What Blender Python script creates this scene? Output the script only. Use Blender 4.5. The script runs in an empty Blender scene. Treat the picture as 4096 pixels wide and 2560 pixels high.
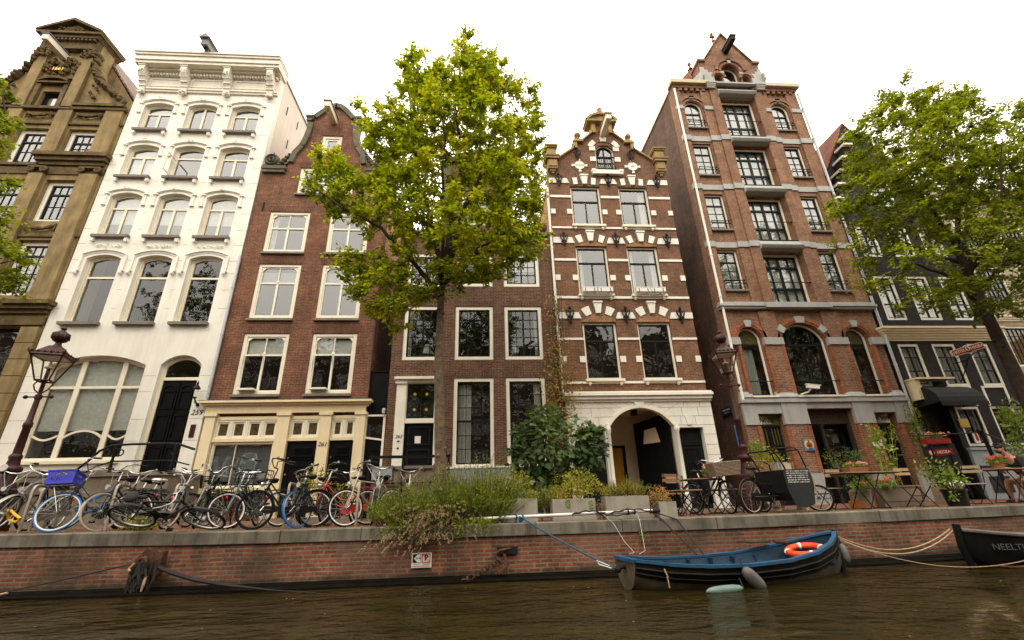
import bpy, math, random
from math import sin, cos, pi, radians as rad, sqrt, atan2, asin
from mathutils import Vector as V, Matrix, noise as mnoise
from mathutils.geometry import tessellate_polygon
S = bpy.context.scene
COL = S.collection
random.seed(7)
RND = random.Random(11)
ORG = {}

# ------------------------------------------------------------------ mesh builder
class MB:
    def __init__(s): s.v = []; s.f = []
    def quad(s, a, b, c, d):
        n = len(s.v); s.v += [a, b, c, d]; s.f.append((n, n+1, n+2, n+3)); return s
    def poly(s, pts):
        n = len(s.v); s.v += list(pts); s.f.append(tuple(range(n, n+len(pts)))); return s
    def box(s, x0, x1, y0, y1, z0, z1):
        n = len(s.v)
        s.v += [(x0,y0,z0),(x1,y0,z0),(x1,y1,z0),(x0,y1,z0),(x0,y0,z1),(x1,y0,z1),(x1,y1,z1),(x0,y1,z1)]
        for q in ((0,3,2,1),(4,5,6,7),(0,1,5,4),(1,2,6,5),(2,3,7,6),(3,0,4,7)): s.f.append(tuple(n+i for i in q))
        return s
    def hexa(s, p):                     # eight corners, bottom four then top four
        n = len(s.v); s.v += list(p)
        for q in ((0,3,2,1),(4,5,6,7),(0,1,5,4),(1,2,6,5),(2,3,7,6),(3,0,4,7)): s.f.append(tuple(n+i for i in q))
        return s
    def prism(s, pts, y0, y1):          # polygon in x,z pulled along y
        n = len(s.v); k = len(pts)
        s.v += [(x, y0, z) for x, z in pts] + [(x, y1, z) for x, z in pts]
        if k <= 4:
            s.f.append(tuple(range(n, n+k))); s.f.append(tuple(range(n+2*k-1, n+k-1, -1)))
        else:
            for t in tessellate_polygon([[V((x, z, 0)) for x, z in pts]]):
                s.f.append(tuple(n+i for i in t)); s.f.append(tuple(n+k+i for i in reversed(t)))
        for i in range(k):
            j = (i+1) % k; s.f.append((n+j, n+i, n+k+i, n+k+j))
        return s
    def prism_x(s, pts, x0, x1):        # polygon in y,z pulled along x
        n = len(s.v); k = len(pts)
        s.v += [(x0, y, z) for y, z in pts] + [(x1, y, z) for y, z in pts]
        for t in tessellate_polygon([[V((y, z, 0)) for y, z in pts]]):
            s.f.append(tuple(n+i for i in t)); s.f.append(tuple(n+k+i for i in reversed(t)))
        for i in range(k):
            j = (i+1) % k; s.f.append((n+j, n+i, n+k+i, n+k+j))
        return s
    def ring(s, outer, inner, y0, y1):
        n = len(s.v); k = len(outer)
        for y in (y0, y1):
            s.v += [(x, y, z) for x, z in outer] + [(x, y, z) for x, z in inner]
        for i in range(k):
            j = (i+1) % k
            s.f.append((n+i, n+j, n+k+j, n+k+i))
            s.f.append((n+2*k+j, n+2*k+i, n+3*k+i, n+3*k+j))
            s.f.append((n+j, n+i, n+2*k+i, n+2*k+j))
            s.f.append((n+k+i, n+k+j, n+3*k+j, n+3*k+i))
        return s
    def tube(s, pts, r, seg=6, cap=True):
        pts = [V(p) for p in pts]; k = len(pts)
        rs = r if isinstance(r, (list, tuple)) else [r]*k
        n0 = len(s.v); up = None
        for i, p in enumerate(pts):
            t = (pts[min(i+1, k-1)] - pts[max(i-1, 0)])
            if t.length < 1e-9: t = V((0,0,1))
            t.normalize()
            if up is None:
                up = V((0,0,1)) if abs(t.z) < .9 else V((1,0,0))
            a = t.cross(up)
            if a.length < 1e-6: a = t.cross(V((0,1,0)))
            a.normalize(); b = a.cross(t); up = b
            for j in range(seg):
                th = 2*pi*j/seg; q = p + (a*cos(th) + b*sin(th))*rs[i]; s.v.append(tuple(q))
        for i in range(k-1):
            for j in range(seg):
                a0 = n0+i*seg+j; a1 = n0+i*seg+(j+1) % seg
                s.f.append((a0, a1, a1+seg, a0+seg))
        if cap:
            s.f.append(tuple(n0+j for j in reversed(range(seg)))); s.f.append(tuple(n0+(k-1)*seg+j for j in range(seg)))
        return s
    def lathe(s, prof, c, seg=12, m=None):
        n0 = len(s.v); k = len(prof)
        for r, z in prof:
            for j in range(seg):
                th = 2*pi*j/seg; p = V((r*cos(th), r*sin(th), z))
                if m is not None: p = m @ p
                s.v.append((c[0]+p.x, c[1]+p.y, c[2]+p.z))
        for i in range(k-1):
            for j in range(seg):
                a0 = n0+i*seg+j; a1 = n0+i*seg+(j+1) % seg
                s.f.append((a0, a1, a1+seg, a0+seg))
        s.f.append(tuple(n0+j for j in reversed(range(seg)))); s.f.append(tuple(n0+(k-1)*seg+j for j in range(seg)))
        return s
    def sph(s, c, r, seg=8, rings=5, sc=(1,1,1)):
        n0 = len(s.v)
        for i in range(1, rings):
            ph = pi*i/rings
            for j in range(seg):
                th = 2*pi*j/seg
                s.v.append((c[0]+r*sc[0]*sin(ph)*cos(th), c[1]+r*sc[1]*sin(ph)*sin(th), c[2]+r*sc[2]*cos(ph)))
        t = len(s.v); s.v += [(c[0], c[1], c[2]+r*sc[2]), (c[0], c[1], c[2]-r*sc[2])]
        for i in range(rings-2):
            for j in range(seg):
                a0 = n0+i*seg+j; a1 = n0+i*seg+(j+1) % seg
                s.f.append((a0, a0+seg, a1+seg, a1))
        for j in range(seg):
            s.f.append((t, n0+j, n0+(j+1) % seg))
            b = n0+(rings-2)*seg; s.f.append((t+1, b+(j+1) % seg, b+j))
        return s
    def torus(s, c, R, r, axis=(0,1,0), seg=28, rs=6, m=None, flat=1.0):
        ax = V(axis).normalized(); a = ax.orthogonal().normalized(); b = ax.cross(a)
        n0 = len(s.v)
        for i in range(seg):
            th = 2*pi*i/seg; d = a*cos(th)+b*sin(th)
            for j in range(rs):
                ph = 2*pi*j/rs; p = V(c) + d*(R+r*cos(ph)) + ax*(r*flat*sin(ph))
                s.v.append(tuple(p))
        for i in range(seg):
            for j in range(rs):
                i2 = (i+1) % seg; j2 = (j+1) % rs
                s.f.append((n0+i*rs+j, n0+i2*rs+j, n0+i2*rs+j2, n0+i*rs+j2))
        return s
    def xf(s, m):
        s.v = [tuple(m @ V(p)) for p in s.v]; return s
    def add(s, o, m=None):
        n = len(s.v); s.v += [tuple(m @ V(p)) for p in o.v] if m is not None else list(o.v)
        s.f += [tuple(n+i for i in f) for f in o.f]; return s
    def mesh(s, name, mat, smooth=False):
        me = bpy.data.meshes.new(name); me.from_pydata([tuple(p) for p in s.v], [], s.f)
        me.materials.append(mat)
        if smooth:
            me.shade_smooth()
            if smooth != 2: me.set_sharp_from_angle(angle=.7)
        me.update(); return me

def tag(o, label=None, cat=None, group=None, kind=None):
    if label: o['label'] = label
    if cat: o['category'] = cat
    if group: o['group'] = group
    if kind: o['kind'] = kind
    return o
def thing(name, label, cat, loc=(0,0,0), group=None, rot=(0,0,0)):
    o = bpy.data.objects.new(name, None); COL.objects.link(o); o.location = loc; o.rotation_euler = rot
    o.empty_display_size = .2; ORG[o.name] = V(loc); return tag(o, label, cat, group)
def part(name, mb, mat, parent=None, smooth=False, local=False, label=None, kind=None):
    """link a mesh; mesh data is in world coordinates unless local"""
    me = mb if isinstance(mb, bpy.types.Mesh) else mb.mesh(name, mat, smooth)
    o = bpy.data.objects.new(name, me); COL.objects.link(o)
    if parent is not None:
        o.parent = parent
        if not local: o.location = -ORG.get(parent.name, V((0,0,0)))
    ORG[o.name] = V((0,0,0))
    if label: o['label'] = label
    if kind: o['kind'] = kind
    return o
def single(name, mb, mat, label, cat, group=None, smooth=False, kind=None):
    return tag(part(name, mb, mat, None, smooth), label, cat, group, kind)
def struct(name, mb, mat, smooth=False): return tag(part(name, mb, mat, None, smooth), kind='structure')
def copy_tree(o, parent=None):
    c = o.copy(); COL.objects.link(c)
    if parent is not None: c.parent = parent
    ORG[c.name] = ORG.get(o.name, V((0,0,0))).copy()
    for ch in list(o.children): copy_tree(ch, c)
    return c
def textmesh(body, size, mat, ext=.004, shear=0.0, align='CENTER', name='lettering', bold=0.0):
    cu = bpy.data.curves.new('lettering', 'FONT'); cu.body = body; cu.size = size; cu.extrude = ext; cu.shear = shear
    cu.align_x = align; cu.align_y = 'CENTER'; cu.resolution_u = 3; cu.offset = bold
    ob = bpy.data.objects.new('lettering', cu); COL.objects.link(ob)
    dg = bpy.context.evaluated_depsgraph_get(); dg.update()
    me = bpy.data.meshes.new_from_object(ob.evaluated_get(dg)); bpy.data.objects.remove(ob); bpy.data.curves.remove(cu)
    me.materials.clear(); me.materials.append(mat); return me
def text(body, size, mat, m, parent, name='lettering', local=False, **k):
    """m maps text plane (x right, y up, z out) to the world"""
    me = textmesh(body, size, mat, **k); me.transform(m)
    return part(name, me, mat, parent, local=local)
def facing(x, y, z, rz=0.0, roll=0.0): # text upright facing -Y
    return Matrix.Translation((x, y, z)) @ Matrix.Rotation(rz, 4, 'Z') @ Matrix.Rotation(pi/2, 4, 'X') @ Matrix.Rotation(roll, 4, 'Z')

# ------------------------------------------------------------------ materials
def newmat(name):
    m = bpy.data.materials.new(name); m.use_nodes = True; nt = m.node_tree; nt.nodes.clear()
    return m, nt, nt.nodes.new('ShaderNodeOutputMaterial')
def nd(nt, t, **k):
    n = nt.nodes.new(t)
    for a, b in k.items():
        if a.startswith('i_'): n.inputs[int(a[2:])].default_value = b
        else: setattr(n, a, b)
    return n
def c4(c): return (c[0], c[1], c[2], 1)
def hexc(h):
    f = lambda v: v/12.92 if v <= .04045 else ((v+.055)/1.055)**2.4
    return tuple(f(int(h[i:i+2], 16)/255) for i in (0, 2, 4))
def mixc(nt, fac, a, b, mode='MIX'):
    n = nd(nt, 'ShaderNodeMix', data_type='RGBA', blend_type=mode)
    for sock, val in ((0, fac), (6, a), (7, b)):
        if hasattr(val, 'links'): nt.links.new(val, n.inputs[sock])
        elif isinstance(val, (int, float)): n.inputs[sock].default_value = val
        else: n.inputs[sock].default_value = c4(val)
    return n.outputs[2]
def ramp(nt, fac, stops):
    n = nd(nt, 'ShaderNodeValToRGB'); e = n.color_ramp.elements
    while len(e) < len(stops): e.new(.5)
    for i, (p, c) in enumerate(stops): e[i].position = p; e[i].color = c4(c) if not isinstance(c, (int, float)) else (c, c, c, 1)
    nt.links.new(fac, n.inputs[0]); return n.outputs[0]
def pnoise(nt, scale, detail=4, vec=None, rough=.6, mapping=None):
    n = nd(nt, 'ShaderNodeTexNoise'); n.inputs['Scale'].default_value = scale; n.inputs['Detail'].default_value = detail; n.inputs['Roughness'].default_value = rough
    if vec is None:
        tc = nd(nt, 'ShaderNodeTexCoord'); vec = tc.outputs['Object']
    if mapping:
        mp = nd(nt, 'ShaderNodeMapping'); mp.inputs['Scale'].default_value = mapping; nt.links.new(vec, mp.inputs[0]); vec = mp.outputs[0]
    nt.links.new(vec, n.inputs['Vector']); return n.outputs[0]
def pm(name, col, rough=.6, metal=0.0, var=.18, scale=4.0, bump=0.0, bscale=40.0, dirt=None, dirt_amt=.5, spec=.3, streak=False, coat=0.0):
    """a painted / stone / metal surface with uneven tone"""
    m, nt, out = newmat(name)
    p = nd(nt, 'ShaderNodeBsdfPrincipled'); p.inputs['Roughness'].default_value = rough; p.inputs['Metallic'].default_value = metal
    p.inputs['Specular IOR Level'].default_value = spec; p.inputs['Coat Weight'].default_value = coat
    n = pnoise(nt, scale, 5)
    lo = tuple(c*(1-var) for c in col); hi = tuple(min(1, c*(1+var)) for c in col)
    c = ramp(nt, n, [(.3, lo), (.7, hi)])
    if dirt:
        d = pnoise(nt, 1.3, 6, mapping=((3, 3, .35) if streak else None), rough=.7)
        f = ramp(nt, d, [(.45, 0.0), (.75, dirt_amt)])
        c = mixc(nt, f, c, dirt)
    nt.links.new(c, p.inputs['Base Color'])
    if bump:
        b = nd(nt, 'ShaderNodeBump'); b.inputs['Strength'].default_value = bump; b.inputs['Distance'].default_value = .01
        nt.links.new(pnoise(nt, bscale, 4), b.inputs['Height']); nt.links.new(b.outputs[0], p.inputs['Normal'])
    nt.links.new(p.outputs[0], out.inputs[0]); return m
def brick(name, c1, c2, mortar, w=.215, h=.0625, ms=.011, stain=(.02,.015,.01), stain_amt=.45, vertical=False, light=None, light_amt=.0, msm=.2, bump=.5, streak=True, rough=.85, algae=None):
    m, nt, out = newmat(name)
    p = nd(nt, 'ShaderNodeBsdfPrincipled'); p.inputs['Roughness'].default_value = rough; p.inputs['Specular IOR Level'].default_value = .25
    tc = nd(nt, 'ShaderNodeTexCoord'); sx = nd(nt, 'ShaderNodeSeparateXYZ'); nt.links.new(tc.outputs['Object'], sx.inputs[0])
    ad = nd(nt, 'ShaderNodeMath', operation='ADD'); nt.links.new(sx.outputs[0], ad.inputs[0]); nt.links.new(sx.outputs[1], ad.inputs[1])
    cb = nd(nt, 'ShaderNodeCombineXYZ')
    if vertical: nt.links.new(ad.outputs[0], cb.inputs[1]); nt.links.new(sx.outputs[2], cb.inputs[0])
    else: nt.links.new(ad.outputs[0], cb.inputs[0]); nt.links.new(sx.outputs[2], cb.inputs[1])
    # a little wander so that courses are not ruled lines
    wn = nd(nt, 'ShaderNodeTexNoise'); wn.inputs['Scale'].default_value = 1.7; nt.links.new(tc.outputs['Object'], wn.inputs['Vector'])
    vm = nd(nt, 'ShaderNodeVectorMath', operation='MULTIPLY_ADD'); nt.links.new(wn.outputs[1], vm.inputs[0]); vm.inputs[1].default_value = (.02, .03, 0)
    nt.links.new(cb.outputs[0], vm.inputs[2])
    b = nd(nt, 'ShaderNodeTexBrick'); nt.links.new(vm.outputs[0], b.inputs['Vector'])
    b.inputs['Scale'].default_value = 1; b.inputs['Brick Width'].default_value = w; b.inputs['Row Height'].default_value = h
    b.inputs['Mortar Size'].default_value = ms; b.inputs['Mortar Smooth'].default_value = msm; b.inputs['Bias'].default_value = -.1
    b.inputs['Color1'].default_value = c4(c1); b.inputs['Color2'].default_value = c4(c2); b.inputs['Mortar'].default_value = c4(mortar)
    n1 = pnoise(nt, .9, 6, rough=.65); c = b.outputs[0]
    fine = pnoise(nt, 9, 3)
    c = mixc(nt, 1.0, c, ramp(nt, fine, [(.3, (.72,.72,.72)), (.7, (1.22,1.2,1.18))]), 'MULTIPLY')
    c = mixc(nt, 1.0, c, ramp(nt, pnoise(nt, 2.3, 4), [(.32, (.80,.78,.76)), (.68, (1.18,1.17,1.16))]), 'MULTIPLY')
    c = mixc(nt, ramp(nt, n1, [(.42, 0.0), (.72, stain_amt)]), c, stain)
    if streak:
        n3 = pnoise(nt, 1.6, 5, mapping=(2.2, 2.2, .22)); c = mixc(nt, ramp(nt, n3, [(.5, 0.0), (.78, stain_amt*.8)]), c, stain)
    if light:
        n2 = pnoise(nt, .55, 4); c = mixc(nt, ramp(nt, n2, [(.5, 0.0), (.75, light_amt)]), c, light)
    if algae is not None:     # weed growing up from the water line in uneven tongues
        an = pnoise(nt, 1.4, 6, mapping=(1, 1, .5)); am = nd(nt, 'ShaderNodeMath', operation='MULTIPLY_ADD'); am.inputs[1].default_value = .55; am.inputs[2].default_value = algae-.27; nt.links.new(an, am.inputs[0])
        sb = nd(nt, 'ShaderNodeMath', operation='SUBTRACT'); nt.links.new(am.outputs[0], sb.inputs[0]); nt.links.new(sx.outputs[2], sb.inputs[1])
        mr = nd(nt, 'ShaderNodeMath', operation='MULTIPLY', use_clamp=True); mr.inputs[1].default_value = 9; nt.links.new(sb.outputs[0], mr.inputs[0])
        m2 = nd(nt, 'ShaderNodeMath', operation='MULTIPLY'); m2.inputs[1].default_value = .8; nt.links.new(mr.outputs[0], m2.inputs[0]); c = mixc(nt, m2.outputs[0], c, (.022, .022, .011))
    nt.links.new(c, p.inputs['Base Color'])
    if bump:
        bp = nd(nt, 'ShaderNodeBump'); bp.inputs['Strength'].default_value = bump; bp.inputs['Distance'].default_value = .008; bp.invert = True
        nt.links.new(b.outputs['Fac'], bp.inputs['Height']); nt.links.new(bp.outputs[0], p.inputs['Normal'])
    nt.links.new(p.outputs[0], out.inputs[0]); return m
def glassmat(name, refl=2.3, base=.015, tint=(.75,.78,.76), wav=.06):
    m, nt, out = newmat(name)
    fr = nd(nt, 'ShaderNodeFresnel'); ge = nd(nt, 'ShaderNodeNewGeometry'); io = nd(nt, 'ShaderNodeMath', operation='MULTIPLY_ADD'); io.inputs[1].default_value = 1/1.5-1.5; io.inputs[2].default_value = 1.5
    nt.links.new(ge.outputs['Backfacing'], io.inputs[0]); nt.links.new(io.outputs[0], fr.inputs[0])
    ma = nd(nt, 'ShaderNodeMath', operation='MULTIPLY_ADD', use_clamp=True); ma.inputs[1].default_value = refl; ma.inputs[2].default_value = base
    nt.links.new(fr.outputs[0], ma.inputs[0])
    gl = nd(nt, 'ShaderNodeBsdfGlossy'); gl.inputs['Roughness'].default_value = .015; gl.inputs['Color'].default_value = (.92,.93,.95,1)
    bp = nd(nt, 'ShaderNodeBump'); bp.inputs['Strength'].default_value = wav; bp.inputs['Distance'].default_value = .05
    nt.links.new(pnoise(nt, 1.6, 2), bp.inputs['Height']); nt.links.new(bp.outputs[0], gl.inputs['Normal'])
    tr = nd(nt, 'ShaderNodeBsdfTransparent'); tr.inputs[0].default_value = c4(tint)
    mx = nd(nt, 'ShaderNodeMixShader'); nt.links.new(ma.outputs[0], mx.inputs[0]); nt.links.new(tr.outputs[0], mx.inputs[1]); nt.links.new(gl.outputs[0], mx.inputs[2])
    nt.links.new(mx.outputs[0], out.inputs[0]); return m
def leafmat(name, cols, trans=.45, scale=.7, gloss=.25):
    """cols: dark to light natural leaf tones, chosen leaf by leaf and spray by spray"""
    m, nt, out = newmat(name)
    g = nd(nt, 'ShaderNodeNewGeometry'); n = pnoise(nt, scale, 3)
    mm = nd(nt, 'ShaderNodeMath', operation='MULTIPLY_ADD'); mm.inputs[1].default_value = .42; nt.links.new(g.outputs['Random Per Island'], mm.inputs[0])
    m2 = nd(nt, 'ShaderNodeMath', operation='MULTIPLY_ADD'); m2.inputs[1].default_value = .95; m2.inputs[2].default_value = -.19; nt.links.new(n, m2.inputs[0]); nt.links.new(m2.outputs[0], mm.inputs[2])
    k = len(cols); c = ramp(nt, mm.outputs[0], [(.12+.76*i/(k-1), c) for i, c in enumerate(cols)])
    d = nd(nt, 'ShaderNodeBsdfPrincipled'); d.inputs['Roughness'].default_value = .55; d.inputs['Specular IOR Level'].default_value = gloss
    t = nd(nt, 'ShaderNodeBsdfTranslucent'); nt.links.new(c, d.inputs['Base Color'])
    ct = mixc(nt, 1.0, c, (1.25, 1.32, .6), 'MULTIPLY'); nt.links.new(ct, t.inputs[0])
    mx = nd(nt, 'ShaderNodeMixShader'); mx.inputs[0].default_value = trans
    nt.links.new(d.outputs[0], mx.inputs[1]); nt.links.new(t.outputs[0], mx.inputs[2]); nt.links.new(mx.outputs[0], out.inputs[0]); return m
# ------------------------------------------------------------------ palette
M = {}
def mk():
    L = M
    L['white'] = pm('white_paint', (.78,.755,.685), .6, var=.05, scale=1.2, dirt=(.42,.37,.28), dirt_amt=.3, streak=True)
    L['whitebright'] = pm('white_wood_paint', (.80,.765,.66), .45, var=.05, scale=3, dirt=(.4,.33,.22), dirt_amt=.25)
    L['cream'] = pm('cream_paint', (.74,.62,.40), .5, var=.05, scale=2, dirt=(.4,.3,.15), dirt_amt=.25, streak=True)
    L['creamlight'] = pm('pale_cream_paint', (.80,.735,.585), .5, var=.05, scale=2, dirt=(.4,.3,.15), dirt_amt=.2)
    L['stucco'] = pm('cornice_stucco', (.79,.745,.645), .6, var=.05, scale=3, dirt=(.42,.36,.25), dirt_amt=.3, streak=True)
    L['gutterpaint'] = pm('gutter_paint', (.50,.42,.27), .6, var=.1, scale=3)
    L['ochrewall'] = pm('dull_ochre_plaster', (.40,.33,.21), .85, var=.15, scale=1.5, dirt=(.2,.16,.1), dirt_amt=.4, streak=True)
    L['joint'] = pm('plaster_joint', (.36,.33,.27), .8)
    L['sill'] = pm('bluestone_sill', (.17,.15,.13), .7, var=.25, scale=6, dirt=(.30,.27,.2), dirt_amt=.4)
    L['sandstone'] = pm('weathered_sandstone', (.25,.178,.080), .85, var=.32, scale=1.4, bump=.5, bscale=25, dirt=(.06,.042,.017), dirt_amt=.7, streak=True)
    L['sanddark'] = pm('sooty_carved_sandstone', (.12,.082,.034), .9, var=.4, scale=5, bump=.8, bscale=30, dirt=(.025,.018,.01), dirt_amt=.8)
    L['stonegold'] = pm('ochre_stone', (.33,.23,.10), .85, var=.25, scale=4, bump=.4, dirt=(.06,.05,.03), dirt_amt=.7)
    L['greystone'] = pm('grey_coping_stone', (.13,.115,.085), .85, var=.3, scale=5, bump=.5, dirt=(.04,.035,.025), dirt_amt=.7)
    L['greypaint'] = pm('grey_band_paint', (.36,.36,.345), .6, var=.08, scale=2, dirt=(.16,.16,.15), dirt_amt=.4, streak=True)
    L['dado'] = pm('pale_grey_dado_paint', (.27,.30,.32), .6, var=.08, scale=2, dirt=(.16,.15,.13), dirt_amt=.4)
    L['darkgreen'] = pm('black_green_sash_paint', (.009,.012,.013), .4, var=.3, spec=.15)
    L['blackpaint'] = pm('black_gloss_paint', (.005,.005,.0055), .35, var=.3, spec=.12)
    L['iron'] = pm('black_iron', (.009,.0085,.0085), .5, var=.3, spec=.15)
    L['bronze'] = pm('oxblood_lamp_paint', (.036,.0095,.0075), .45, var=.25, scale=12, spec=.25)
    L['b3'] = brick('red_brown_brick', (.225,.068,.031), (.115,.037,.020), (.22,.15,.10), ms=.012, stain=(.035,.016,.01), stain_amt=.5, light=(.20,.08,.05), light_amt=.25)
    L['b3v'] = brick('soldier_brick', (.17,.05,.026), (.085,.028,.018), (.20,.13,.09), w=.21, h=.0625, vertical=True, stain_amt=.5)
    L['b4'] = brick('dark_brown_brick', (.165,.060,.031), (.076,.030,.019), (.20,.155,.11), ms=.010, stain=(.025,.014,.01), stain_amt=.45)
    L['b4v'] = brick('dark_soldier_brick', (.13,.042,.026), (.075,.028,.02), (.19,.14,.1), vertical=True, stain_amt=.4)
    L['b5'] = brick('warm_brown_brick', (.225,.084,.039), (.118,.046,.026), (.21,.16,.11), ms=.011, stain=(.05,.028,.018), stain_amt=.4, light=(.29,.115,.055), light_amt=.4)
    L['b5v'] = brick('voussoir_brick', (.19,.085,.045), (.11,.05,.03), (.25,.2,.14), vertical=True, stain_amt=.35)
    L['b5tile'] = brick('terracotta_infill', (.42,.13,.055), (.17,.085,.045), (.35,.27,.16), w=.12, h=.08, ms=.014, stain_amt=.3)
    L['b6'] = brick('russet_brick', (.275,.108,.054), (.15,.063,.036), (.31,.23,.16), ms=.012, stain=(.06,.032,.02), stain_amt=.4, light=(.27,.12,.07), light_amt=.35)
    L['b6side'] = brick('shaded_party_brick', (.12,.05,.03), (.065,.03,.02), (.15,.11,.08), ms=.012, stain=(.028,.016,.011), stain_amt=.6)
    L['b6orange'] = brick('orange_trim_brick', (.37,.092,.036), (.20,.058,.028), (.30,.17,.1), ms=.011, stain=(.09,.03,.02), stain_amt=.4)
    L['b7'] = brick('black_painted_brick', (.020,.018,.019), (.013,.012,.013), (.028,.025,.025), stain=(.008,.008,.008), stain_amt=.4)
    L['bq'] = brick('quay_brick', (.27,.078,.043), (.105,.036,.026), (.21,.15,.10), w=.23, h=.068, ms=.015, stain=(.045,.034,.021), stain_amt=.85, light=(.24,.135,.105), light_amt=.5, bump=.9, algae=-1.06)
    L['salmon'] = pm('salmon_plaster', (.50,.25,.16), .9, var=.15, scale=2, dirt=(.25,.14,.09), dirt_amt=.5, streak=True)
    L['whitewall'] = pm('pale_party_plaster', (.66,.60,.52), .85, var=.06, scale=1, dirt=(.42,.36,.29), dirt_amt=.35, streak=True)
    L['tile'] = brick('red_pantile', (.30,.095,.04), (.19,.06,.03), (.05,.02,.012), w=.24, h=.26, ms=.03, stain=(.08,.03,.02), stain_amt=.5)
    L['tilegrey'] = brick('mauve_pantile', (.28,.19,.16), (.2,.13,.11), (.07,.05,.04), w=.24, h=.26, ms=.035, stain=(.12,.08,.07), stain_amt=.4)
    L['lead'] = pm('lead_flashing', (.16,.16,.17), .5, var=.15)
    L['glass'] = glassmat('window_glass', 2.6, .06)
    L['glasslow'] = glassmat('old_window_glass', 1.5, .02, wav=.2)
    L['lampglass'] = glassmat('lamp_glass', .8, .02, tint=(.95,.94,.9))
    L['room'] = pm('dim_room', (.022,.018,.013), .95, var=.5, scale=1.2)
    L['curtain'] = pm('net_curtain', (.62,.61,.57), .9, var=.12, scale=7)
    L['blind'] = pm('roller_blind', (.33,.34,.31), .9, var=.08, scale=3)
    L['slat'] = pm('venetian_slats', (.36,.39,.42), .5, var=.15)
    L['pavers'] = brick('clay_pavers', (.20,.085,.05), (.125,.055,.035), (.10,.07,.05), w=.2, h=.065, ms=.008, stain=(.07,.045,.03), stain_amt=.5, streak=False)
    L['cap'] = pm('quay_capstone', (.145,.127,.10), .8, var=.4, scale=2.2, bump=.5, bscale=20, dirt=(.03,.025,.017), dirt_amt=.95, streak=True)
    L['wetwood'] = pm('wet_timber', (.0055,.0045,.0035), .8, var=.5, spec=.03)
    L['stonestep'] = pm('stoop_stone', (.205,.165,.118), .8, var=.2, scale=3, bump=.4, dirt=(.08,.065,.045), dirt_amt=.6, streak=True)
    L['concrete'] = pm('concrete_planter', (.30,.275,.225), .85, var=.16, scale=4, bump=.4, dirt=(.13,.11,.07), dirt_amt=.7, streak=True)
    L['chrome'] = pm('bright_chrome', (.40,.40,.385), .25, 1.0, var=.15)
    L['alloy'] = pm('dull_alloy', (.30,.30,.29), .42, .9, var=.2)
    L['steel'] = pm('weathered_steel_tube', (.34,.30,.25), .45, .6, var=.25, scale=9)
    L['rubber'] = pm('black_rubber', (.011,.010,.0095), .8, var=.3, spec=.12)
    L['rubberblue'] = pm('blue_rubber', (.02,.155,.43), .65, var=.18)
    L['rubbercream'] = pm('cream_rubber', (.47,.38,.30), .75, var=.15)
    L['rubberwhite'] = pm('white_rubber', (.70,.67,.66), .65, var=.1)
    L['black'] = pm('black_lacquer', (.009,.0085,.009), .35, var=.3, spec=.25)
    L['redpaint'] = pm('red_lacquer', (.47,.022,.02), .3, var=.15, coat=.5)
    L['silverpaint'] = pm('silver_lacquer', (.28,.285,.265), .35, .5, var=.1)
    L['champagne'] = pm('champagne_lacquer', (.36,.31,.24), .38, .5, var=.1)
    L['navy'] = pm('navy_lacquer', (.015,.022,.045), .3, var=.2, coat=.4)
    L['teal'] = pm('grey_teal_lacquer', (.09,.14,.14), .35, .3, var=.15)
    L['saddle'] = pm('black_saddle_vinyl', (.014,.012,.011), .6, var=.3, spec=.2)
    L['crate'] = pm('blue_crate_plastic', (.030,.035,.36), .4, var=.12)
    L['yellow'] = pm('yellow_chain_sleeve', (.70,.36,.01), .6, var=.15)
    L['lockblue'] = pm('blue_chain_sleeve', (.025,.14,.36), .6, var=.15)
    L['redlens'] = pm('red_reflector', (.65,.015,.01), .25, coat=.5)
    L['lamp'] = pm('lamp_lens', (.75,.75,.72), .15, .5)
    L['wicker'] = pm('grey_wicker', (.20,.145,.10), .85, var=.35, scale=30, bump=1, bscale=60)
    L['slatwood'] = pm('varnished_slats', (.30,.175,.09), .45, var=.25, scale=9)
    L['palewood'] = pm('pale_weathered_wood', (.44,.33,.22), .7, var=.22, scale=8)
    L['bark'] = pm('elm_bark', (.135,.097,.06), .95, var=.45, scale=9, bump=1.2, bscale=28, dirt=(.03,.024,.016), dirt_amt=.8)
    L['barkdark'] = pm('dark_bark', (.038,.026,.018), .95, var=.4, scale=9, bump=1, bscale=26)
    L['twig'] = pm('woody_stems', (.09,.06,.035), .9, var=.3)
    L['leafA'] = leafmat('elm_leaf', [(.045,.08,.006), (.125,.175,.009), (.255,.285,.014), (.43,.40,.022), (.60,.46,.045)], .46)
    L['leafB'] = leafmat('linden_leaf', [(.045,.062,.007), (.115,.145,.010), (.22,.24,.016), (.38,.36,.035)], .48)
    L['leafdark'] = leafmat('fig_leaf', [(.022,.046,.014), (.045,.082,.022), (.085,.14,.034), (.15,.215,.05)], .3, gloss=.4)
    L['leaflav'] = leafmat('lavender_leaf', [(.045,.075,.009), (.12,.165,.014), (.24,.29,.024), (.42,.44,.05)], .42, scale=2.5)
    L['flowerlav'] = leafmat('faded_lavender_spike', [(.20,.13,.07), (.33,.235,.14), (.44,.33,.22)], .3, scale=2)
    L['leafyel'] = leafmat('variegated_leaf', [(.08,.11,.012), (.19,.20,.02), (.36,.32,.04), (.52,.42,.08)], .4, scale=3)
    L['leafdry'] = leafmat('dry_leaf', [(.20,.13,.04), (.38,.23,.07), (.50,.30,.12)], .3, scale=3)
    L['leafbright'] = leafmat('glossy_leaf', [(.05,.085,.012), (.12,.18,.018), (.22,.29,.03), (.30,.36,.05)], .4, scale=2, gloss=.6)
    L['petal'] = leafmat('geranium_petal', [(.60,.02,.02), (.70,.05,.06), (.75,.25,.26), (.8,.5,.47)], .3, scale=6)
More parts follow.
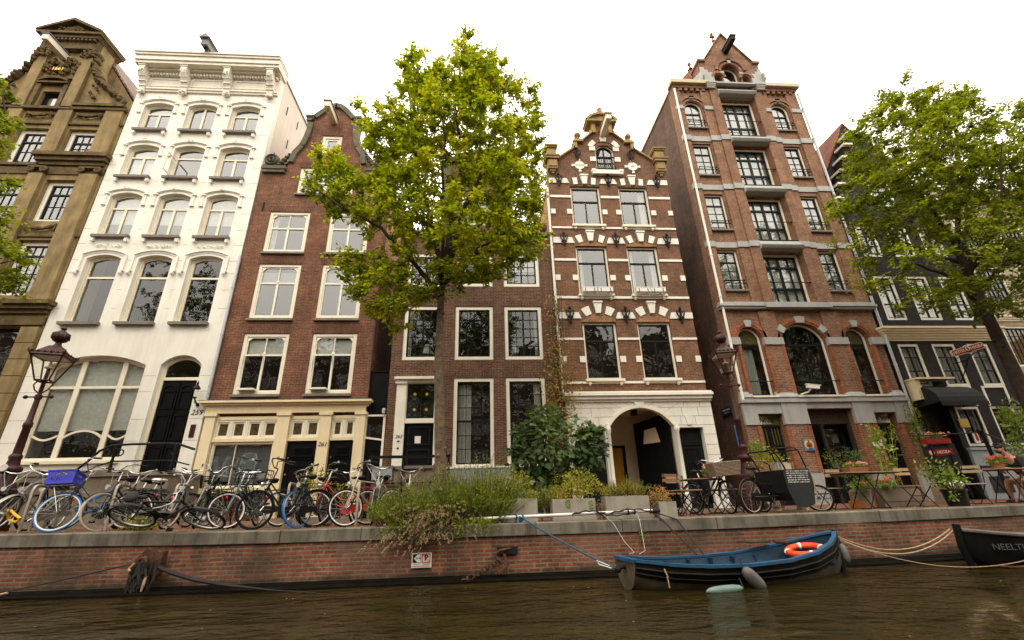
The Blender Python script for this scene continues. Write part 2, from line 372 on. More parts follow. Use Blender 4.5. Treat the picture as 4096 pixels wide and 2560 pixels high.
    L['petalpink'] = leafmat('pink_petal', [(.6,.12,.14), (.75,.35,.36), (.8,.55,.52)], .3, scale=6)
    L['terracotta'] = pm('terracotta', (.27,.115,.06), .8, var=.2, dirt=(.12,.07,.04), dirt_amt=.5)
    L['blueboat'] = pm('blue_boat_paint', (.008,.062,.135), .6, var=.35, scale=6, dirt=(.05,.06,.07), dirt_amt=.6)
    L['bargeblack'] = pm('barge_black', (.006,.0055,.0055), .6, var=.4, scale=5, spec=.06, dirt=(.018,.014,.011), dirt_amt=.5)
    L['fadedletter'] = pm('faded_lettering', (.055,.052,.05), .8, var=.4, scale=30)
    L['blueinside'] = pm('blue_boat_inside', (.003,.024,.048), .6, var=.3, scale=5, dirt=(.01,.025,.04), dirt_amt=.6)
    L['hull'] = pm('tarred_hull', (.009,.0075,.0065), .65, var=.5, scale=6, dirt=(.035,.028,.02), dirt_amt=.5, spec=.12)
    L['hulltan'] = pm('worn_hull_planks', (.075,.057,.037), .7, var=.45, scale=5, dirt=(.02,.016,.012), dirt_amt=.8)
    L['orange'] = pm('lifebuoy_orange', (.62,.06,.012), .6, var=.18, scale=9, dirt=(.25,.05,.02), dirt_amt=.5)
    L['fender'] = pm('grey_fender', (.085,.076,.07), .5, var=.25, dirt=(.06,.05,.04), dirt_amt=.5)
    L['fendergreen'] = pm('green_grey_fender', (.13,.20,.175), .45, var=.25, dirt=(.08,.1,.07), dirt_amt=.5)
    L['rope'] = pm('hemp_rope', (.33,.225,.14), .9, var=.25, scale=25)
    L['ropedark'] = pm('dark_rope', (.022,.02,.018), .9, var=.3)
    L['ropeblue'] = pm('blue_rope', (.02,.07,.115), .8, var=.25)
    L['ropewhite'] = pm('white_cable', (.6,.57,.52), .6)
    L['pipe'] = pm('white_enamel_pipe', (.70,.66,.64), .4, var=.08, dirt=(.35,.2,.12), dirt_amt=.35)
    L['rust'] = pm('rusty_iron', (.075,.035,.02), .95, var=.5, scale=12, bump=1, bscale=30, dirt=(.012,.01,.008), dirt_amt=.7)
    L['signwhite'] = pm('white_enamel', (.76,.74,.68), .4, var=.04)
    L['signred'] = pm('sign_red', (.27,.010,.014), .35, var=.08)
    L['ink'] = pm('black_lettering', (.01,.01,.01), .5)
    L['inkred'] = pm('red_lettering', (.55,.03,.02), .5)
    L['ivory'] = pm('ivory_lettering', (.75,.68,.52), .5)
    L['gold'] = pm('gilding', (.62,.40,.09), .35, .6, var=.15)
    L['brass'] = pm('brass_plate', (.45,.33,.08), .35, .7, var=.1)
    L['zinc'] = pm('zinc_pipe', (.44,.45,.47), .45, .3, var=.12, scale=6)
    L['canvas'] = pm('black_awning_canvas', (.012,.012,.013), .8, var=.3)
    L['board'] = pm('blackboard', (.015,.016,.018), .6, var=.3, scale=6)
    L['chalk'] = pm('chalk', (.50,.50,.48), .9, var=.3, scale=40)
    L['ochrefill'] = pm('ochre_fill', (.46,.22,.02), .8, var=.2)  # yellow light of the passage doorway set into the colour
    L['passage'] = pm('passage_plaster', (.74,.61,.46), .85, var=.08)
    L['bluetube'] = pm('blue_conduit', (.05,.14,.42), .5)
    L['skin'] = pm('skin', (.40,.20,.125), .5, var=.1, scale=8)
    L['hair'] = pm('dark_hair', (.012,.009,.008), .55, var=.3, scale=30)
    L['shirt'] = pm('black_cotton', (.014,.013,.014), .85, var=.25)
    L['shorts'] = pm('beige_cotton', (.36,.27,.19), .85, var=.12)
    L['greenglass'] = pm('stained_glass_green', (.10,.11,.03), .2, var=.6, scale=14)  # mottled green of the stained glass itself
    L['leadglass'] = pm('leaded_amber_glass', (.075,.06,.02), .12, var=.5, scale=9)
    L['pictureyellow'] = pm('picture_yellow', (.62,.60,.16), .5)
    L['pictureblue'] = pm('picture_blue', (.13,.19,.33), .5)
    L['picturered'] = pm('picture_red', (.45,.04,.03), .5)
    L['picturebrown'] = pm('picture_brown', (.10,.04,.02), .5)
    L['books'] = leafmat('book_spines', [(.3,.04,.03), (.5,.45,.35), (.04,.10,.14), (.4,.3,.06)], .0)
    L['orangebox'] = pm('orange_crate', (.45,.17,.04), .7, var=.15)
    L['oppbrick'] = brick('far_bank_brick', (.075,.04,.028), (.05,.028,.02), (.11,.09,.07), stain_amt=.3)
mk()
# leaf-like water body
def watermat():
    m, nt, out = newmat('canal_water')
    p = nd(nt, 'ShaderNodeBsdfPrincipled'); p.inputs['Roughness'].default_value = .02; p.inputs['IOR'].default_value = 1.33
    c = ramp(nt, pnoise(nt, .8, 4), [(.3, (.011,.008,.0018)), (.7, (.026,.0185,.0042))]); nt.links.new(c, p.inputs['Base Color'])
    tc = nd(nt, 'ShaderNodeTexCoord'); mp = nd(nt, 'ShaderNodeMapping'); mp.inputs['Scale'].default_value = (1.0, 1.55, 1); mp.inputs['Rotation'].default_value = (0, 0, .22)
    nt.links.new(tc.outputs['Object'], mp.inputs[0])
    n1 = pnoise(nt, .75, 2, vec=mp.outputs[0], rough=.45); n2 = pnoise(nt, 4.0, 4, vec=mp.outputs[0], rough=.5)
    a = nd(nt, 'ShaderNodeMath', operation='MULTIPLY_ADD'); a.inputs[1].default_value = .36; nt.links.new(n2, a.inputs[0]); nt.links.new(n1, a.inputs[2])
    b = nd(nt, 'ShaderNodeBump'); b.inputs['Strength'].default_value = .8; b.inputs['Distance'].default_value = .2; p.inputs['Specular Tint'].default_value = (.78, .65, .40, 1)
    nt.links.new(a.outputs[0], b.inputs['Height']); nt.links.new(b.outputs[0], p.inputs['Normal'])
    nt.links.new(p.outputs[0], out.inputs[0]); return m
M['water'] = watermat()

# ------------------------------------------------------------------ camera and light
cam = bpy.data.cameras.new('camera'); co = bpy.data.objects.new('camera', cam); COL.objects.link(co); S.camera = co
cam.sensor_width = 36; cam.lens = 36*1795/4096; cam.clip_start = .05; cam.clip_end = 500
def camrot(th, ro, ya):
    def w(v):
        c, s = cos(ro), sin(ro); v = (c*v[0]-s*v[1], s*v[0]+c*v[1], v[2])
        c, s = cos(th), sin(th); v = (v[0], v[2]*c-v[1]*s, v[2]*s+v[1]*c)
        c, s = cos(ya), sin(ya); return V((c*v[0]+s*v[1], -s*v[0]+c*v[1], v[2]))
    x, y, z = w((1,0,0)), w((0,1,0)), -w((0,0,1))
    return Matrix(((x.x,y.x,z.x),(x.y,y.y,z.y),(x.z,y.z,z.z))).to_4x4()
co.matrix_world = camrot(.38713, -.02739, .07528)
SUN_EL, SUN_AZ = rad(52), rad(205)     # azimuth clockwise from +Y
w = bpy.data.worlds.new('World'); S.world = w; w.use_nodes = True
nt = w.node_tree; nt.nodes.clear()
sky = nd(nt, 'ShaderNodeTexSky', sky_type='NISHITA', sun_disc=False, sun_elevation=SUN_EL, sun_rotation=SUN_AZ)
hs = nd(nt, 'ShaderNodeHueSaturation'); hs.inputs['Saturation'].default_value = .10; nt.links.new(sky.outputs[0], hs.inputs['Color'])
tcw = nd(nt, 'ShaderNodeTexCoord'); cl = pnoise(nt, 2.2, 5, vec=tcw.outputs['Generated'])
cloud = ramp(nt, cl, [(.3, (.80,.79,.77)), (.7, (1.0,.985,.955))])
sc_ = nd(nt, 'ShaderNodeMix', data_type='RGBA', blend_type='MULTIPLY'); sc_.inputs[0].default_value = 1; nt.links.new(cloud, sc_.inputs[6]); sc_.inputs[7].default_value = (34, 31.8, 28.0, 1)
sz = nd(nt, 'ShaderNodeSeparateXYZ'); nt.links.new(tcw.outputs['Generated'], sz.inputs[0])
gr_ = nd(nt, 'ShaderNodeMath', operation='MULTIPLY_ADD'); gr_.inputs[1].default_value = .70; gr_.inputs[2].default_value = .30; nt.links.new(sz.outputs[2], gr_.inputs[0])   # an overcast sky is brightest overhead
gx_ = nd(nt, 'ShaderNodeMath', operation='MAXIMUM'); gx_.inputs[1].default_value = .28; nt.links.new(gr_.outputs[0], gx_.inputs[0])
ov_ = mixc(nt, 1.0, sc_.outputs[2], gx_.outputs[0], 'MULTIPLY')
mxw = mixc(nt, .8, hs.outputs[0], ov_)
bg = nd(nt, 'ShaderNodeBackground'); bg.inputs[1].default_value = .15; nt.links.new(mxw, bg.inputs[0])
wo = nd(nt, 'ShaderNodeOutputWorld'); nt.links.new(bg.outputs[0], wo.inputs[0])
sl = bpy.data.lights.new('sun', 'SUN'); sl.energy = .7; sl.angle = rad(16); sl.color = (1, .95, .86)
so = bpy.data.objects.new('sun', sl); COL.objects.link(so)
d_ = V((sin(SUN_AZ)*cos(SUN_EL), cos(SUN_AZ)*cos(SUN_EL), sin(SUN_EL)))
so.rotation_euler = d_.to_track_quat('Z', 'Y').to_euler()
S.view_settings.view_transform = 'Standard'; S.view_settings.look = 'None'; S.view_settings.exposure = .24; S.view_settings.gamma = 1.0
S.render.engine = 'CYCLES'; S.cycles.use_denoising = True; S.cycles.max_bounces = 6; S.cycles.transparent_max_bounces = 12; S.cycles.diffuse_bounces = 3; S.cycles.glossy_bounces = 3; S.cycles.caustics_reflective = False; S.cycles.caustics_refractive = False
# ------------------------------------------------------------------ building helpers
Y0 = 16.0
def arc(x0, x1, zs, rise, n=12):
    if rise <= 1e-4: return [(x0, zs), (x1, zs)]
    w = x1-x0; R = (w*w/4+rise*rise)/(2*rise); cz = zs+rise-R; cx = (x0+x1)/2
    a = asin(min(1, w/2/R))
    if rise > w/2: a = pi-a
    return [(cx+R*sin(-a+2*a*i/n), cz+R*cos(-a+2*a*i/n)) for i in range(n+1)]
def outl(x0, x1, z0, zs, rise=0.0, n=12):
    return [(x0, z0), (x1, z0)] + list(reversed(arc(x0, x1, zs, rise, n)))
def inset(x0, x1, z0, zs, rise, d):
    if rise <= 1e-4: return (x0+d, x1-d, z0+d, zs-d, 0)
    k = rise/((x1-x0)/2); zs2 = zs-d*(1-k); return (x0+d, x1-d, z0+d, zs2, max(.01, zs+rise-d-zs2))
def ztop(x, x0, x1, zs, rise):
    if rise <= 1e-4: return zs
    w = x1-x0; R = (w*w/4+rise*rise)/(2*rise); cz = zs+rise-R; cx = (x0+x1)/2
    return cz+sqrt(max(0, R*R-(x-cx)**2))
def sector(mb, x0, x1, zs, rise, o0, o1, t0, t1, y0, y1, n=6):
    """piece of an arch ring, from fraction t0 to t1 along it, offsets o0..o1 outside the opening"""
    w = x1-x0; R = (w*w/4+rise*rise)/(2*rise); cz = zs+rise-R; cx = (x0+x1)/2; a = asin(min(1, w/2/R))
    th = [-a+2*a*(t0+(t1-t0)*i/n) for i in range(n+1)]
    inn = [(cx+(R+o0)*sin(t), cz+(R+o0)*cos(t)) for t in th]; out = [(cx+(R+o1)*sin(t), cz+(R+o1)*cos(t)) for t in th]
    for i in range(n):
        mb.prism([inn[i], inn[i+1], out[i+1], out[i]], y0, y1)
def wallmesh(outline, holes, y=Y0, depth=.22, thick=.35):
    mb = MB(); polys = [outline]+holes
    flat = [p for pl in polys for p in pl]
    n = len(mb.v); mb.v += [(x, y, z) for x, z in flat]
    for t in tessellate_polygon([[V((x, z, 0)) for x, z in pl] for pl in polys]): mb.f.append(tuple(n+i for i in t))
    for k, pl in enumerate(polys):
        d = thick if k == 0 else depth; m = len(pl); n = len(mb.v)
        mb.v += [(x, y, z) for x, z in pl]+[(x, y+d, z) for x, z in pl]
        for i in range(m):
            j = (i+1) % m; mb.f.append((n+i, n+j, n+m+j, n+m+i))
    return mb
def win(P, x0, x1, z0, z1, rise=0.0, y=Y0, rec=.14, fw=.08, fmat='whitebright', smat=None, sw=.045, tr=(), mu=(), grid=(), gl='glass', sill=None, cur=(), name='window', bt=.05, fd=.1, solid=None):
    a = outl(x0, x1, z0, z1, rise); i1 = inset(x0, x1, z0, z1, rise, fw); b = outl(*i1)
    f = part(name, MB().ring(a, b, y+rec, y+rec+fd), M[fmat], P)
    i2 = inset(*i1, sw); c = outl(*i2); ys = y+rec+.035
    s = MB().ring(b, c, ys, ys+.05)
    X0, X1, Z0, ZS, RI = i2
    for t in tr:
        zz, h = t if isinstance(t, tuple) else (t, bt)
        s.box(X0, X1, ys-.012, ys+.05, zz-h/2, zz+h/2)
    for q in mu:
        x, lo, hi = q[:3]; ww = q[3] if len(q) > 3 else bt
        lo = Z0 if lo is None else lo; hi = ztop(x, X0, X1, ZS, RI) if hi is None else hi
        s.box(x-ww/2, x+ww/2, ys-.006, ys+.046, lo, hi)
    for (nx, nz, lo, hi) in grid:
        lo = Z0 if lo is None else lo; h2 = ZS if hi is None else hi
        for i in range(1, nx):
            x = X0+(X1-X0)*i/nx; s.box(x-.012, x+.012, ys+.005, ys+.04, lo, ztop(x, X0, X1, ZS, RI) if hi is None else h2)
        for i in range(1, nz):
            z = lo+(h2-lo)*i/nz; s.box(X0, X1, ys+.008, ys+.038, z-.012, z+.012)
    part('sash', s, M[smat or fmat], f)
    yp = ys+.03
    part('pane', MB().poly([(x, yp, z) for x, z in c]), M[solid or gl], f)
    if sill:
        dx, h, pr, sm = sill
        part('sill', MB().box(x0-dx, x1+dx, y-pr, y+rec+.02, z0-h, z0-.002), M[sm], f)
    for q in cur:
        if q[0] == 'curtain':
            _, xa, xb, za, zb = q[:5]; mb = MB(); n = max(6, int((xb-xa)/.035)); yy = y+rec+.2
            pts = [(xa+(xb-xa)*i/n, yy+.028*sin(i*1.9)+.012*sin(i*.7)) for i in range(n+1)]
            for i in range(n): mb.quad((pts[i][0], pts[i][1], za), (pts[i+1][0], pts[i+1][1], za), (pts[i+1][0], pts[i+1][1], zb), (pts[i][0], pts[i][1], zb))
            part('curtain', mb, M[q[5] if len(q) > 5 else 'curtain'], f, smooth=2)
        elif q[0] == 'blind':
            part('blind', MB().box(X0, X1, y+rec+.14, y+rec+.15, q[1], q[2]), M[q[3] if len(q) > 3 else 'blind'], f)
        elif q[0] == 'slats':
            mb = MB(); z = q[1]
            while z < q[2]: mb.hexa([(X0,y+rec+.13,z),(X1,y+rec+.13,z),(X1,y+rec+.15,z+.012),(X0,y+rec+.15,z+.012),(X0,y+rec+.13,z+.002),(X1,y+rec+.13,z+.002),(X1,y+rec+.15,z+.014),(X0,y+rec+.15,z+.014)]); z += .026
            part('venetian_blind', mb, M['slat'], f)
    return f
def H(x0, x1, z0, z1, rise=0): return outl(x0, x1, z0, z1, rise)
def body(P, x0, x1, zt, side, ridge=None, zr=None, roofmat='tile', yb=27, y0=16.36, zroom=-.45, zb=-.45):
    """party walls, back, roof and the dim rooms behind the panes"""
    mb = MB(); mb.box(x0, x0+.18, y0, yb, zb, zt); mb.box(x1-.18, x1, y0, yb, zb, zt); mb.box(x0+.18, x1-.18, yb-.2, yb, zb, zt)
    part('side_wall', mb, M[side], P)
    r = MB()
    if zr:
        xm = (x0+x1)/2; r.prism([(x0-.06, zt-.05), (xm, zr-.12), (x1+.06, zt-.05), (x1+.06, zt+.07), (xm, zr), (x0-.06, zt+.07)], y0+.02, yb)
        part('gable_infill', MB().prism([(x0+.05, zt-.06), (x1-.05, zt-.06), (xm, zr-.15)], y0+.05, y0+.12), M[side], P)
        part('gable_back', MB().prism([(x0+.05, zt-.06), (x1-.05, zt-.06), (xm, zr-.15)], yb-.15, yb-.05), M[side], P)
    else: r.box(x0-.01, x1+.01, y0+.01, yb+.01, zt, zt+.12)
    part('roof', r, M[roofmat], P)
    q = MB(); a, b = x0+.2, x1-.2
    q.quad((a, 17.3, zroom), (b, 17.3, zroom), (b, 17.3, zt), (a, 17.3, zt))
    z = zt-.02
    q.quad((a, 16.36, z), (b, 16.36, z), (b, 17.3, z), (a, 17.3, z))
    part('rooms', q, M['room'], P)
def bandbox(mb, x0, x1, z0, z1, pr, y=Y0): return mb.box(x0, x1, y-pr, y+.02, z0, z1)
def arcband(mb, x0, x1, zs, rise, o0, o1, pr, y=Y0, n=12): sector(mb, x0, x1, zs, rise, o0, o1, 0, 1, y-pr, y+.01, n)
def cluster(mb, x, y, z, w, h, n, seed, d=.06):
    r = random.Random(seed)
    for i in range(n):
        u = r.uniform(-1, 1); mb.sph((x+u*w/2, y-r.uniform(0, d), z+r.uniform(-.5, .5)*h*(1.1-abs(u)*.7)), r.uniform(.25, .5)*min(w, h)*.5, 6, 4, (1, .7, .9))
def garland(mb, x0, x1, z, sag, y, seed):
    r = random.Random(seed); n = 15
    for i in range(n+1):
        t = i/n; mb.sph((x0+(x1-x0)*t, y-.03-.04*sin(pi*t), z-sag*4*t*(1-t)+r.uniform(-.02, .02)), r.uniform(.055, .085), 6, 4)
    for x in (x0, x1):
        for k in range(5): mb.sph((x+r.uniform(-.04, .04), y-.04, z-.07*k), .06-.006*k, 6, 4)
def molded(mb, x0, x1, z0, z1, pr, y=Y0, steps=3, up=True):
    """a stepped cornice, widening upward"""
    for i in range(steps):
        p = pr*(i+1)/steps if up else pr*(steps-i)/steps
        mb.box(x0-p*.8, x1+p*.8, y-p, y+.03, z0+(z1-z0)*i/steps, z0+(z1-z0)*(i+1)/steps-(.001 if i < steps-1 else 0))
def beam(P, x, z, w, h, ln, mat, capmat='lead', y=Y0):
    b = part('hoist_beam', MB().box(x-w/2, x+w/2, y-ln, y+.1, z-h/2, z+h/2), M[mat], P)
    part('beam_cap', MB().box(x-w/2-.05, x+w/2+.05, y-ln-.05, y+.0, z+h/2+.002, z+h/2+.04), M[capmat], b)
    part('hook', MB().tube([(x, y-ln+.15, z-h/2), (x, y-ln+.15, z-h/2-.1), (x+.04, y-ln+.15, z-h/2-.15), (x+.02, y-ln+.15, z-h/2-.2)], .014), M['iron'], b)
def downpipe(name, label, x, z0, z1, r=.045, mat='zinc', y=15.93, dx=0.0, group='drainpipes between the houses'):
    mb = MB().tube([(x+dx, y, z1), (x, y, z0)], r, 8)
    z = z0+.4
    while z < z1:
        t = (z-z0)/(z1-z0); mb.tube([(x+dx*t, y, z), (x+dx*t, y, z+.05)], r*1.3, 8); z += 1.9
    single(name, mb, M[mat], label, 'drainpipe', group, smooth=True)

# ================================================================== brown sandstone house at the left edge
def house_sand():
    P = thing('canal_house', 'soot stained brown sandstone house with carved gable and triangular pediment', 'house', (-19.1, 16, -.3), 'canal houses in the row')
    xl, xr, cx = -22.62, -15.6, -19.1
    hw = [(-21.1-.63, -21.1+.63), (-19.1-.63, -19.1+.63), (-17.07-.63, -17.07+.63)]
    holes = []; W = []
    for i, (a, b) in enumerate(hw):
        W += [(a, b, 7.5, 9.86), (a, b, 10.72, 12.72)]
        W.append((a, b, 14.0, 15.42) if i != 1 else (a, b, 13.55, 15.42))
    W.append((-19.5, -18.7, 16.42, 17.56))
    W.append((-21.9, -16.3, .6, 6.25))
    holes = [H(*w_) for w_ in W]
    s = [(xl, -.4), (xr, -.4), (xr, 16.72), (-16.0, 16.95), (-16.35, 17.3), (-17.0, 17.75), (-17.55, 18.5), (-17.85, 19.4), (-17.85, 20.95)]
    outline = s + [(2*cx-x, z) for x, z in reversed(s[2:])] + []
    part('wall', wallmesh(outline, holes, depth=.3, thick=.7), M['sandstone'], P)
    body(P, xl, xr, 17.0, 'sandstone', zr=22.0, roofmat='tilegrey', y0=16.71)
    for (a, b, z0, z1) in W[:-2]:
        top = z1-.62
        win(P, a, b, z0, z1, rec=.16, fw=.17, fmat='whitebright', smat='darkgreen', tr=((top, .07),), grid=((3, 1, top, None), (3, 2, None, top)), sw=.05, cur=(('curtain', a+.2, a+.5, z0+.1, z1-.1), ('blind', z1-.8, z1-.15)) if z0 < 9 else ())
    a, b, z0, z1 = W[-2]; win(P, a, b, z0, z1, rec=.14, fw=.05, fmat='darkgreen', smat='darkgreen', cur=(('blind', z0, z1, 'curtain'),))
    a, b, z0, z1 = W[-1]; win(P, a, b, z0, z1, rec=.2, fw=.05, fmat='darkgreen', smat='darkgreen', mu=((-20.6, None, None), (-18.1, None, None)), tr=(2.8, 4.3), gl='glasslow')
    pl = MB()
    for x0, x1 in ((-22.5, -21.95), (-20.38, -19.86), (-18.36, -17.8), (-16.42, -15.72)):
        for z0, z1 in ((7.4, 12.95),): pl.box(x0, x1, 15.86, 16.01, z0, z1)
        pl.box(x0-.07, x1+.07, 15.8, 16.01, 7.2, 7.42); pl.box(x0-.05, x1+.05, 15.82, 16.01, 7.42, 7.55)
        pl.box(x0-.02, x1+.02, 15.88, 16.01, 13.98, 16.45)
        pl.box(x0-.08, x1+.08, 15.8, 16.01, 13.98, 14.12)
    for x0, x1 in ((-20.32, -19.86), (-18.34, -17.88)):
        pl.box(x0, x1, 15.84, 16.01, 16.5, 19.6)
    for k in range(11):     # coursed lower piers
        z = -.35+k*.6
        for x0, x1 in ((-22.55, -21.95), (-16.25, -15.65)): pl.box(x0, x1, 15.9+.004*(k % 2), 16.01, z, z+.575)
    part('pilasters', pl, M['sandstone'], P)
    co = MB()
    for x0, x1 in ((-22.6, -20.0), (-18.2, -15.75)):
        molded(co, x0, x1, 13.42, 13.96, .3)
    bandbox(co, -20.0, -18.2, 13.38, 13.5, .1); bandbox(co, xl, xr, 12.96+.02, 13.3, .05)
    molded(co, xl+.3, xr-.1, 6.75, 7.2, .34); bandbox(co, xl, xr, 6.3, 6.62, .1)
    bandbox(co, xl, xr-.02, 16.42, 16.56, .16); bandbox(co, -17.85, -15.72, 16.6, 16.75, .22); bandbox(co, -22.5, -20.35, 16.6, 16.75, .22)
    bandbox(co, -20.3, -17.9, 18.25, 18.33, .12); bandbox(co, xl, xr, 9.98, 10.06, .06); bandbox(co, xl, xr, 15.62, 15.72, .08)
    part('cornice', co, M['sanddark'], P)
    cv = MB()
    for x0, x1 in ((-22.5, -21.95), (-20.38, -19.86), (-18.36, -17.8), (-16.42, -15.72)):
        for xx in (x0, x1): cv.torus((xx+(.03 if xx == x0 else -.03), 15.83, 13.12), .1, .05, (0,1,0), 14, 6); cv.sph((xx+(.03 if xx == x0 else -.03), 15.83, 13.12), .06, 6, 4)
        cv.box(x0-.06, x1+.06, 15.8, 16, 13.2, 13.27)
    for i, (a, b) in enumerate(hw):
        garland(cv, a+.1, b-.1, 10.5, .2, 15.95, i); garland(cv, a+.15, b-.15, 16.2, .16, 15.95, 20+i)
    for s_ in (-1, 1):
        for x0 in (-20.1, -18.1):
            pass
        xx = cx+s_*.99
        for k in range(26): cv.sph((xx+RND.uniform(-.3, .3), 15.82-RND.uniform(0, .06), 19.75+RND.uniform(-.2, .25)), RND.uniform(.06, .1), 6, 4)
        # scrolled claw running down the side of the neck
        path = [(17.85, 19.9), (17.75, 19.2), (17.5, 18.6), (17.15, 18.1), (16.7, 17.7), (16.3, 17.35), (16.0, 17.05)]
        for j in range(len(path)-1):
            for t in (0, .25, .5, .75):
                px = path[j][0]+(path[j+1][0]-path[j][0])*t; pz = path[j][1]+(path[j+1][1]-path[j][1])*t
                x = cx+s_*(abs(-px-cx)); cv.sph((x+RND.uniform(-.05, .05), 15.95, pz+RND.uniform(-.04, .06)), RND.uniform(.1, .17), 7, 5, (1, 1.6, 1))
        x = cx+s_*3.0; cv.torus((x, 15.95, 17.08), .2, .1, (0,1,0), 16, 6); cv.sph((x, 15.95, 17.08), .13, 8, 5)
        for k in range(9): cv.sph((cx+s_*(1.75+RND.uniform(-.15, .2)), 15.9, 17.2+k*.14), RND.uniform(.06, .1), 6, 4)
    for k in range(60):
        u = RND.uniform(-.75, .75); cv.sph((cx+u, 15.9-RND.uniform(0, .05), 19.0+RND.uniform(-.55, .5)*(1-abs(u)*.3)), RND.uniform(.05, .11), 6, 4)
    sector(cv, cx-.6, cx+.6, 18.0, .17, 0, .1, 0, 1, 15.78, 16.0, 8); cv.box(cx-.65, cx+.65, 15.8, 16.0, 17.9, 17.99)
    for s_ in (-1, 1): cv.box(cx+s_*.58-.09, cx+s_*.58+.09, 15.86, 16, 16.4, 17.9)
    part('carved_ornament', cv, M['sanddark'], P, smooth=True)
    pd = MB(); pd.box(cx-1.22, cx+1.22, 15.75, 16.9, 20.02, 20.55)
    pd.prism([(cx-1.42, 20.72), (cx+1.42, 20.72), (cx+1.42, 20.84), (cx-1.42, 20.84)], 15.5, 17.0)
    pd.prism([(cx-1.25, 20.55), (cx+1.25, 20.55), (cx+1.36, 20.72), (cx-1.36, 20.72)], 15.6, 16.95)
    pd.prism([(cx-1.25, 20.845), (cx+1.25, 20.845), (cx, 21.5)], 15.7, 16.9)
    for s_ in (-1, 1): pd.prism([(cx+s_*1.44, 20.845), (cx+s_*1.44, 20.98), (cx, 21.75), (cx, 21.58)], 15.48, 17.02)
    for k in range(14): pd.box(cx-1.2+k*.175, cx-1.11+k*.175, 15.62, 15.76, 20.42, 20.545)
    for k in range(22): pd.sph((cx+RND.uniform(-.7, .7), 15.64, 21.0+RND.uniform(0, .25)), .06, 6, 4)
    part('pediment', pd, M['sanddark'], P)
    beam(P, cx, 19.5, .26, .3, 1.05, 'whitebright', y=15.85)
    text('1661', .26, M['gold'], facing(cx, 15.78, 18.72), P, name='date_lettering', bold=.006)
house_sand()

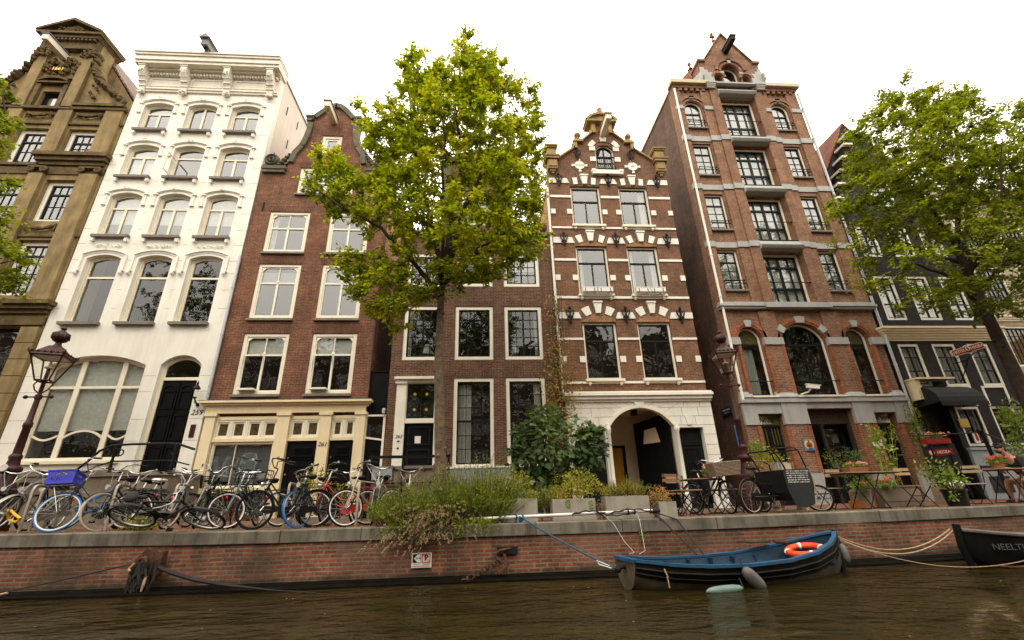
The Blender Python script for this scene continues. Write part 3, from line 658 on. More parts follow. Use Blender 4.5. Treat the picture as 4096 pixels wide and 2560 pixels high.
# ================================================================== white plastered house
def house_white():
    P = thing('canal_house', 'tall white plastered house with bracketed cornice and arched windows', 'house', (-12.5, 16, -.3), 'canal houses in the row')
    xl, xr = -15.55, -9.4; cxs = (-14.4, -12.52, -10.64); hw = .62
    rows = ((15.5, 16.93, .16), (12.96, 14.52, .16), (10.08, 11.98, .18), (6.42, 9.08, .16))
    holes = [H(c-hw, c+hw, a, b, r) for a, b, r in rows for c in cxs]
    holes.append(H(-14.95, -11.74, 1.62, 4.82, .36)); holes.append(H(-11.24, -9.86, 1.12, 4.82, .36))
    part('wall', wallmesh([(xl, -.4), (xr, -.4), (xr, 19.0), (xl, 19.0)], holes, depth=.24), M['white'], P)
    body(P, xl, xr, 19.15, 'whitewall', roofmat='lead')
    fr = 'creamlight'
    for ri, (a, b, r) in enumerate(rows):
        for ci, c in enumerate(cxs):
            tr = (); mu = (); cur = (); x0, x1 = c-hw, c+hw
            if ri == 0:
                mu = ((c, None, None if ci == 1 else 16.56, .09),); tr = () if ci == 1 else ((16.56, .06),)
                cur = (('blind', 16.5 if ci != 1 else 16.9, 17.1, 'blind'),)
            elif ri == 1:
                tr = ((14.1, .07),); mu = ((c, None, 14.1, .09),) if ci != 1 else ()
                cur = (('blind', 13.0, 14.65, 'curtain'),) if ci == 0 else ()
            elif ri == 2:
                tr = ((11.48, .07),); mu = ((c, None, 11.48, .09),); cur = (('blind', 10.8, 12.15, 'curtain'),)
            else: tr = ((8.33, .08),); cur = ()
            f = win(P, x0, x1, a, b, r, rec=.16, fw=.07, fmat=fr, tr=tr, mu=mu, sw=.045, cur=cur, gl='glass' if ri < 3 else 'glasslow')
            s = MB().box(c-.68, c+.68, 15.84, 16.15, a-.11, a-.004)
            part('sill', s, M['sill'], f)
            if ri < 3: part('sill_brackets', MB().box(c-.66, c-.56, 15.88, 16.01, a-.26, a-.11).box(c+.56, c+.66, 15.88, 16.01, a-.26, a-.11).sph((c-.61, 15.9, a-.28), .05, 6, 4).sph((c+.61, 15.9, a-.28), .05, 6, 4), M['white'], f)
            if ri == 1 and ci == 1: part('open_casement', MB().hexa([(x0+.12, 15.55, a+.1), (x0+.15, 15.58, a+.1), (x0+.16, 16.12, a+.1), (x0+.12, 16.12, a+.1), (x0+.12, 15.55, a+.14), (x0+.15, 15.58, a+.14), (x0+.16, 16.12, a+.14), (x0+.12, 16.12, a+.14)]).box(x0+.12, x0+.15, 15.55, 15.59, a+.1, 13.95).hexa([(x0+.12, 15.55, 13.9), (x0+.15, 15.58, 13.9), (x0+.16, 16.12, 13.9), (x0+.12, 16.12, 13.9), (x0+.12, 15.55, 13.95), (x0+.15, 15.58, 13.95), (x0+.16, 16.12, 13.95), (x0+.12, 16.12, 13.95)]), M[fr], f)
            # moulded hood
            h = MB(); hx = .76 if ri < 3 else .80; zs = b+.10; hr_ = .2 if ri < 3 else .2
            arcband(h, c-hx, c+hx, zs, hr_, .0, .035, .035); arcband(h, c-hx, c+hx, zs, hr_, .035, .055, .065)
            if ri == 3: arcband(h, c-hx, c+hx, zs, hr_, -.05, .0, .02)
            leg = .16 if ri < 3 else .62
            for s_ in (-1, 1):
                xx = c+s_*hx
                if ri < 3: h.box(xx-.09, xx+.09, 15.93, 16.01, zs-.03, zs+.02); h.box(xx-.025, xx+.025, 15.965, 16.01, zs-.5, zs-.031); h.box(xx-.08, xx+.08, 15.93, 16.01, zs-.56, zs-.501)
                else:
                    h.box(xx-.045, xx+.045, 15.94, 16.01, zs-leg, zs+.01); h.box(xx-.08, xx+.08, 15.9, 16.01, zs-leg-.05, zs-leg); h.sph((xx, 15.93, zs-leg-.12), .075, 8, 6, (.8, .9, 1.3))
            if ri < 3: cluster(h, c, 15.9, zs+.25, .24, .14, 9, ri*3+ci)
            else: cluster(h, c, 15.96, zs+.46, .95, .15, 26, 40+ci, .03)
            part('hood_mould', h, M['white'], f)
    # big ground floor window
    f = win(P, -14.95, -11.74, 1.62, 4.82, .36, rec=.18, fw=.09, fmat=fr, sw=.03, tr=((4.08, .09),), mu=((-13.93, None, None, .17), (-12.56, None, None, .17)), gl='glasslow', cur=(('blind', 2.62, 4.07, 'curtain'), ('blind', 4.08, 5.2, 'curtain')))
    ar = MB()
    sector(ar, -13.83, -12.66, 2.35, .22, 0, .06, 0, 1, 16.2, 16.26, 10)
    for xa, xb in ((-14.83, -14.03), (-12.46, -11.86)):
        n = 8
        for i in range(n):
            t0, t1 = i/n, (i+1)/n; za = 2.42-.14*sin(pi*t0); zb = 2.42-.14*sin(pi*t1)
            ar.prism([(xa+(xb-xa)*t0, za), (xa+(xb-xa)*t1, zb), (xa+(xb-xa)*t1, zb+.06), (xa+(xb-xa)*t0, za+.06)], 16.2, 16.26)
    part('curved_glazing_bars', ar, M[fr], f)
    part('sill', MB().box(-15.0, -11.7, 15.9, 16.2, 1.52, 1.615), M[fr], f)
    # door
    D = part('door', MB().box(-11.12, -9.98, 16.2, 16.27, 1.12, 4.3), M['blackpaint'], P)
    dp = MB()
    for s_ in (-1, 1):
        xx = -10.55+s_*.29
        for z0, z1 in ((1.3, 2.05), (2.25, 3.1), (3.3, 3.95)): dp.ring(H(xx-.22, xx+.22, z0, z1), H(xx-.17, xx+.17, z0+.05, z1-.05), 16.17, 16.21)
        sector(dp, xx-.2, xx+.2, 3.95, .16, 0, .05, 0, 1, 16.17, 16.21, 6)
    dp.box(-10.575, -10.525, 16.16, 16.21, 1.15, 4.2)
    part('door_panel', dp, M['blackpaint'], D)
    part('handle', MB().sph((-11.0, 16.12, 2.15), .035), M['brass'], D, smooth=True)
    win(P, -11.24, -9.86, 4.3, 4.82, .36, rec=.16, fw=.07, fmat=fr, gl='glasslow', name='fanlight')
    part('door_frame', MB().box(-11.24, -11.12, 16.16, 16.28, 1.12, 4.3).box(-9.98, -9.86, 16.16, 16.28, 1.12, 4.3), M[fr], P)
    # entablature
    e = MB(); bandbox(e, xl, xr, 17.72, 17.82, .08); bandbox(e, xl, xr, 17.82, 17.9, .13); bandbox(e, xl, xr, 17.9, 18.72, .06); bandbox(e, xl, xr, 18.72, 18.8, .14)
    x = xl+.06
    while x < xr-.1: e.box(x, x+.075, 15.78, 15.92, 18.6, 18.72); x += .135
    e.box(xl-.02, xr+.02, 15.7, 16.02, 18.801, 18.9)
    e.box(xl-.08, xr+.08, 15.42, 16.3, 18.9, 19.05); e.box(xl-.09, xr+.09, 15.36, 16.3, 19.05, 19.3); e.box(xl-.11, xr+.11, 15.3, 16.3, 19.3, 19.42); e.box(xl-.13, xr+.13, 15.25, 16.3, 19.42, 19.5)
    for q0, q1 in ((-15.1, -13.75), (-13.3, -11.9), (-11.4, -9.95)): e.ring(H(q0, q1, 18.02, 18.5), H(q0+.06, q1-.06, 18.08, 18.44), 15.91, 15.95)
    part('cornice', e, M['stucco'], P)
    k = MB()
    for xx in (-15.32, -13.5, -11.62, -9.72):
        w2 = .13
        k.prism_x([(15.94, 17.55), (15.86, 17.6), (15.84, 17.9), (15.72, 18.2), (15.52, 18.45), (15.48, 18.75), (15.5, 18.895), (15.94, 18.895)], xx-w2, xx+w2)
        k.box(xx-.17, xx+.17, 15.46, 15.94, 18.82, 18.898)
        for j in range(3): k.box(xx-.16, xx+.16, 15.8-.1*j, 15.9-.1*j, 17.92+.2*j, 17.98+.2*j)
        cluster(k, xx, 15.84, 17.6, .26, .26, 10, int(xx*7) % 99); cluster(k, xx, 15.52, 18.55, .2, .24, 8, int(xx*5) % 99)
    part('cornice_brackets', k, M['stucco'], P, smooth=True)
    j = MB(); th = .014
    for z in (17.35, 15.9, 15.35, 14.1, 13.55, 12.75, 12.0, 11.2, 10.4, 9.72, 9.0, 8.45, 7.75, 6.98):
        for x0, x1 in ((xl, cxs[0]-.86), (cxs[0]+.86, cxs[1]-.86), (cxs[1]+.86, cxs[2]-.86), (cxs[2]+.86, xr)):
            j.box(x0+.002, x1-.002, 15.997, 16.005, z, z+th)
    for z in (4.42, 3.86, 2.92, 2.2):
        for x0, x1 in ((xl, -15.0), (-11.7, -11.3), (-9.84, xr)): j.box(x0+.002, x1-.002, 15.997, 16.005, z, z+th)
    part('plaster_joints', j, M['joint'], P)
    part('plinth', MB().box(xl, -11.35, 15.9, 16.02, -.4, 1.15).box(xl, -11.35, 15.86, 16.03, 1.152, 1.3), M['stonestep'], P)
    text('259', .25, M['ink'], facing(-9.64, 15.994, 3.12), P, name='house_number', shear=.25)
    part('intercom_plate', MB().box(-9.72, -9.56, 15.975, 16.01, 2.3, 2.72).box(-9.68, -9.6, 15.97, 15.98, 2.55, 2.58), M['bronze'], P)
    c = part('hoist_beam', MB().box(-12.68, -12.4, 14.95, 16.6, 19.62, 19.98), M['lead'], P)
    part('beam_cap', MB().prism([(-12.78, 19.98), (-12.3, 19.98), (-12.54, 20.22)], 14.85, 16.6), M['lead'], c)
    part('hook', MB().box(-12.6, -12.48, 15.1, 15.2, 19.5, 19.62).tube([(-12.54, 15.15, 19.5), (-12.5, 15.15, 19.4), (-12.58, 15.15, 19.36)], .02), M['iron'], c)
    part('parapet_rail', MB().box(xr-.1, xr+.04, 16.35, 27, 19.16, 19.3), M['lead'], P)
    an = MB()
    for y, z in ((17.0, 17.9), (18.2, 18.2), (17.6, 16.4), (20, 17.6), (22, 17.4), (16.7, 14.8)): an.box(xr, xr+.03, y-.02, y+.02, z-.25, z+.25)
    part('wall_ties', an, M['iron'], P)
house_white()

# ================================================================== red brown neck-gable house with cream shopfront
def house_neck():
    P = thing('canal_house', 'red brown brick house with bell shaped neck gable above cream shopfront', 'house', (-6.65, 16, -.3), 'canal houses in the row')
    xl, xr, cx = -9.33, -3.98, -6.66
    wins = [(-8.62, -7.02, 3.72, 6.0), (-6.18, -4.58, 3.72, 6.0), (-8.62, -7.02, 6.58, 8.9), (-6.2, -4.6, 6.58, 8.9), (-8.62, -7.02, 9.42, 11.35), (-6.2, -4.6, 9.42, 11.35), (-7.74, -5.45, 12.25, 13.63), (-7.06, -6.2, 14.36, 15.46)]
    half = [(-4.0, 13.5), (-4.95, 13.5), (-5.05, 13.9), (-5.15, 14.45), (-5.38, 14.85), (-5.5, 15.3), (-5.57, 15.8), (-5.57, 16.15), (-5.46, 16.3), (-5.55, 16.5), (-5.74, 16.55), (-5.95, 16.8), (-6.2, 17.1), (-6.42, 17.26), (cx, 17.33)]
    outline = [(xl, 3.0), (xr, 3.0), (xr, 13.5)] + half[1:] + [(2*cx-x, z) for x, z in reversed(half[1:-1])] + [(xl, 13.5)]
    part('wall', wallmesh(outline, [H(*q) for q in wins], depth=.2, thick=.4), M['b3'], P)
    body(P, xl, xr, 13.2, 'b3', zr=16.9, roofmat='tile', y0=16.41)
    part('party_plaster', MB().box(xr+.001, xr+.02, 16.42, 26, 7.6, 13.1), M['salmon'], P)
    for i, (a, b, z0, z1) in enumerate(wins[:6]):
        c = (a+b)/2; tz = z1-.82 if i < 4 else z1-.78
        cur = ()
        if i < 2: cur = (('blind', tz+.02, z1-.22, 'curtain'),)
        elif i in (2, 3): cur = (('blind', tz, z1-.3, 'blind'),)
        elif i == 4: cur = (('curtain', a+.12, a+.34, z0+.1, z1-.1),)
        f = win(P, a, b, z0, z1, rec=.035, fw=.115, fmat='creamlight', smat='whitebright', sw=.05, tr=((tz, .065),), mu=((c, tz, None, .03), (c, None, tz, .075)), gl='glass' if i > 1 else 'glasslow', cur=cur, fd=.16)
        part('sill', MB().box(a-.03, b+.03, 15.9, 16.06, z0-.085, z0-.003), M['sill'], f)
        cr = MB()
        for s_ in (-1, 1):
            xx = a+.165 if s_ < 0 else b-.165; cr.prism([(xx, z1-.165), (xx-s_*.12, z1-.165), (xx, z1-.29)], 16.055, 16.1)
        cr.sph((c, 16.06, tz+.06), .05, 8, 5, (1.3, .5, 1))
        part('corner_brackets', cr, M['whitebright'], f)
        part('flat_arch', MB().prism([(a-.06, z1+.015), (b+.06, z1+.015), (b+.14, z1+.3), (a-.14, z1+.3)], 15.993, 16.01), M['b3v'], f)
        if i in (0, 1):
            part('tilted_casement', MB().hexa([(a+.18, 15.82, z0+.14), (c-.03, 15.82, z0+.14), (c-.03, 16.06, z0+.14), (a+.18, 16.06, z0+.14), (a+.18, 15.82, z0+.2), (c-.03, 15.82, z0+.2), (c-.03, 16.06, z0+.2), (a+.18, 16.06, z0+.2)]).hexa([(a+.18, 15.82, tz-.1), (c-.03, 15.82, tz-.1), (c-.03, 16.06, tz-.04), (a+.18, 16.06, tz-.04), (a+.18, 15.82, tz-.05), (c-.03, 15.82, tz-.05), (c-.03, 16.06, tz+.0), (a+.18, 16.06, tz+.0)]), M['whitebright'], f)
    a, b, z0, z1 = wins[6]
    f = win(P, a, b, z0, z1, rec=.035, fw=.11, fmat='creamlight', smat='whitebright', sw=.08, mu=((cx, None, None, .2), (-7.2, None, None, .07), (-6.05, None, None, .07)), tr=((12.86, .04),), fd=.16)
    part('sill', MB().box(a-.05, b+.05, 15.9, 16.06, z0-.08, z0-.003), M['sill'], f)
    part('flat_arch', MB().prism([(a-.06, z1+.015), (b+.06, z1+.015), (b+.12, z1+.3), (a-.12, z1+.3)], 15.993, 16.01), M['b3v'], f)
    a, b, z0, z1 = wins[7]
    f = win(P, a, b, z0, z1, rec=.035, fw=.13, fmat='creamlight', smat='whitebright', sw=.1, fd=.16)
    part('sill', MB().box(a-.08, b+.05, 15.92, 16.06, z0-.07, z0-.003), M['sill'], f)
    part('flat_arch', MB().prism([(a-.04, z1+.015), (b+.04, z1+.015), (b+.08, z1+.26), (a-.08, z1+.26)], 15.993, 16.01), M['b3v'], f)
    # stone trim of the gable
    cp = MB()
    for s_ in (-1, 1):
        side = half[2:] if s_ > 0 else [(2*cx-x, z) for x, z in half[2:]]
        for i in range(len(side)-1):
            (x0, za), (x1, zb) = side[i], side[i+1]
            dx, dz = x1-x0, zb-za; l = sqrt(dx*dx+dz*dz); nx, nz = dz/l*s_, -dx/l*s_
            tw = .2 if 0 < i < len(side)-1 else .18
            cp.prism([(x0-nx*tw, za-nz*tw), (x1-nx*tw, zb-nz*tw), (x1+nx*.03, zb+nz*.03), (x0+nx*.03, za+nz*.03)], 15.9-.002*(i % 3), 16.42)
        xs = cx+s_*1.08; cp.box(xs-.12, xs+.12, 15.86, 16.43, 16.22, 16.36); cp.box(xs-.16, xs+.16, 15.84, 16.44, 16.42, 16.54)
        xs = cx+s_*2.16; cp.box(xs-.5, xs+.5, 15.84, 16.45, 13.45, 13.6); cp.box(xs-.46, xs+.46, 15.88, 16.44, 13.3, 13.45)
        xs = cx+s_*2.32
        cp.torus((xs, 15.98, 13.95), .24, .085, (0,1,0), 20, 8, flat=2); cp.torus((xs, 15.95, 13.95), .1, .07, (0,1,0), 14, 8, flat=2)
        cp.sph((xs, 15.95, 13.95), .07, 8, 5); cp.box(xs-.3, xs+.3, 15.9, 16.4, 13.6, 13.72)
        for k in range(8): cp.sph((cx+s_*(2.0-k*.05), 15.97, 13.7+k*.08+.04*(k % 2)), .12-.006*k, 7, 5, (1, 1.3, .8))
    part('gable_trim', cp, M['greystone'], P, smooth=True)
    beam(P, cx, 16.28, .26, .28, 1.05, 'creamlight')
    an = MB()
    for x, z in ((-8.95, 11.6), (-4.3, 11.6)): an.box(x-.02, x+.02, 15.95, 16.0, z-.2, z+.2)
    part('wall_ties', an, M['iron'], P)
    # shopfront
    sh = MB(); y = 15.86
    for x0, x1 in ((-9.25, -8.92), (-6.88, -6.48), (-5.47, -5.1), (-4.28, -3.96)):
        sh.box(x0, x1, y, 16.2, -.3, 3.0); sh.box(x0-.04, x1+.04, y-.04, 16.2, 2.96, 3.06)
        if x0 > -9: sh.box(x0-.03, x1+.03, y-.03, 16.2, -.3, -.02)
    sh.box(xl+.02, xr, y+.02, 16.2, 3.061, 3.26); molded(sh, xl+.02, xr, 3.262, 3.46, .26, y=y+.1)
    for x0, x1 in ((-8.92, -6.88), (-6.48, -5.47), (-5.1, -4.28)):
        sh.box(x0, x1, y+.1, 16.2, 2.84, 2.96); sh.box(x0, x1, y+.08, 16.2, 2.12, 2.22)
    sh.box(-8.92, -6.88, y+.06, 16.2, .5, .66)
    part('shopfront', sh, M['cream'], P)
    part('gutter_flashing', MB().box(xl-.2, xr+.2, 15.72, 16.0, 3.462, 3.49), M['lead'], P)
    for x0, x1, n in ((-8.92, -6.88, 4), (-6.48, -5.47, 2), (-5.1, -4.28, 2)):
        w_ = (x1-x0)/n
        for k in range(n):
            win(P, x0+k*w_+.005, x0+(k+1)*w_-.005, 2.225, 2.835, y=y+.02, rec=.1, fw=.055, fmat='creamlight', smat='whitebright', sw=.055, solid='leadglass', name='transom_light')
    win(P, -8.9, -6.9, .67, 2.11, y=y+.02, rec=.12, fw=.06, fmat='creamlight', smat='creamlight', sw=.02, cur=(('slats', .7, 2.06),), gl='glass', mu=((-8.15, None, None, .02),), name='shop_window')
    part('stall_riser', MB().box(-8.92, -6.88, y+.1, 16.2, -.4, .498), M['b3'], P)
    for k, (x0, x1) in enumerate(((-6.48, -5.47), (-5.1, -4.28))):
        D = part('door', MB().box(x0, x1, y+.16, y+.22, -.25, 2.12), M['blackpaint'], P); q = MB()
        for j in range(4): q.hexa([(x0+.25, y+.12, 1.72+j*.05), (x1-.2, y+.12, 1.72+j*.05), (x1-.2, y+.17, 1.75+j*.05), (x0+.25, y+.17, 1.75+j*.05), (x0+.25, y+.12, 1.735+j*.05), (x1-.2, y+.12, 1.735+j*.05), (x1-.2, y+.17, 1.77+j*.05), (x0+.25, y+.17, 1.77+j*.05)])
        for j in range(3): q.box(x0+.12, x1-.12, y+.13-.008*j, y+.17, 1.5+j*.05, 1.52+j*.05)
        q.ring(H(x0+.1, x1-.1, .1, 1.35), H(x0+.16, x1-.16, .16, 1.29), y+.13, y+.17)
        part('door_panel', q, M['blackpaint'], D)
        part('handle', MB().sph((x0+.09, y+.1, 1.05), .03).box(x0+.07, x0+.11, y+.14, y+.16, 1.55, 1.6), M['brass'], D)
    part('threshold', MB().box(-6.9, -3.95, 15.7, 16.2, -.42, -.25), M['stonestep'], P)
    text('261', .2, M['ink'], facing(-5.285, y-.006, 1.98), P, name='house_number', shear=.3)
house_neck()
single('flower_box', MB().box(-8.7, -6.95, 15.45, 15.75, .28, .5), M['blackpaint'], 'long black window box under the venetian blind window', 'flower box')
single('utility_door', MB().box(-3.96, -3.3, 16.12, 16.18, 3.06, 4.53).box(-3.98, -3.28, 16.08, 16.2, 4.531, 4.58).box(-3.98, -3.28, 16.06, 16.2, 2.9, 3.058), M['blackpaint'], 'black boarded panel closing the gap between two brown houses', 'panel')
def gap_door():
    P = thing('side_door', 'narrow black side door with cream frame in the gap between houses', 'door', (-3.64, 16, -.3))
    part('frame', MB().box(-3.97, -3.92, 15.95, 16.1, -.3, 2.9).box(-3.36, -3.29, 15.95, 16.1, -.3, 2.9).hexa([(-3.92, 15.96, 2.16), (-3.36, 15.96, 2.08), (-3.36, 16.08, 2.08), (-3.92, 16.08, 2.16), (-3.92, 15.96, 2.22), (-3.36, 15.96, 2.14), (-3.36, 16.08, 2.14), (-3.92, 16.08, 2.22)]).box(-3.98, -3.28, 15.93, 16.1, 2.901, 2.96), M['creamlight'], P)
    part('door_leaf', MB().box(-3.92, -3.36, 16.02, 16.06, -.3, 2.1).ring(H(-3.83, -3.45, 1.3, 1.8), H(-3.79, -3.49, 1.34, 1.76), 16.0, 16.03), M['blackpaint'], P)
    part('transom_light', MB().poly([(-3.92, 16.03, 2.2), (-3.36, 16.03, 2.14), (-3.36, 16.03, 2.9), (-3.92, 16.03, 2.9)]), M['glasslow'], P)
    part('back_panel', MB().box(-3.97, -3.29, 16.3, 16.34, -.3, 3.0), M['room'], P)
gap_door()
single('security_floodlight', MB().box(-3.38, -3.3, 15.72, 15.84, 2.98, 3.06).tube([(-3.34, 15.95, 2.95), (-3.34, 15.8, 2.98)], .02).sph((-3.34, 15.8, 3.1), .06), M['zinc'], 'small grey floodlight at the corner above the narrow side door', 'floodlight')
downpipe('drainpipe', 'grey drainpipe between the white house and the red brown house', -9.37, 3.6, 9.2, .05)
# ================================================================== low brown brick house behind the middle tree
def house_low():
    P = thing('canal_house', 'low dark brown brick house with small paned windows behind the tall tree', 'house', (-.17, 16, -.3), 'canal houses in the row')
    xl, xr, cx = -3.28, 2.92, -.17
    cols = ((-2.88, -1.46), (-.96, .47), (.92, 2.35))
    wins = [(a, b, 7.98, 9.43) for a, b in cols]+[(a, b, 4.95, 7.1) for a, b in cols]+[(a, b, 1.13, 4.25) for a, b in cols[1:]]
    holes = [H(*q) for q in wins]+[H(-2.98, -1.5, 1.1, 4.2), H(-.8, .46, 10.85, 12.3)]
    outline = [(xl, -.4), (xr, -.4), (xr, 10.3), (1.25, 10.3), (1.2, 13.9), (cx, 14.6), (-1.55, 13.9), (-1.6, 10.3), (xl, 10.3)]
    part('wall', wallmesh(outline, holes, depth=.18, thick=.4), M['b4'], P)
    body(P, xl, xr, 10.1, 'b4', roofmat='tile', y0=16.41)
    r = MB(); r.prism([(-1.6, 10.2), (1.25, 10.2), (1.2, 13.6), (cx, 14.3), (-1.55, 13.6)], 16.42, 22)
    part('dormer', r, M['tile'], P)
    for i, (a, b, z0, z1) in enumerate(wins):
        row = 0 if i < 3 else 1 if i < 6 else 2
        grid = ((4, 3, None, None),) if row == 0 else ((4, 5, None, None),) if row == 1 else ((4, 3, None, 2.66), (4, 3, 2.74, None))
        cur = ()
        if row == 2: cur = (('curtain', a+.15, a+.62, z0+.05, z1-.2),) if i == 6 else (('curtain', b-.4, b-.15, z0+.05, z1-.2),)
        elif row == 0: cur = (('blind', z0+.75, z1-.25, 'curtain'),)
        elif i == 3: cur = (('curtain', a+.12, a+.28, z0+.05, z1-.1),)
        elif i == 5: cur = (('curtain', b-.28, b-.12, z0+.05, z1-.1),)
        win(P, a, b, z0, z1, rec=.02, fw=.125, fmat='whitebright', smat='darkgreen', sw=.05, grid=grid, mu=(((a+b)/2, None, None, .06),) if row < 2 and i != 4 else (), tr=((2.7, .07),) if row == 2 else ((5.5, .035),) if i == 4 else (), gl='glass' if row == 0 else 'glasslow', cur=cur, fd=.2)
        if row: part('soldier_course', MB().box(a-.08, b+.08, 15.993, 16.01, z1+.012, z1+.2), M['b4v'], P)
    win(P, -.8, .46, 10.85, 12.3, rec=.02, fw=.12, fmat='whitebright', smat='darkgreen', grid=((3, 2, None, None),), fd=.2)
    c = MB(); molded(c, xl+.02, -1.62, 10.2, 10.45, .16); molded(c, 1.27, xr-.02, 10.2, 10.45, .16)
    for s_ in (-1, 1):
        x = cx+s_*1.3; c.box(x-.16, x+.16, 15.9, 16.43, 10.45, 13.85); c.prism([(cx+s_*1.5, 13.9), (cx, 14.62), (cx, 14.8), (cx+s_*1.55, 14.08)], 15.85, 16.45)
    part('parapet', c, M['greystone'], P)
    f = MB()
    for x in (xl+.3, xr-.28):
        f.lathe([(.13, 0), (.13, .05), (.06, .08), (.06, .16), (.14, .25), (.17, .36), (.13, .46), (.07, .5), (.09, .56), (.02, .64)], (x, 16.1, 10.45), 10)
        for k in range(6): f.sph((x+.12*cos(k), 16.1+.12*sin(k), 10.9), .07, 6, 4)
    part('parapet_urns', f, M['sanddark'], P, smooth=True)
    # door
    d = MB(); d.ring(H(-2.98, -1.5, 1.1, 4.2), H(-2.64, -1.62, 1.1, 4.1), 15.95, 16.12); d.box(-2.64, -1.62, 15.98, 16.12, 2.66, 2.8); d.box(-3.06, -1.42, 15.82, 16.1, 4.201, 4.29); d.box(-3.03, -2.62, 15.9, 16.02, 4.05, 4.2)
    part('door_frame', d, M['whitebright'], P)
    D = part('door', MB().box(-2.64, -1.62, 16.08, 16.13, 1.1, 2.66), M['blackpaint'], P)
    part('door_panel', MB().ring(H(-2.52, -1.74, 1.25, 1.8), H(-2.46, -1.8, 1.31, 1.74), 16.05, 16.09).ring(H(-2.52, -1.74, 1.92, 2.56), H(-2.46, -1.8, 1.98, 2.5), 16.05, 16.09), M['darkgreen'], D)
    part('paper_notice', MB().box(-2.26, -2.06, 16.03, 16.05, 1.98, 2.22), M['signwhite'], D)
    f = win(P, -2.64, -1.62, 2.8, 4.1, rec=.05, fw=.03, fmat='whitebright', smat='darkgreen', grid=((2, 2, None, None),), gl='glasslow', name='top_light')
    st = MB()
    for x in (-2.34, -1.92):
        for z in (3.14, 3.69):
            for k in range(4):
                a = k*pi/4; st.prism([(x+.05*cos(a)-.018*sin(a), z+.05*sin(a)+.018*cos(a)), (x-.05*cos(a)-.018*sin(a), z-.05*sin(a)+.018*cos(a)), (x-.05*cos(a)+.018*sin(a), z-.05*sin(a)-.018*cos(a)), (x+.05*cos(a)+.018*sin(a), z+.05*sin(a)-.018*cos(a))], 16.05+.001*k, 16.06+.001*k)
    part('star_ornaments', st, M['gold'], f)
    text('263', .16, M['ink'], facing(-2.8, 15.945, 2.2), P, name='house_number', shear=.25)
    part('doorbell', MB().sph((-2.8, 15.95, 1.82), .035).box(-2.84, -2.76, 15.93, 15.96, 2.03, 2.07), M['ink'], P)
    part('plinth', MB().box(-1.45, xr-.02, 15.93, 16.02, -.4, 1.12), M['dado'], P)
    part('plinth_ledge', MB().box(-1.45, xr-.02, 15.9, 16.03, 1.122, 1.18), M['signwhite'], P)
    ch = MB().box(-1.3, -.6, 18, 18.7, 10.2, 12.2); part('chimney', ch, M['b4'], P)
    mp = part('antenna', MB().tube([(2.55, 17.5, 10.2), (2.55, 17.5, 14.1)], .02).tube([(2.2, 17.5, 12.2), (2.55, 17.5, 13.2)], .012), M['zinc'], P)
house_low()
for (x, z, s) in ((-2.05, 5.2, 1), (1.3, 5.22, .8)):
    L = thing('table_lamp', 'white shaded table lamp behind the left first floor window of the low brown house' if s == 1 else 'small white table lamp behind the right first floor window by the creeper', 'lamp', (x, 16.6, z-.1), 'lamps standing behind windows')
    part('lamp_shade', MB().lathe([(.2*s, .15), (.09*s, .45*s+.1)], (x, 16.6, z), 12), M['curtain'], L, smooth=True)
    part('lamp_base', MB().lathe([(.1*s, -.12), (.03, -.08), (.05, .1), (.02, .2)], (x, 16.6, z), 8), M['brass'], L)
downpipe('drainpipe', 'white drainpipe with creeper between low brown house and striped house', 2.97, 3.6, 12.8, .05, 'signwhite', dx=-.05)

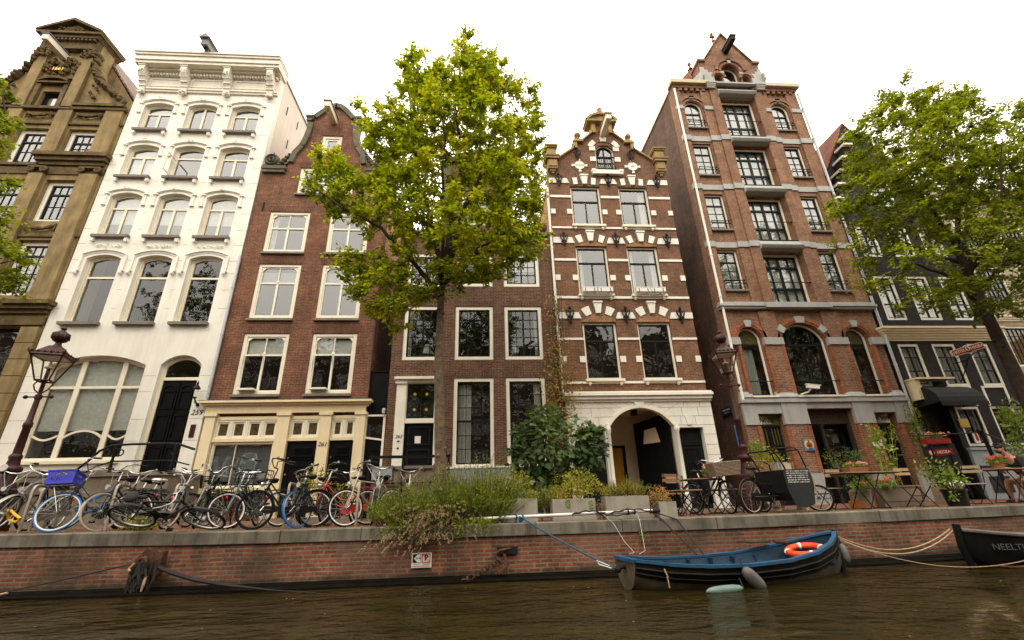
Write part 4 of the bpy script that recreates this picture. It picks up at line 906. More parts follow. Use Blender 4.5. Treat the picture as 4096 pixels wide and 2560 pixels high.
# ================================================================== brick house striped with white stone
def house_striped():
    P = thing('canal_house', 'brown brick house striped with white stone blocks and stepped gable', 'house', (5.7, 16, -.35), 'canal houses in the row')
    xl, xr, cx = 3.02, 8.42, 5.7
    c1, c2, hw = 4.61, 6.78, .665
    wins = [(c-hw, c+hw, z0, z1) for z0, z1 in ((4.17, 6.46), (7.64, 9.9), (10.92, 12.98)) for c in (c1, c2)]
    att = (5.26, 6.16, 13.86, 15.07, .33)
    half = [(xr, 14.3), (7.95, 14.3), (7.9, 14.45), (7.1, 15.12), (7.1, 15.5), (6.72, 15.5), (6.18, 16.05), (6.18, 16.62)]
    out = [(xl, 3.3), (xr, 3.3)]+half+[(2*cx+.02-x, z) for x, z in reversed(half)]
    holes = [H(*q) for q in wins]+[outl(*att, n=3)]
    part('wall', wallmesh(out, holes, depth=.2, thick=.4), M['b5'], P)
    body(P, xl, xr, 13.2, 'b5', zr=16.2, roofmat='tilegrey', y0=16.41, zroom=3.45)
    part('party_plaster', MB().box(xl-.02, xl-.001, 16.45, 27, 3, 13.1), M['salmon'], P)
    for i, (a, b, z0, z1) in enumerate(wins):
        top = z1-.76; row = i//2; cur = ()
        if row == 1: cur = (('curtain', a+.1, a+.3, z0+.1, z1-.1),)+((('curtain', b-.3, b-.1, z0+.1, z1-.1),) if i == 3 else ())
        elif i == 5: cur = (('curtain', b-.38, b-.1, z0+.1, z1-.1),)
        elif i == 4: cur = (('blind', z0, z1, 'room'),)
        f = win(P, a, b, z0, z1, rec=.1, fw=.075, fmat='creamlight', smat='darkgreen', sw=.045, tr=((top, .065),), mu=(((a+b)/2, None, top, .045),), gl='glass' if row else 'glasslow', cur=cur)
        part('sill', MB().box(a-.06, b+.06, 15.86, 16.1, z0-.1, z0-.003), M['creamlight'], f)
        part('sill_brackets', MB().box(a+.02, a+.13, 15.9, 16.01, z0-.2, z0-.1).box(b-.13, b-.02, 15.9, 16.01, z0-.2, z0-.1).box(a+.04, a+.11, 15.92, 16.01, z0-.24, z0-.2).box(b-.11, b-.04, 15.92, 16.01, z0-.24, z0-.2), M['creamlight'], f)
        # relieving arch
        ri = (.32, .2, .05)[row]; zs = z1+(.05, .03, .05)[row]; th = .36
        vb, vw = MB(), MB(); ax0, ax1 = a-.02, b+.02
        cuts = [0, .14, .28, .42, .58, .72, .86, 1] if row else [0, .17, .33, .44, .56, .67, .83, 1]
        for k in range(7):
            if k == 3: continue
            mb = vw if k in (1, 5) else vb
            sector(mb, ax0, ax1, zs, ri, 0, th, cuts[k], cuts[k+1], 15.985 if mb is vb else 15.955, 16.01, 3)
        part('arch_brick', vb, M['b5v'], f); 
        cxw = (a+b)/2; zk = zs+ri
        vw.prism([(cxw-.09, zk-.02), (cxw+.09, zk-.02), (cxw+.17, zk+th+.06), (cxw-.17, zk+th+.06)], 15.9, 16.01); vw.box(cxw-.19, cxw+.19, 15.87, 16.01, zk+th+.061, zk+th+.13)
        part('arch_white_stones', vw, M['white'], f)
        if row < 2: part('arch_infill', MB().prism(outl(a-.02, b+.02, z1+.002, zs, ri-.01), 15.99, 16.01), M['b5tile'], f)
    f = win(P, *att, rec=.1, fw=.07, fmat='creamlight', smat='darkgreen', sw=.05, mu=((5.71, None, None, .06),), tr=((14.75, .05),))
    rl = MB()
    for k in range(9): rl.tube([(5.33+k*.095, 15.95, 13.92), (5.33+k*.095, 15.95, 14.6)], .014, 4)
    rl.box(5.28, 6.14, 15.93, 15.97, 14.58, 14.63); rl.box(5.28, 6.14, 15.93, 15.97, 13.93, 13.97)
    for k in range(8): rl.torus((5.375+k*.095, 15.95, 14.25), .035, .01, (0,1,0), 8, 4)
    part('window_guard', rl, M['darkgreen'], f)
    part('sill', MB().box(5.0, 6.42, 15.84, 16.1, 13.6, 13.72).box(5.14, 6.28, 15.88, 16.05, 13.721, 13.85).box(4.98, 5.16, 15.82, 16.05, 13.721, 13.84).box(6.26, 6.44, 15.82, 16.05, 13.721, 13.84), M['white'], f)
    wb = MB(); b5 = MB()
    for s_ in (-1, 1):
        for x, z in ((.57, 14.4), (.56, 15.02)): wb.box(cx+.01+s_*x-.14, cx+.01+s_*x+.14, 15.965, 16.01, z, z+.25)
    for k, (t0, t1) in enumerate(((.05, .25), (.42, .58), (.75, .95))): sector(wb, att[0]-.06, att[1]+.06, 15.12, .4, .05, .3, t0, t1, 15.95, 16.01, 2)
    sector(b5, att[0]-.06, att[1]+.06, 15.12, .4, .05, .28, 0, 1, 15.98, 16.01, 8)
    part('attic_arch', b5, M['b5v'], P)
    def seg(z0, z1, edges=True, pr=.035):
        for x0, x1 in ((xl, c1-hw-.001), (c1+hw+.001, c2-hw-.001), (c2+hw+.001, xr)): wb.box(x0, x1, 16-pr, 16.01, z0, z1)
    seg(12.34, 12.46); seg(9.17, 9.28); seg(5.71, 5.8)
    wb.box(xl, xr, 15.96, 16.01, 10.74, 10.83); wb.box(xl, xr, 15.96, 16.01, 7.46, 7.56); wb.box(xl, xr, 15.96, 16.01, 4.0, 4.08)
    for z0, z1, g in ((13.12, 13.38, .02), (10.02, 10.3, .02), (6.6, 6.86, .02)):
        for x0, x1 in ((xl, c1-hw-g), (c1+hw+g, c2-hw-g), (c2+hw+g, xr)):
            s = .1
            wb.prism([(x0, z0), (x1, z0), (x1-(s if x1 < xr else 0), z1), (x0+(s if x0 > xl else 0), z1)], 15.96, 16.01)
    for z in (11.49, 8.28, 4.82):
        for x0, x1 in ((xl, xl+.2), (c1-hw-.22, c1-hw-.004), (c1+hw+.004, c1+hw+.22), (c2-hw-.22, c2-hw-.004), (c2+hw+.004, c2+hw+.22), (xr-.2, xr)): wb.box(x0, x1, 15.965, 16.01, z, z+.24)
    for x in (4.47, 6.93):
        wb.lathe([(.23, -.03), (.23, .03)], (x, 15.97, 14.12), 20, Matrix.Rotation(pi/2, 3, 'X'))
        for k in range(4):
            a = k*pi/2; ux, uz = cos(a), sin(a); wb.prism([(x+ux*.23-uz*.04, 14.12+uz*.23+ux*.04), (x+ux*.36-uz*.07, 14.12+uz*.36+ux*.07), (x+ux*.36+uz*.07, 14.12+uz*.36-ux*.07), (x+ux*.23+uz*.04, 14.12+uz*.23-ux*.04)], 15.95, 16.01)
    part('white_stone_bands', wb, M['white'], P)
    rg = MB()
    for x in (4.47, 6.93): rg.torus((x, 15.99, 14.12), .29, .05, (0,1,0), 24, 6, flat=.3)
    part('medallion_rings', rg, M['b5v'], P)
    for s_, x in (('ANNO', 4.47), ('1882', 6.93)): text(s_, .13, M['joint'], facing(x, 15.935, 14.12), P, name='medallion_lettering', ext=.003)
    st = MB()
    for s_ in (-1, 1):
        X = lambda v: cx+.01+s_*(v-cx-.01)
        def bx(a, b, y0, y1, z0, z1): st.box(min(X(a), X(b)), max(X(a), X(b)), y0, y1, z0, z1)
        bx(7.98, 8.42, 15.8, 16.42, 13.8, 14.3); bx(8.02, 8.38, 15.76, 16.0, 13.9, 14.25); bx(7.92, 8.52, 15.7, 16.46, 14.3, 14.42); bx(7.88, 8.56, 15.66, 16.5, 14.42, 14.5)
        bx(8.02, 8.42, 15.8, 16.44, 14.5, 14.95); bx(7.96, 8.48, 15.74, 16.48, 14.95, 15.02); bx(7.93, 8.52, 15.7, 16.5, 15.02, 15.1)
        bx(8.06, 8.34, 15.86, 16.0, 13.7, 13.8); bx(8.14, 8.26, 15.9, 16.0, 13.6, 13.7)
        for (x0, za), (x1, zb) in (((7.95, 14.42), (7.08, 15.12)), ((6.74, 15.5), (6.17, 16.08))):
            st.prism([(X(x0), za), (X(x1), zb), (X(x1), zb+.1), (X(x0), za+.1)] if s_ > 0 else [(X(x1), zb), (X(x0), za), (X(x0), za+.1), (X(x1), zb+.1)], 15.88, 16.5)
        bx(6.68, 7.16, 15.84, 16.48, 15.45, 15.52); bx(6.74, 7.1, 15.86, 16.45, 15.52, 15.62); bx(6.98, 7.14, 15.88, 16.4, 15.1, 15.45)
        st.lathe([(.12, 0), (.07, .06), (.06, .1), (.15, .2), (.16, .28), (.1, .38), (.02, .42)], (X(6.92), 15.96, 15.62), 10)
        bx(6.02, 6.2, 15.88, 16.42, 16.05, 16.62); bx(6.17, 6.32, 15.92, 16.4, 16.05, 16.2)
    st.box(5.0, 6.42, 15.74, 16.48, 16.62, 16.72); st.box(5.1, 6.32, 15.84, 16.45, 16.721, 16.78)
    sector(st, 5.02, 6.4, 16.72, .36, -.02, .1, 0, 1, 15.74, 16.48, 10); st.prism(outl(5.08, 6.34, 16.74, 16.76, .3), 15.85, 16.4)
    st.box(5.5, 5.92, 15.85, 16.4, 17.1, 17.26); st.lathe([(.15, 0), (.15, .12), (.1, .18), (.12, .3), (.07, .36), (.02, .4)], (cx+.01, 15.95, 17.26), 8)
    part('gable_stones', st, M['stonegold'], P)
    beam(P, cx+.02, 15.98, .24, .28, 1.15, 'creamlight', 'stonegold')
    # wall anchors, one fleur repeated
    fl = MB(); fl.box(-.022, .022, -.05, 0, -.22, .18); fl.lathe([(.02, 0), (.05, .05), (.02, .13)], (0, -.03, .15), 6)
    for s_ in (-1, 1):
        fl.tube([(s_*t_[0], -.03, t_[1]) for t_ in ((0, -.08), (.07, -.02), (.12, .07), (.11, .15), (.06, .14), (.06, .09))], .019, 5)
    fl.sph((0, -.03, -.25), .035, 6, 4); fl.box(-.09, .09, -.045, -.005, -.1, -.06); fl.xf(Matrix.Scale(1.3, 4))
    me = fl.mesh('wall_anchor', M['iron'])
    for x, z in ((3.46, 13.27), (5.7, 13.27), (7.93, 13.25), (3.48, 10.18), (5.7, 10.18), (7.92, 10.16), (3.48, 6.74), (5.7, 6.74), (7.92, 6.72), (4.42, 14.75), (6.92, 14.7)):
        o = part('wall_anchor', me, None, P); o.location = V((x, 15.95, z))-ORG[P.name]
    # white rusticated ground storey
    gh = [outl(4.55, 6.93, -.34, 2.46, .66, 16), H(3.42, 4.38, -.34, 2.42), H(7.02, 7.98, -.34, 2.36)]
    part('ground_storey', wallmesh([(xl+.04, -.4), (xr+.02, -.4), (xr+.02, 3.3), (xl+.04, 3.3)], gh, y=15.93, depth=.3, thick=.4), M['white'], P)
    co = MB(); co.box(xl+.02, xr+.04, 15.86, 16.02, 3.3, 3.38); co.box(xl, xr+.06, 15.78, 16.02, 3.381, 3.5); co.box(xl-.02, xr+.08, 15.7, 16.02, 3.501, 3.6); co.box(xl, xr+.06, 15.76, 16.02, 3.601, 3.66)
    part('string_cornice', co, M['white'], P)
    j = MB(); jy0, jy1 = 15.925, 15.935
    for z in (3.08, 2.76, 2.44):
        for x0, x1 in ((xl+.05, 4.5 if z < 2.7 else 4.75 if z < 3 else 5.0), (6.98 if z < 2.7 else 6.72 if z < 3 else 6.45, xr+.01)): j.box(x0, x1, jy0, jy1, z, z+.016)
    for z in (2.1, 1.75, 1.4, 1.05, .7, .35, 0.0):
        j.box(8.0, xr+.01, jy0, jy1, z, z+.016); j.box(xl+.05, 3.4, jy0, jy1, z, z+.016)
    for z0, z1, xs in ((3.08, 3.29, (3.6, 7.4, 8.0)), (2.76, 3.08, (3.35, 3.95, 7.3, 7.9)), (2.44, 2.76, (3.6, 4.2, 7.2, 7.75))):
        for x in xs: j.box(x, x+.014, jy0, jy1, z0+.016, z1)
    for k in range(7):
        t = -0.9+k*.3; x0 = 5.74+1.15*sin(t); z0 = 2.42+.72*cos(t)+.05; x1 = 5.74+1.95*sin(t); z1 = min(3.28, z0+.35)
        j.prism([(x0, z0), (x0+.014, z0), (x1+.014, z1), (x1, z1)], jy0, jy1)
    part('plaster_joints', j, M['joint'], P)
    ks = MB(); ks.prism([(5.62, 3.1), (5.86, 3.1), (5.93, 3.29), (5.55, 3.29)], 15.86, 15.94)
    for x in (3.9, 7.5): ks.prism([(x-.07, 2.45), (x+.07, 2.45), (x+.13, 2.76), (x-.13, 2.76)], 15.88, 15.94)
    # slim columns flanking the arch
    for x in (4.5, 6.98):
        ks.lathe([(.09, -.34), (.09, .1), (.1, .12), (.07, .2), (.065, 2.2), (.1, 2.26), (.1, 2.34), (.075, 2.4), (.075, 2.5)], (x, 15.87, 0), 10)
    part('arch_dressings', ks, M['white'], P, smooth=True)
    ar = MB(); sector(ar, 4.55, 6.93, 2.46, .66, -.05, .05, 0, 1, 15.87, 16.1, 16); part('arch_moulding', ar, M['creamlight'], P, smooth=True)
    pz = MB(); a, b, yb = 4.5, 7.0, 18.6
    pz.quad((a, 16.2, -.3), (a, yb, -.3), (a, yb, 3.2), (a, 16.2, 3.2)); pz.quad((b, 16.2, -.3), (b, yb, -.3), (b, yb, 3.2), (b, 16.2, 3.2)); pz.quad((a, yb, -.3), (b, yb, -.3), (b, yb, 3.2), (a, yb, 3.2)); pz.quad((a, 16.2, 3.2), (b, 16.2, 3.2), (b, yb, 3.2), (a, yb, 3.2))
    part('passage', pz, M['passage'], P)
    part('passage_floor', MB().box(4.45, 7.05, 15.95, 18.6, -.4, -.3), M['stonestep'], P)
    iw = part('inner_doorway', MB().ring(H(4.75, 5.85, -.3, 2.05), H(4.85, 5.75, -.3, 1.95), 18.5, 18.59), M['blackpaint'], P)
    part('lit_doorway_fill', MB().box(4.86, 5.74, 18.56, 18.58, -.3, 1.95), M['ochrefill'], iw)  # plain ochre sheet standing for the yellow light in the doorway
    od = part('open_door', MB().hexa([(6.0, 17.6, -.3), (6.88, 16.3, -.3), (6.92, 16.33, -.3), (6.04, 17.63, -.3), (6.0, 17.6, 2.75), (6.88, 16.3, 2.95), (6.92, 16.33, 2.95), (6.04, 17.63, 2.75)]), M['blackpaint'], P)
    part('door_light', MB().hexa([(6.2, 17.27, 1.95), (6.62, 16.65, 1.95), (6.63, 16.66, 1.95), (6.21, 17.28, 1.95), (6.26, 17.18, 2.45), (6.55, 16.75, 2.5), (6.56, 16.76, 2.5), (6.27, 17.19, 2.45)]), M['passage'], od)
    part('ceiling_lantern', MB().box(5.6, 5.8, 16.35, 16.55, 2.9, 3.15), M['iron'], P)
    for x0, x1 in ((3.42, 4.38), (7.02, 7.98)):
        D = part('door', MB().box(x0, x1, 16.18, 16.23, -.34, 2.4), M['darkgreen'], P); q = MB()
        q.ring(H(x0+.02, x1-.02, 1.85, 2.38), H(x0+.1, x1-.1, 1.92, 2.3), 16.14, 16.19); q.box(x0+.05, x1-.05, 16.13, 16.19, 1.76, 1.84)
        q.ring(H(x0+.14, x1-.14, .6, 1.7), H(x0+.2, x1-.2, .66, 1.64), 16.14, 16.19); q.ring(H(x0+.14, x1-.14, -.2, .45), H(x0+.2, x1-.2, -.14, .39), 16.15, 16.19)
        for k in range(6): q.tube([(x0+.26+k*.085, 16.15, .68), (x0+.26+k*.085, 16.15, 1.62)], .012, 4)
        for k in range(5): q.torus((x0+.3+k*.085, 16.15, 1.15), .04, .01, (0,1,0), 8, 4)
        part('door_panel', q, M['iron'], D)
    part('paper_notice', MB().box(8.07, 8.3, 15.915, 15.928, .98, 1.2), M['signwhite'], P)
    part('notice_text', MB().box(8.12, 8.25, 15.91, 15.914, 1.12, 1.135).box(8.11, 8.26, 15.91, 15.914, 1.08, 1.09).box(8.11, 8.24, 15.91, 15.914, 1.04, 1.05), M['joint'], P)
house_striped()
fb = MB()
for x0, x1, i in ((4.02, 4.6, 0), (4.64, 5.24, 1), (6.18, 6.76, 2), (6.8, 7.38, 3)):
    T = thing('flower_trough', ('white flower trough on the second floor sill, leftmost of four', 'white flower trough at the right half of the left second floor sill', 'white flower trough at the left half of the right second floor sill', 'white flower trough on the second floor sill, rightmost of four')[i], 'flower box', ((x0+x1)/2, 15.8, 7.66), 'white troughs on the striped house')
    part('trough', MB().box(x0, x1, 15.7, 15.86, 7.66, 7.84).box(x0-.01, x1+.01, 15.69, 15.87, 7.841, 7.86), M['signwhite'], T)
    part('bracket', MB().box(x0+.1, x0+.12, 15.68, 15.7, 7.62, 7.8).box(x1-.12, x1-.1, 15.68, 15.7, 7.62, 7.8), M['iron'], T)

# ================================================================== tall russet warehouse with gabled hoist bay
def house_tall():
    P = thing('canal_house', 'tallest russet brick warehouse with hoist gable and grey painted bands', 'house', (12.85, 16, -.35), 'canal houses in the row')
    xl, xr, cx = 9.6, 16.08, 12.85
    L0, L1, R0, R1 = 10.04, 10.93, 14.55, 15.43
    sm = [(a, b, z0, z1) for z0, z1 in ((7.88, 9.8), (10.8, 12.7), (13.75, 15.63)) for a, b in ((L0, L1), (R0, R1))]
    ar = [(a, b, 16.6, 17.9, .44) for a, b in ((L0, L1), (R0, R1))]
    big = [(11.92, 13.72, 7.26, 9.68), (11.92, 13.72, 10.24, 12.6), (11.92, 13.72, 13.17, 15.52), (11.92, 13.72, 16.1, 18.55)]
    low = [(10.1, 11.05, 3.46, 5.75, .475), (14.55, 15.5, 3.46, 5.75, .475)]; mid = (11.86, 13.7, 3.46, 5.72, .68)
    gr = [(10.14, 11.08, -.34, 2.8), (12.05, 13.85, -.34, 2.97), (14.62, 15.54, -.34, 2.8)]
    holes = [H(*q) for q in sm]+[outl(*q) for q in ar]+[H(*q) for q in big]+[outl(*q) for q in low]+[outl(*mid)]+[H(*q) for q in gr]
    part('wall', wallmesh([(xl, -.4), (xr, -.4), (xr, 19.35), (xl, 19.35)], holes, depth=.34, thick=.4), M['b6'], P)
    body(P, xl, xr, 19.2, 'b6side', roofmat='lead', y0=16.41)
    # relief piers
    pr = MB()
    for x0, x1, p in ((xl, 9.97, .09), (11.0, 11.46, .09), (11.46, 11.9, .17), (13.74, 14.16, .17), (14.16, 14.5, .09), (15.5, xr, .09)):
        for z0, z1 in ((7.3, 9.87), (10.16, 12.9), (13.2, 15.75), (16.06, 19.1 if p < .1 else 19.4)):
            pr.box(x0+.002, x1-.002, 16-p, 16.01, z0+.003, z1-.003)
    for x0, x1 in ((11.12, 11.8), (13.76, 14.48)): pr.box(x0, x1, 15.9, 16.01, 3.5, 6.9)
    for x0, x1, p in ((xl, 10.05, .06), (11.16, 11.96, .1), (13.94, 14.54, .1), (15.62, xr, .06)): pr.box(x0, x1, 16-p, 16.01, .72, 2.4)
    part('brick_piers', pr, M['b6'], P)
    og = MB()
    for a, b, z0, z1, r in low+[mid]:
        sector(og, a, b, z1, r, .02, .27, 0, 1, 15.93, 16.01, 18); sector(og, a, b, z1, r, .1, .2, 0, 1, 15.9, 16.01, 18)
        for x0, x1 in ((a-.13, a-.003), (b+.003, b+.13)): og.box(x0, x1, 15.88, 16.01, z0+.05, 5.46)
    for a, b, z0, z1 in gr:
        for x0, x1 in ((a-.14, a-.003), (b+.003, b+.14)): og.box(x0, x1, 15.88, 16.01, .7, 2.35)
    part('orange_brick_trim', og, M['b6orange'], P)
    gp = MB()
    def gband(z0, z1, ex=.05):
        for x0, x1, p in ((xl-.02, 9.99, .09), (9.99, 10.98, .0), (10.98, 11.45, .09), (11.45, 11.92, .17), (13.72, 14.17, .17), (14.17, 14.52, .09), (14.52, 15.48, 0), (15.48, xr+.02, .09)):
            gp.box(x0, x1, 16-p-ex, 16.01, z0, z1)
    gband(15.76, 16.05); gband(12.91, 13.19); gband(9.88, 10.15)
    for z in (18.62, 15.55, 12.63, 9.7):   # curved hoods above the loading doors
        gp.prism_x([(16.02, z), (15.92, z), (15.7, z+.06), (15.62, z+.16), (15.62, z+.2), (15.74, z+.24), (15.8, z+.44), (16.02, z+.5)], 11.88, 13.76)
    gp.box(xl-.04, xr+.06, 15.8, 16.02, 6.98, 7.07); gp.box(xl-.08, xr+.1, 15.74, 16.02, 7.071, 7.16); gp.box(xl-.02, xr+.04, 15.84, 16.02, 7.161, 7.29)
    gp.box(11.4, 14.2, 15.7, 15.9, 7.0, 7.2)
    for x0, x1 in ((xl-.01, 10.09), (11.06, 11.85), (13.71, 14.54), (15.51, xr+.02)): gp.box(x0, x1, 15.84, 16.01, 5.47, 5.76)
    gp.box(xl-.04, xr+.1, 15.8, 16.02, 3.2, 3.3); gp.box(xl-.02, xr+.06, 15.86, 16.02, 3.301, 3.4)
    for x0, x1 in ((xl, 10.1), (11.0, 11.86), (13.72, 14.52), (15.5, xr)): gp.hexa([(x0, 15.82, 3.4), (x1, 15.82, 3.4), (x1, 16.01, 3.4), (x0, 16.01, 3.4), (x0+.03, 15.92, 3.62), (x1-.03, 15.92, 3.62), (x1-.03, 16.01, 3.62), (x0+.03, 16.01, 3.62)])
    gp.box(xl, 10.13, 15.88, 16.01, 2.4, 3.2); gp.box(11.09, 12.04, 15.86, 16.01, 2.4, 3.2); gp.box(13.86, 14.61, 15.86, 16.01, 2.4, 3.2); gp.box(15.55, xr+.03, 15.88, 16.01, 2.4, 3.2)
    for a, b, z0, z1 in gr: gp.box(a-.004, b+.004, 15.9, 16.01, z1+.002, 3.2)
    for x0, x1 in ((xl, 10.08), (11.12, 12.0), (13.9, 14.58), (15.58, xr)): gp.box(x0, x1, 15.86, 16.01, -.4, .7)
    for a, b, z0, z1, r in low+[mid]:
        for t0, t1 in ((.43, .57),)+(((.1, .2), (.8, .9)) if b-a > 1.2 else ()): sector(gp, a, b, z1, r, .01, .28, t0, t1, 15.885, 16.01, 3)
    for a, b, z0, z1, r in ar:
        sector(gp, a, b, z1, r, .14, .3, .44, .56, 15.9, 16.01, 2)
        gp.box(xl if a < 12 else 14.1, a-.1, 15.86, 16.01, 17.72, 17.95); gp.box(b+.1, 11.5 if a < 12 else xr, 15.86, 16.01, 17.72, 17.95)
    part('grey_bands', gp, M['greypaint'], P)
    ha = MB()
    for a, b, z0, z1, r in ar: sector(ha, a, b, z1, r, .04, .14, 0, 1, 15.95, 16.01, 14); sector(ha, a, b, z1, r, .18, .3, 0, 1, 15.9, 16.01, 14)
    x = xl
    for x0, x1 in ((xl, 11.4), (14.2, xr)):
        ha.box(x0, x1, 15.84, 16.01, 19.12, 19.3); x = x0
        while x < x1-.2: ha.box(x, x+.16, 15.86, 16.01, 18.96, 19.12); x += .3
    part('corbel_brick', ha, M['b6'], P)
    part('gutter', MB().box(xl-.1, 11.42, 15.68, 16.2, 19.3, 19.52).box(14.24, xr+.16, 15.68, 16.2, 19.3, 19.52), M['gutterpaint'], P)
    part('verge_board', MB().box(xl-.06, xl+.06, 16.22, 27, 19.2, 19.4), M['creamlight'], P)
    def guard(a, b, z, f, n=2):
        q = MB()
        for k in range(n): q.tube([(a-.06, 15.9, z+k*.13), (b+.06, 15.9, z+k*.13)], .018, 6); q.sph((a-.06, 15.9, z+k*.13), .035, 6, 4); q.sph((b+.06, 15.9, z+k*.13), .035, 6, 4); q.tube([(b+.04, 15.9, z+k*.13), (b+.04, 16.05, z+k*.13)], .014, 4); q.tube([(a-.04, 15.9, z+k*.13), (a-.04, 16.05, z+k*.13)], .014, 4)
        part('window_guard', q, M['iron'], f)
    for i, (a, b, z0, z1) in enumerate(sm):
        top = z1-.56
        f = win(P, a, b, z0, z1, rec=.1, fw=.06, fmat='creamlight', smat='darkgreen', sw=.04, tr=((top, .06),), grid=((2, 1, None, None), (1, 3, None, top)), cur=(('blind', z0+.3, z1, 'curtain'),) if i in (2, 3) else (('blind', z0+.1, z1, 'blind'),))
        part('sill', MB().box(a-.04, b+.04, 15.88, 16.12, z0-.08, z0-.003), M['sill'], f); guard(a+.1, b-.1, z0+.28, f)
    for a, b, z0, z1, r in ar:
        f = win(P, a, b, z0, z1, r, rec=.1, fw=.06, fmat='creamlight', smat='darkgreen', sw=.04, tr=((17.62, .06),), grid=((2, 1, None, None), (1, 3, None, 17.6)), cur=(('blind', z0+.1, z1+.3, 'blind'),))
        part('sill', MB().box(a-.04, b+.04, 15.88, 16.12, z0-.08, z0-.003), M['sill'], f); guard(a+.1, b-.1, z0+.3, f)
    for i, (a, b, z0, z1) in enumerate(big):
        t = z1-.62; m1 = (a+b)/2; q = (b-a)/4
        f = win(P, a, b, z0, z1, rec=.2, fw=.09, fmat='creamlight', smat='darkgreen', sw=.05, tr=((t, .09), (z0+.78, .1)), mu=((m1, None, None, .1), (m1-q*.95, None, None, .055), (m1+q*.95, None, None, .055)), cur=(('blind', z0+.1, z1-.1, 'curtain' if i in (0, 1) else 'blind'),))
        guard(a+.06, b-.06, z0+.95, f, 1)
        part('threshold', MB().box(a-.02, b+.02, 15.84, 16.2, z0-.05, z0-.003), M['darkgreen'], f)
    for i, (a, b, z0, z1, r) in enumerate(low):
        f = win(P, a, b, z0, z1, r, rec=.14, fw=.07, fmat='creamlight', smat='darkgreen', sw=.04, tr=((5.53, .08),), gl='glasslow', cur=(('curtain', a+.12, b-.3, z0+.1, 5.4, 'blind'),) if i == 0 else (('curtain', a+.1, a+.5, 4.3, 5.45),))
        part('sill', MB().box(a-.02, b+.02, 15.8, 16.14, z0-.07, z0-.003), M['creamlight'], f); guard(a+.12, b-.1, z0+.55, f, 1)
        part('stained_glass', MB().prism(outl(a+.12, b-.12, 5.58, z1, r-.11), 16.17, 16.175).lathe([(.1, -.005), (.1, .005)], ((a+b)/2, 16.165, 5.85), 14, Matrix.Rotation(pi/2, 3, 'X')), M['leadglass'], f)
    a, b, z0, z1, r = mid
    f = win(P, a, b, z0, z1, r, rec=.14, fw=.07, fmat='creamlight', smat='darkgreen', sw=.04, tr=((5.53, .09),), mu=((12.27, 5.53, None, .08), (13.29, 5.53, None, .08), ((a+b)/2, None, 5.5, .07)), gl='glasslow')
    part('sill', MB().box(a-.02, b+.02, 15.8, 16.14, z0-.07, z0-.003), M['creamlight'], f); guard(a+.1, b-.1, z0+.55, f, 1)
    # hoist gable
    g = []
    GX = 12.84
    go = [(GX-1.6, 19.36), (GX+1.6, 19.36), (GX+1.6, 20.95), (GX+1.28, 21.0), (GX, 23.05), (GX-1.28, 21.0), (GX-1.6, 20.95)]
    gh = [outl(GX-.47, GX+.47, 19.4, 20.35, .47, 10), outl(GX-.95, GX-.53, 19.4, 19.85, .21, 6), outl(GX+.53, GX+.95, 19.4, 19.85, .21, 6)]
    part('gable', wallmesh(go, gh, y=15.8, depth=.5, thick=.75), M['b6'], P)
    part('gable_back', MB().prism([(GX-1.6, 19.36), (GX+1.6, 19.36), (GX+1.6, 20.95), (GX+1.28, 21.0), (GX, 23.05), (GX-1.28, 21.0), (GX-1.6, 20.95)], 16.5, 16.56), M['b6'], P)
    rf = MB(); rf.prism([(GX-1.55, 20.7), (GX, 22.2), (GX+1.55, 20.7), (GX+1.55, 20.85), (GX, 22.35), (GX-1.55, 20.85)], 16.57, 20.5)
    part('gable_roof', rf, M['tilegrey'], P)
    cp = MB()
    for s_ in (-1, 1): cp.prism([(GX+s_*1.34, 20.98), (GX+s_*1.34, 21.08), (GX, 23.2), (GX, 23.06)], 15.72, 16.58); cp.box(GX+s_*1.47-.2, GX+s_*1.47+.2, 15.7, 16.58, 20.92, 21.06)
    part('gable_coping', cp, M['b6'], P)
    gs = MB()
    for s_ in (-1, 1):
        X = lambda v: GX+s_*v
        gs.prism([(X(1.62), 19.55), (X(1.62), 20.5), (X(1.42), 20.5), (X(1.42), 20.32), (X(1.26), 20.32), (X(1.26), 20.15), (X(1.0), 20.15), (X(1.0), 19.95), (X(1.0), 19.42), (X(1.62), 19.42)], 15.74, 15.81)
        for k in range(4): gs.box(X(1.3)-.26+.02*k, X(1.3)+.26-.02*k, 15.62+.03*k, 15.82, 19.4-.09*(k+1), 19.4-.09*k-.004)
        gs.prism_x([(15.8, 19.45), (15.6, 19.75), (15.6, 20.1), (16.5, 20.5), (16.5, 19.45)], X(1.62)-.05, X(1.62)+.05)
        gs.box(X(.5)-.09, X(.5)+.09, 15.72, 15.81, 20.1, 20.24)
    gs.prism([(GX-.06, 20.83), (GX+.06, 20.83), (GX+.12, 21.15), (GX-.12, 21.15)], 15.7, 15.81)
    gs.box(GX-1.05, GX+1.05, 15.64, 15.82, 19.3, 19.39)
    part('gable_stones', gs, M['greypaint'], P)
    ga = MB(); sector(ga, GX-.5, GX+.5, 20.35, .5, .0, .12, 0, 1, 15.76, 15.81, 14); sector(ga, GX-.5, GX+.5, 20.35, .5, .18, .34, 0, 1, 15.7, 15.81, 14)
    for q in (-.74, .74): sector(ga, GX+q-.24, GX+q+.24, 19.85, .24, .02, .16, 0, 1, 15.73, 15.81, 8)
    part('gable_arches', ga, M['b6'], P)
    win(P, GX-.47, GX+.47, 19.4, 20.35, .47, y=15.8, rec=.3, fw=.07, fmat='creamlight', smat='darkgreen', tr=((19.75, .05),), mu=((GX, None, 19.75, .05),))
    for q in (-.74, .74): win(P, GX+q-.21, GX+q+.21, 19.4, 19.85, .21, y=15.8, rec=.3, fw=.06, fmat='creamlight', smat='darkgreen')
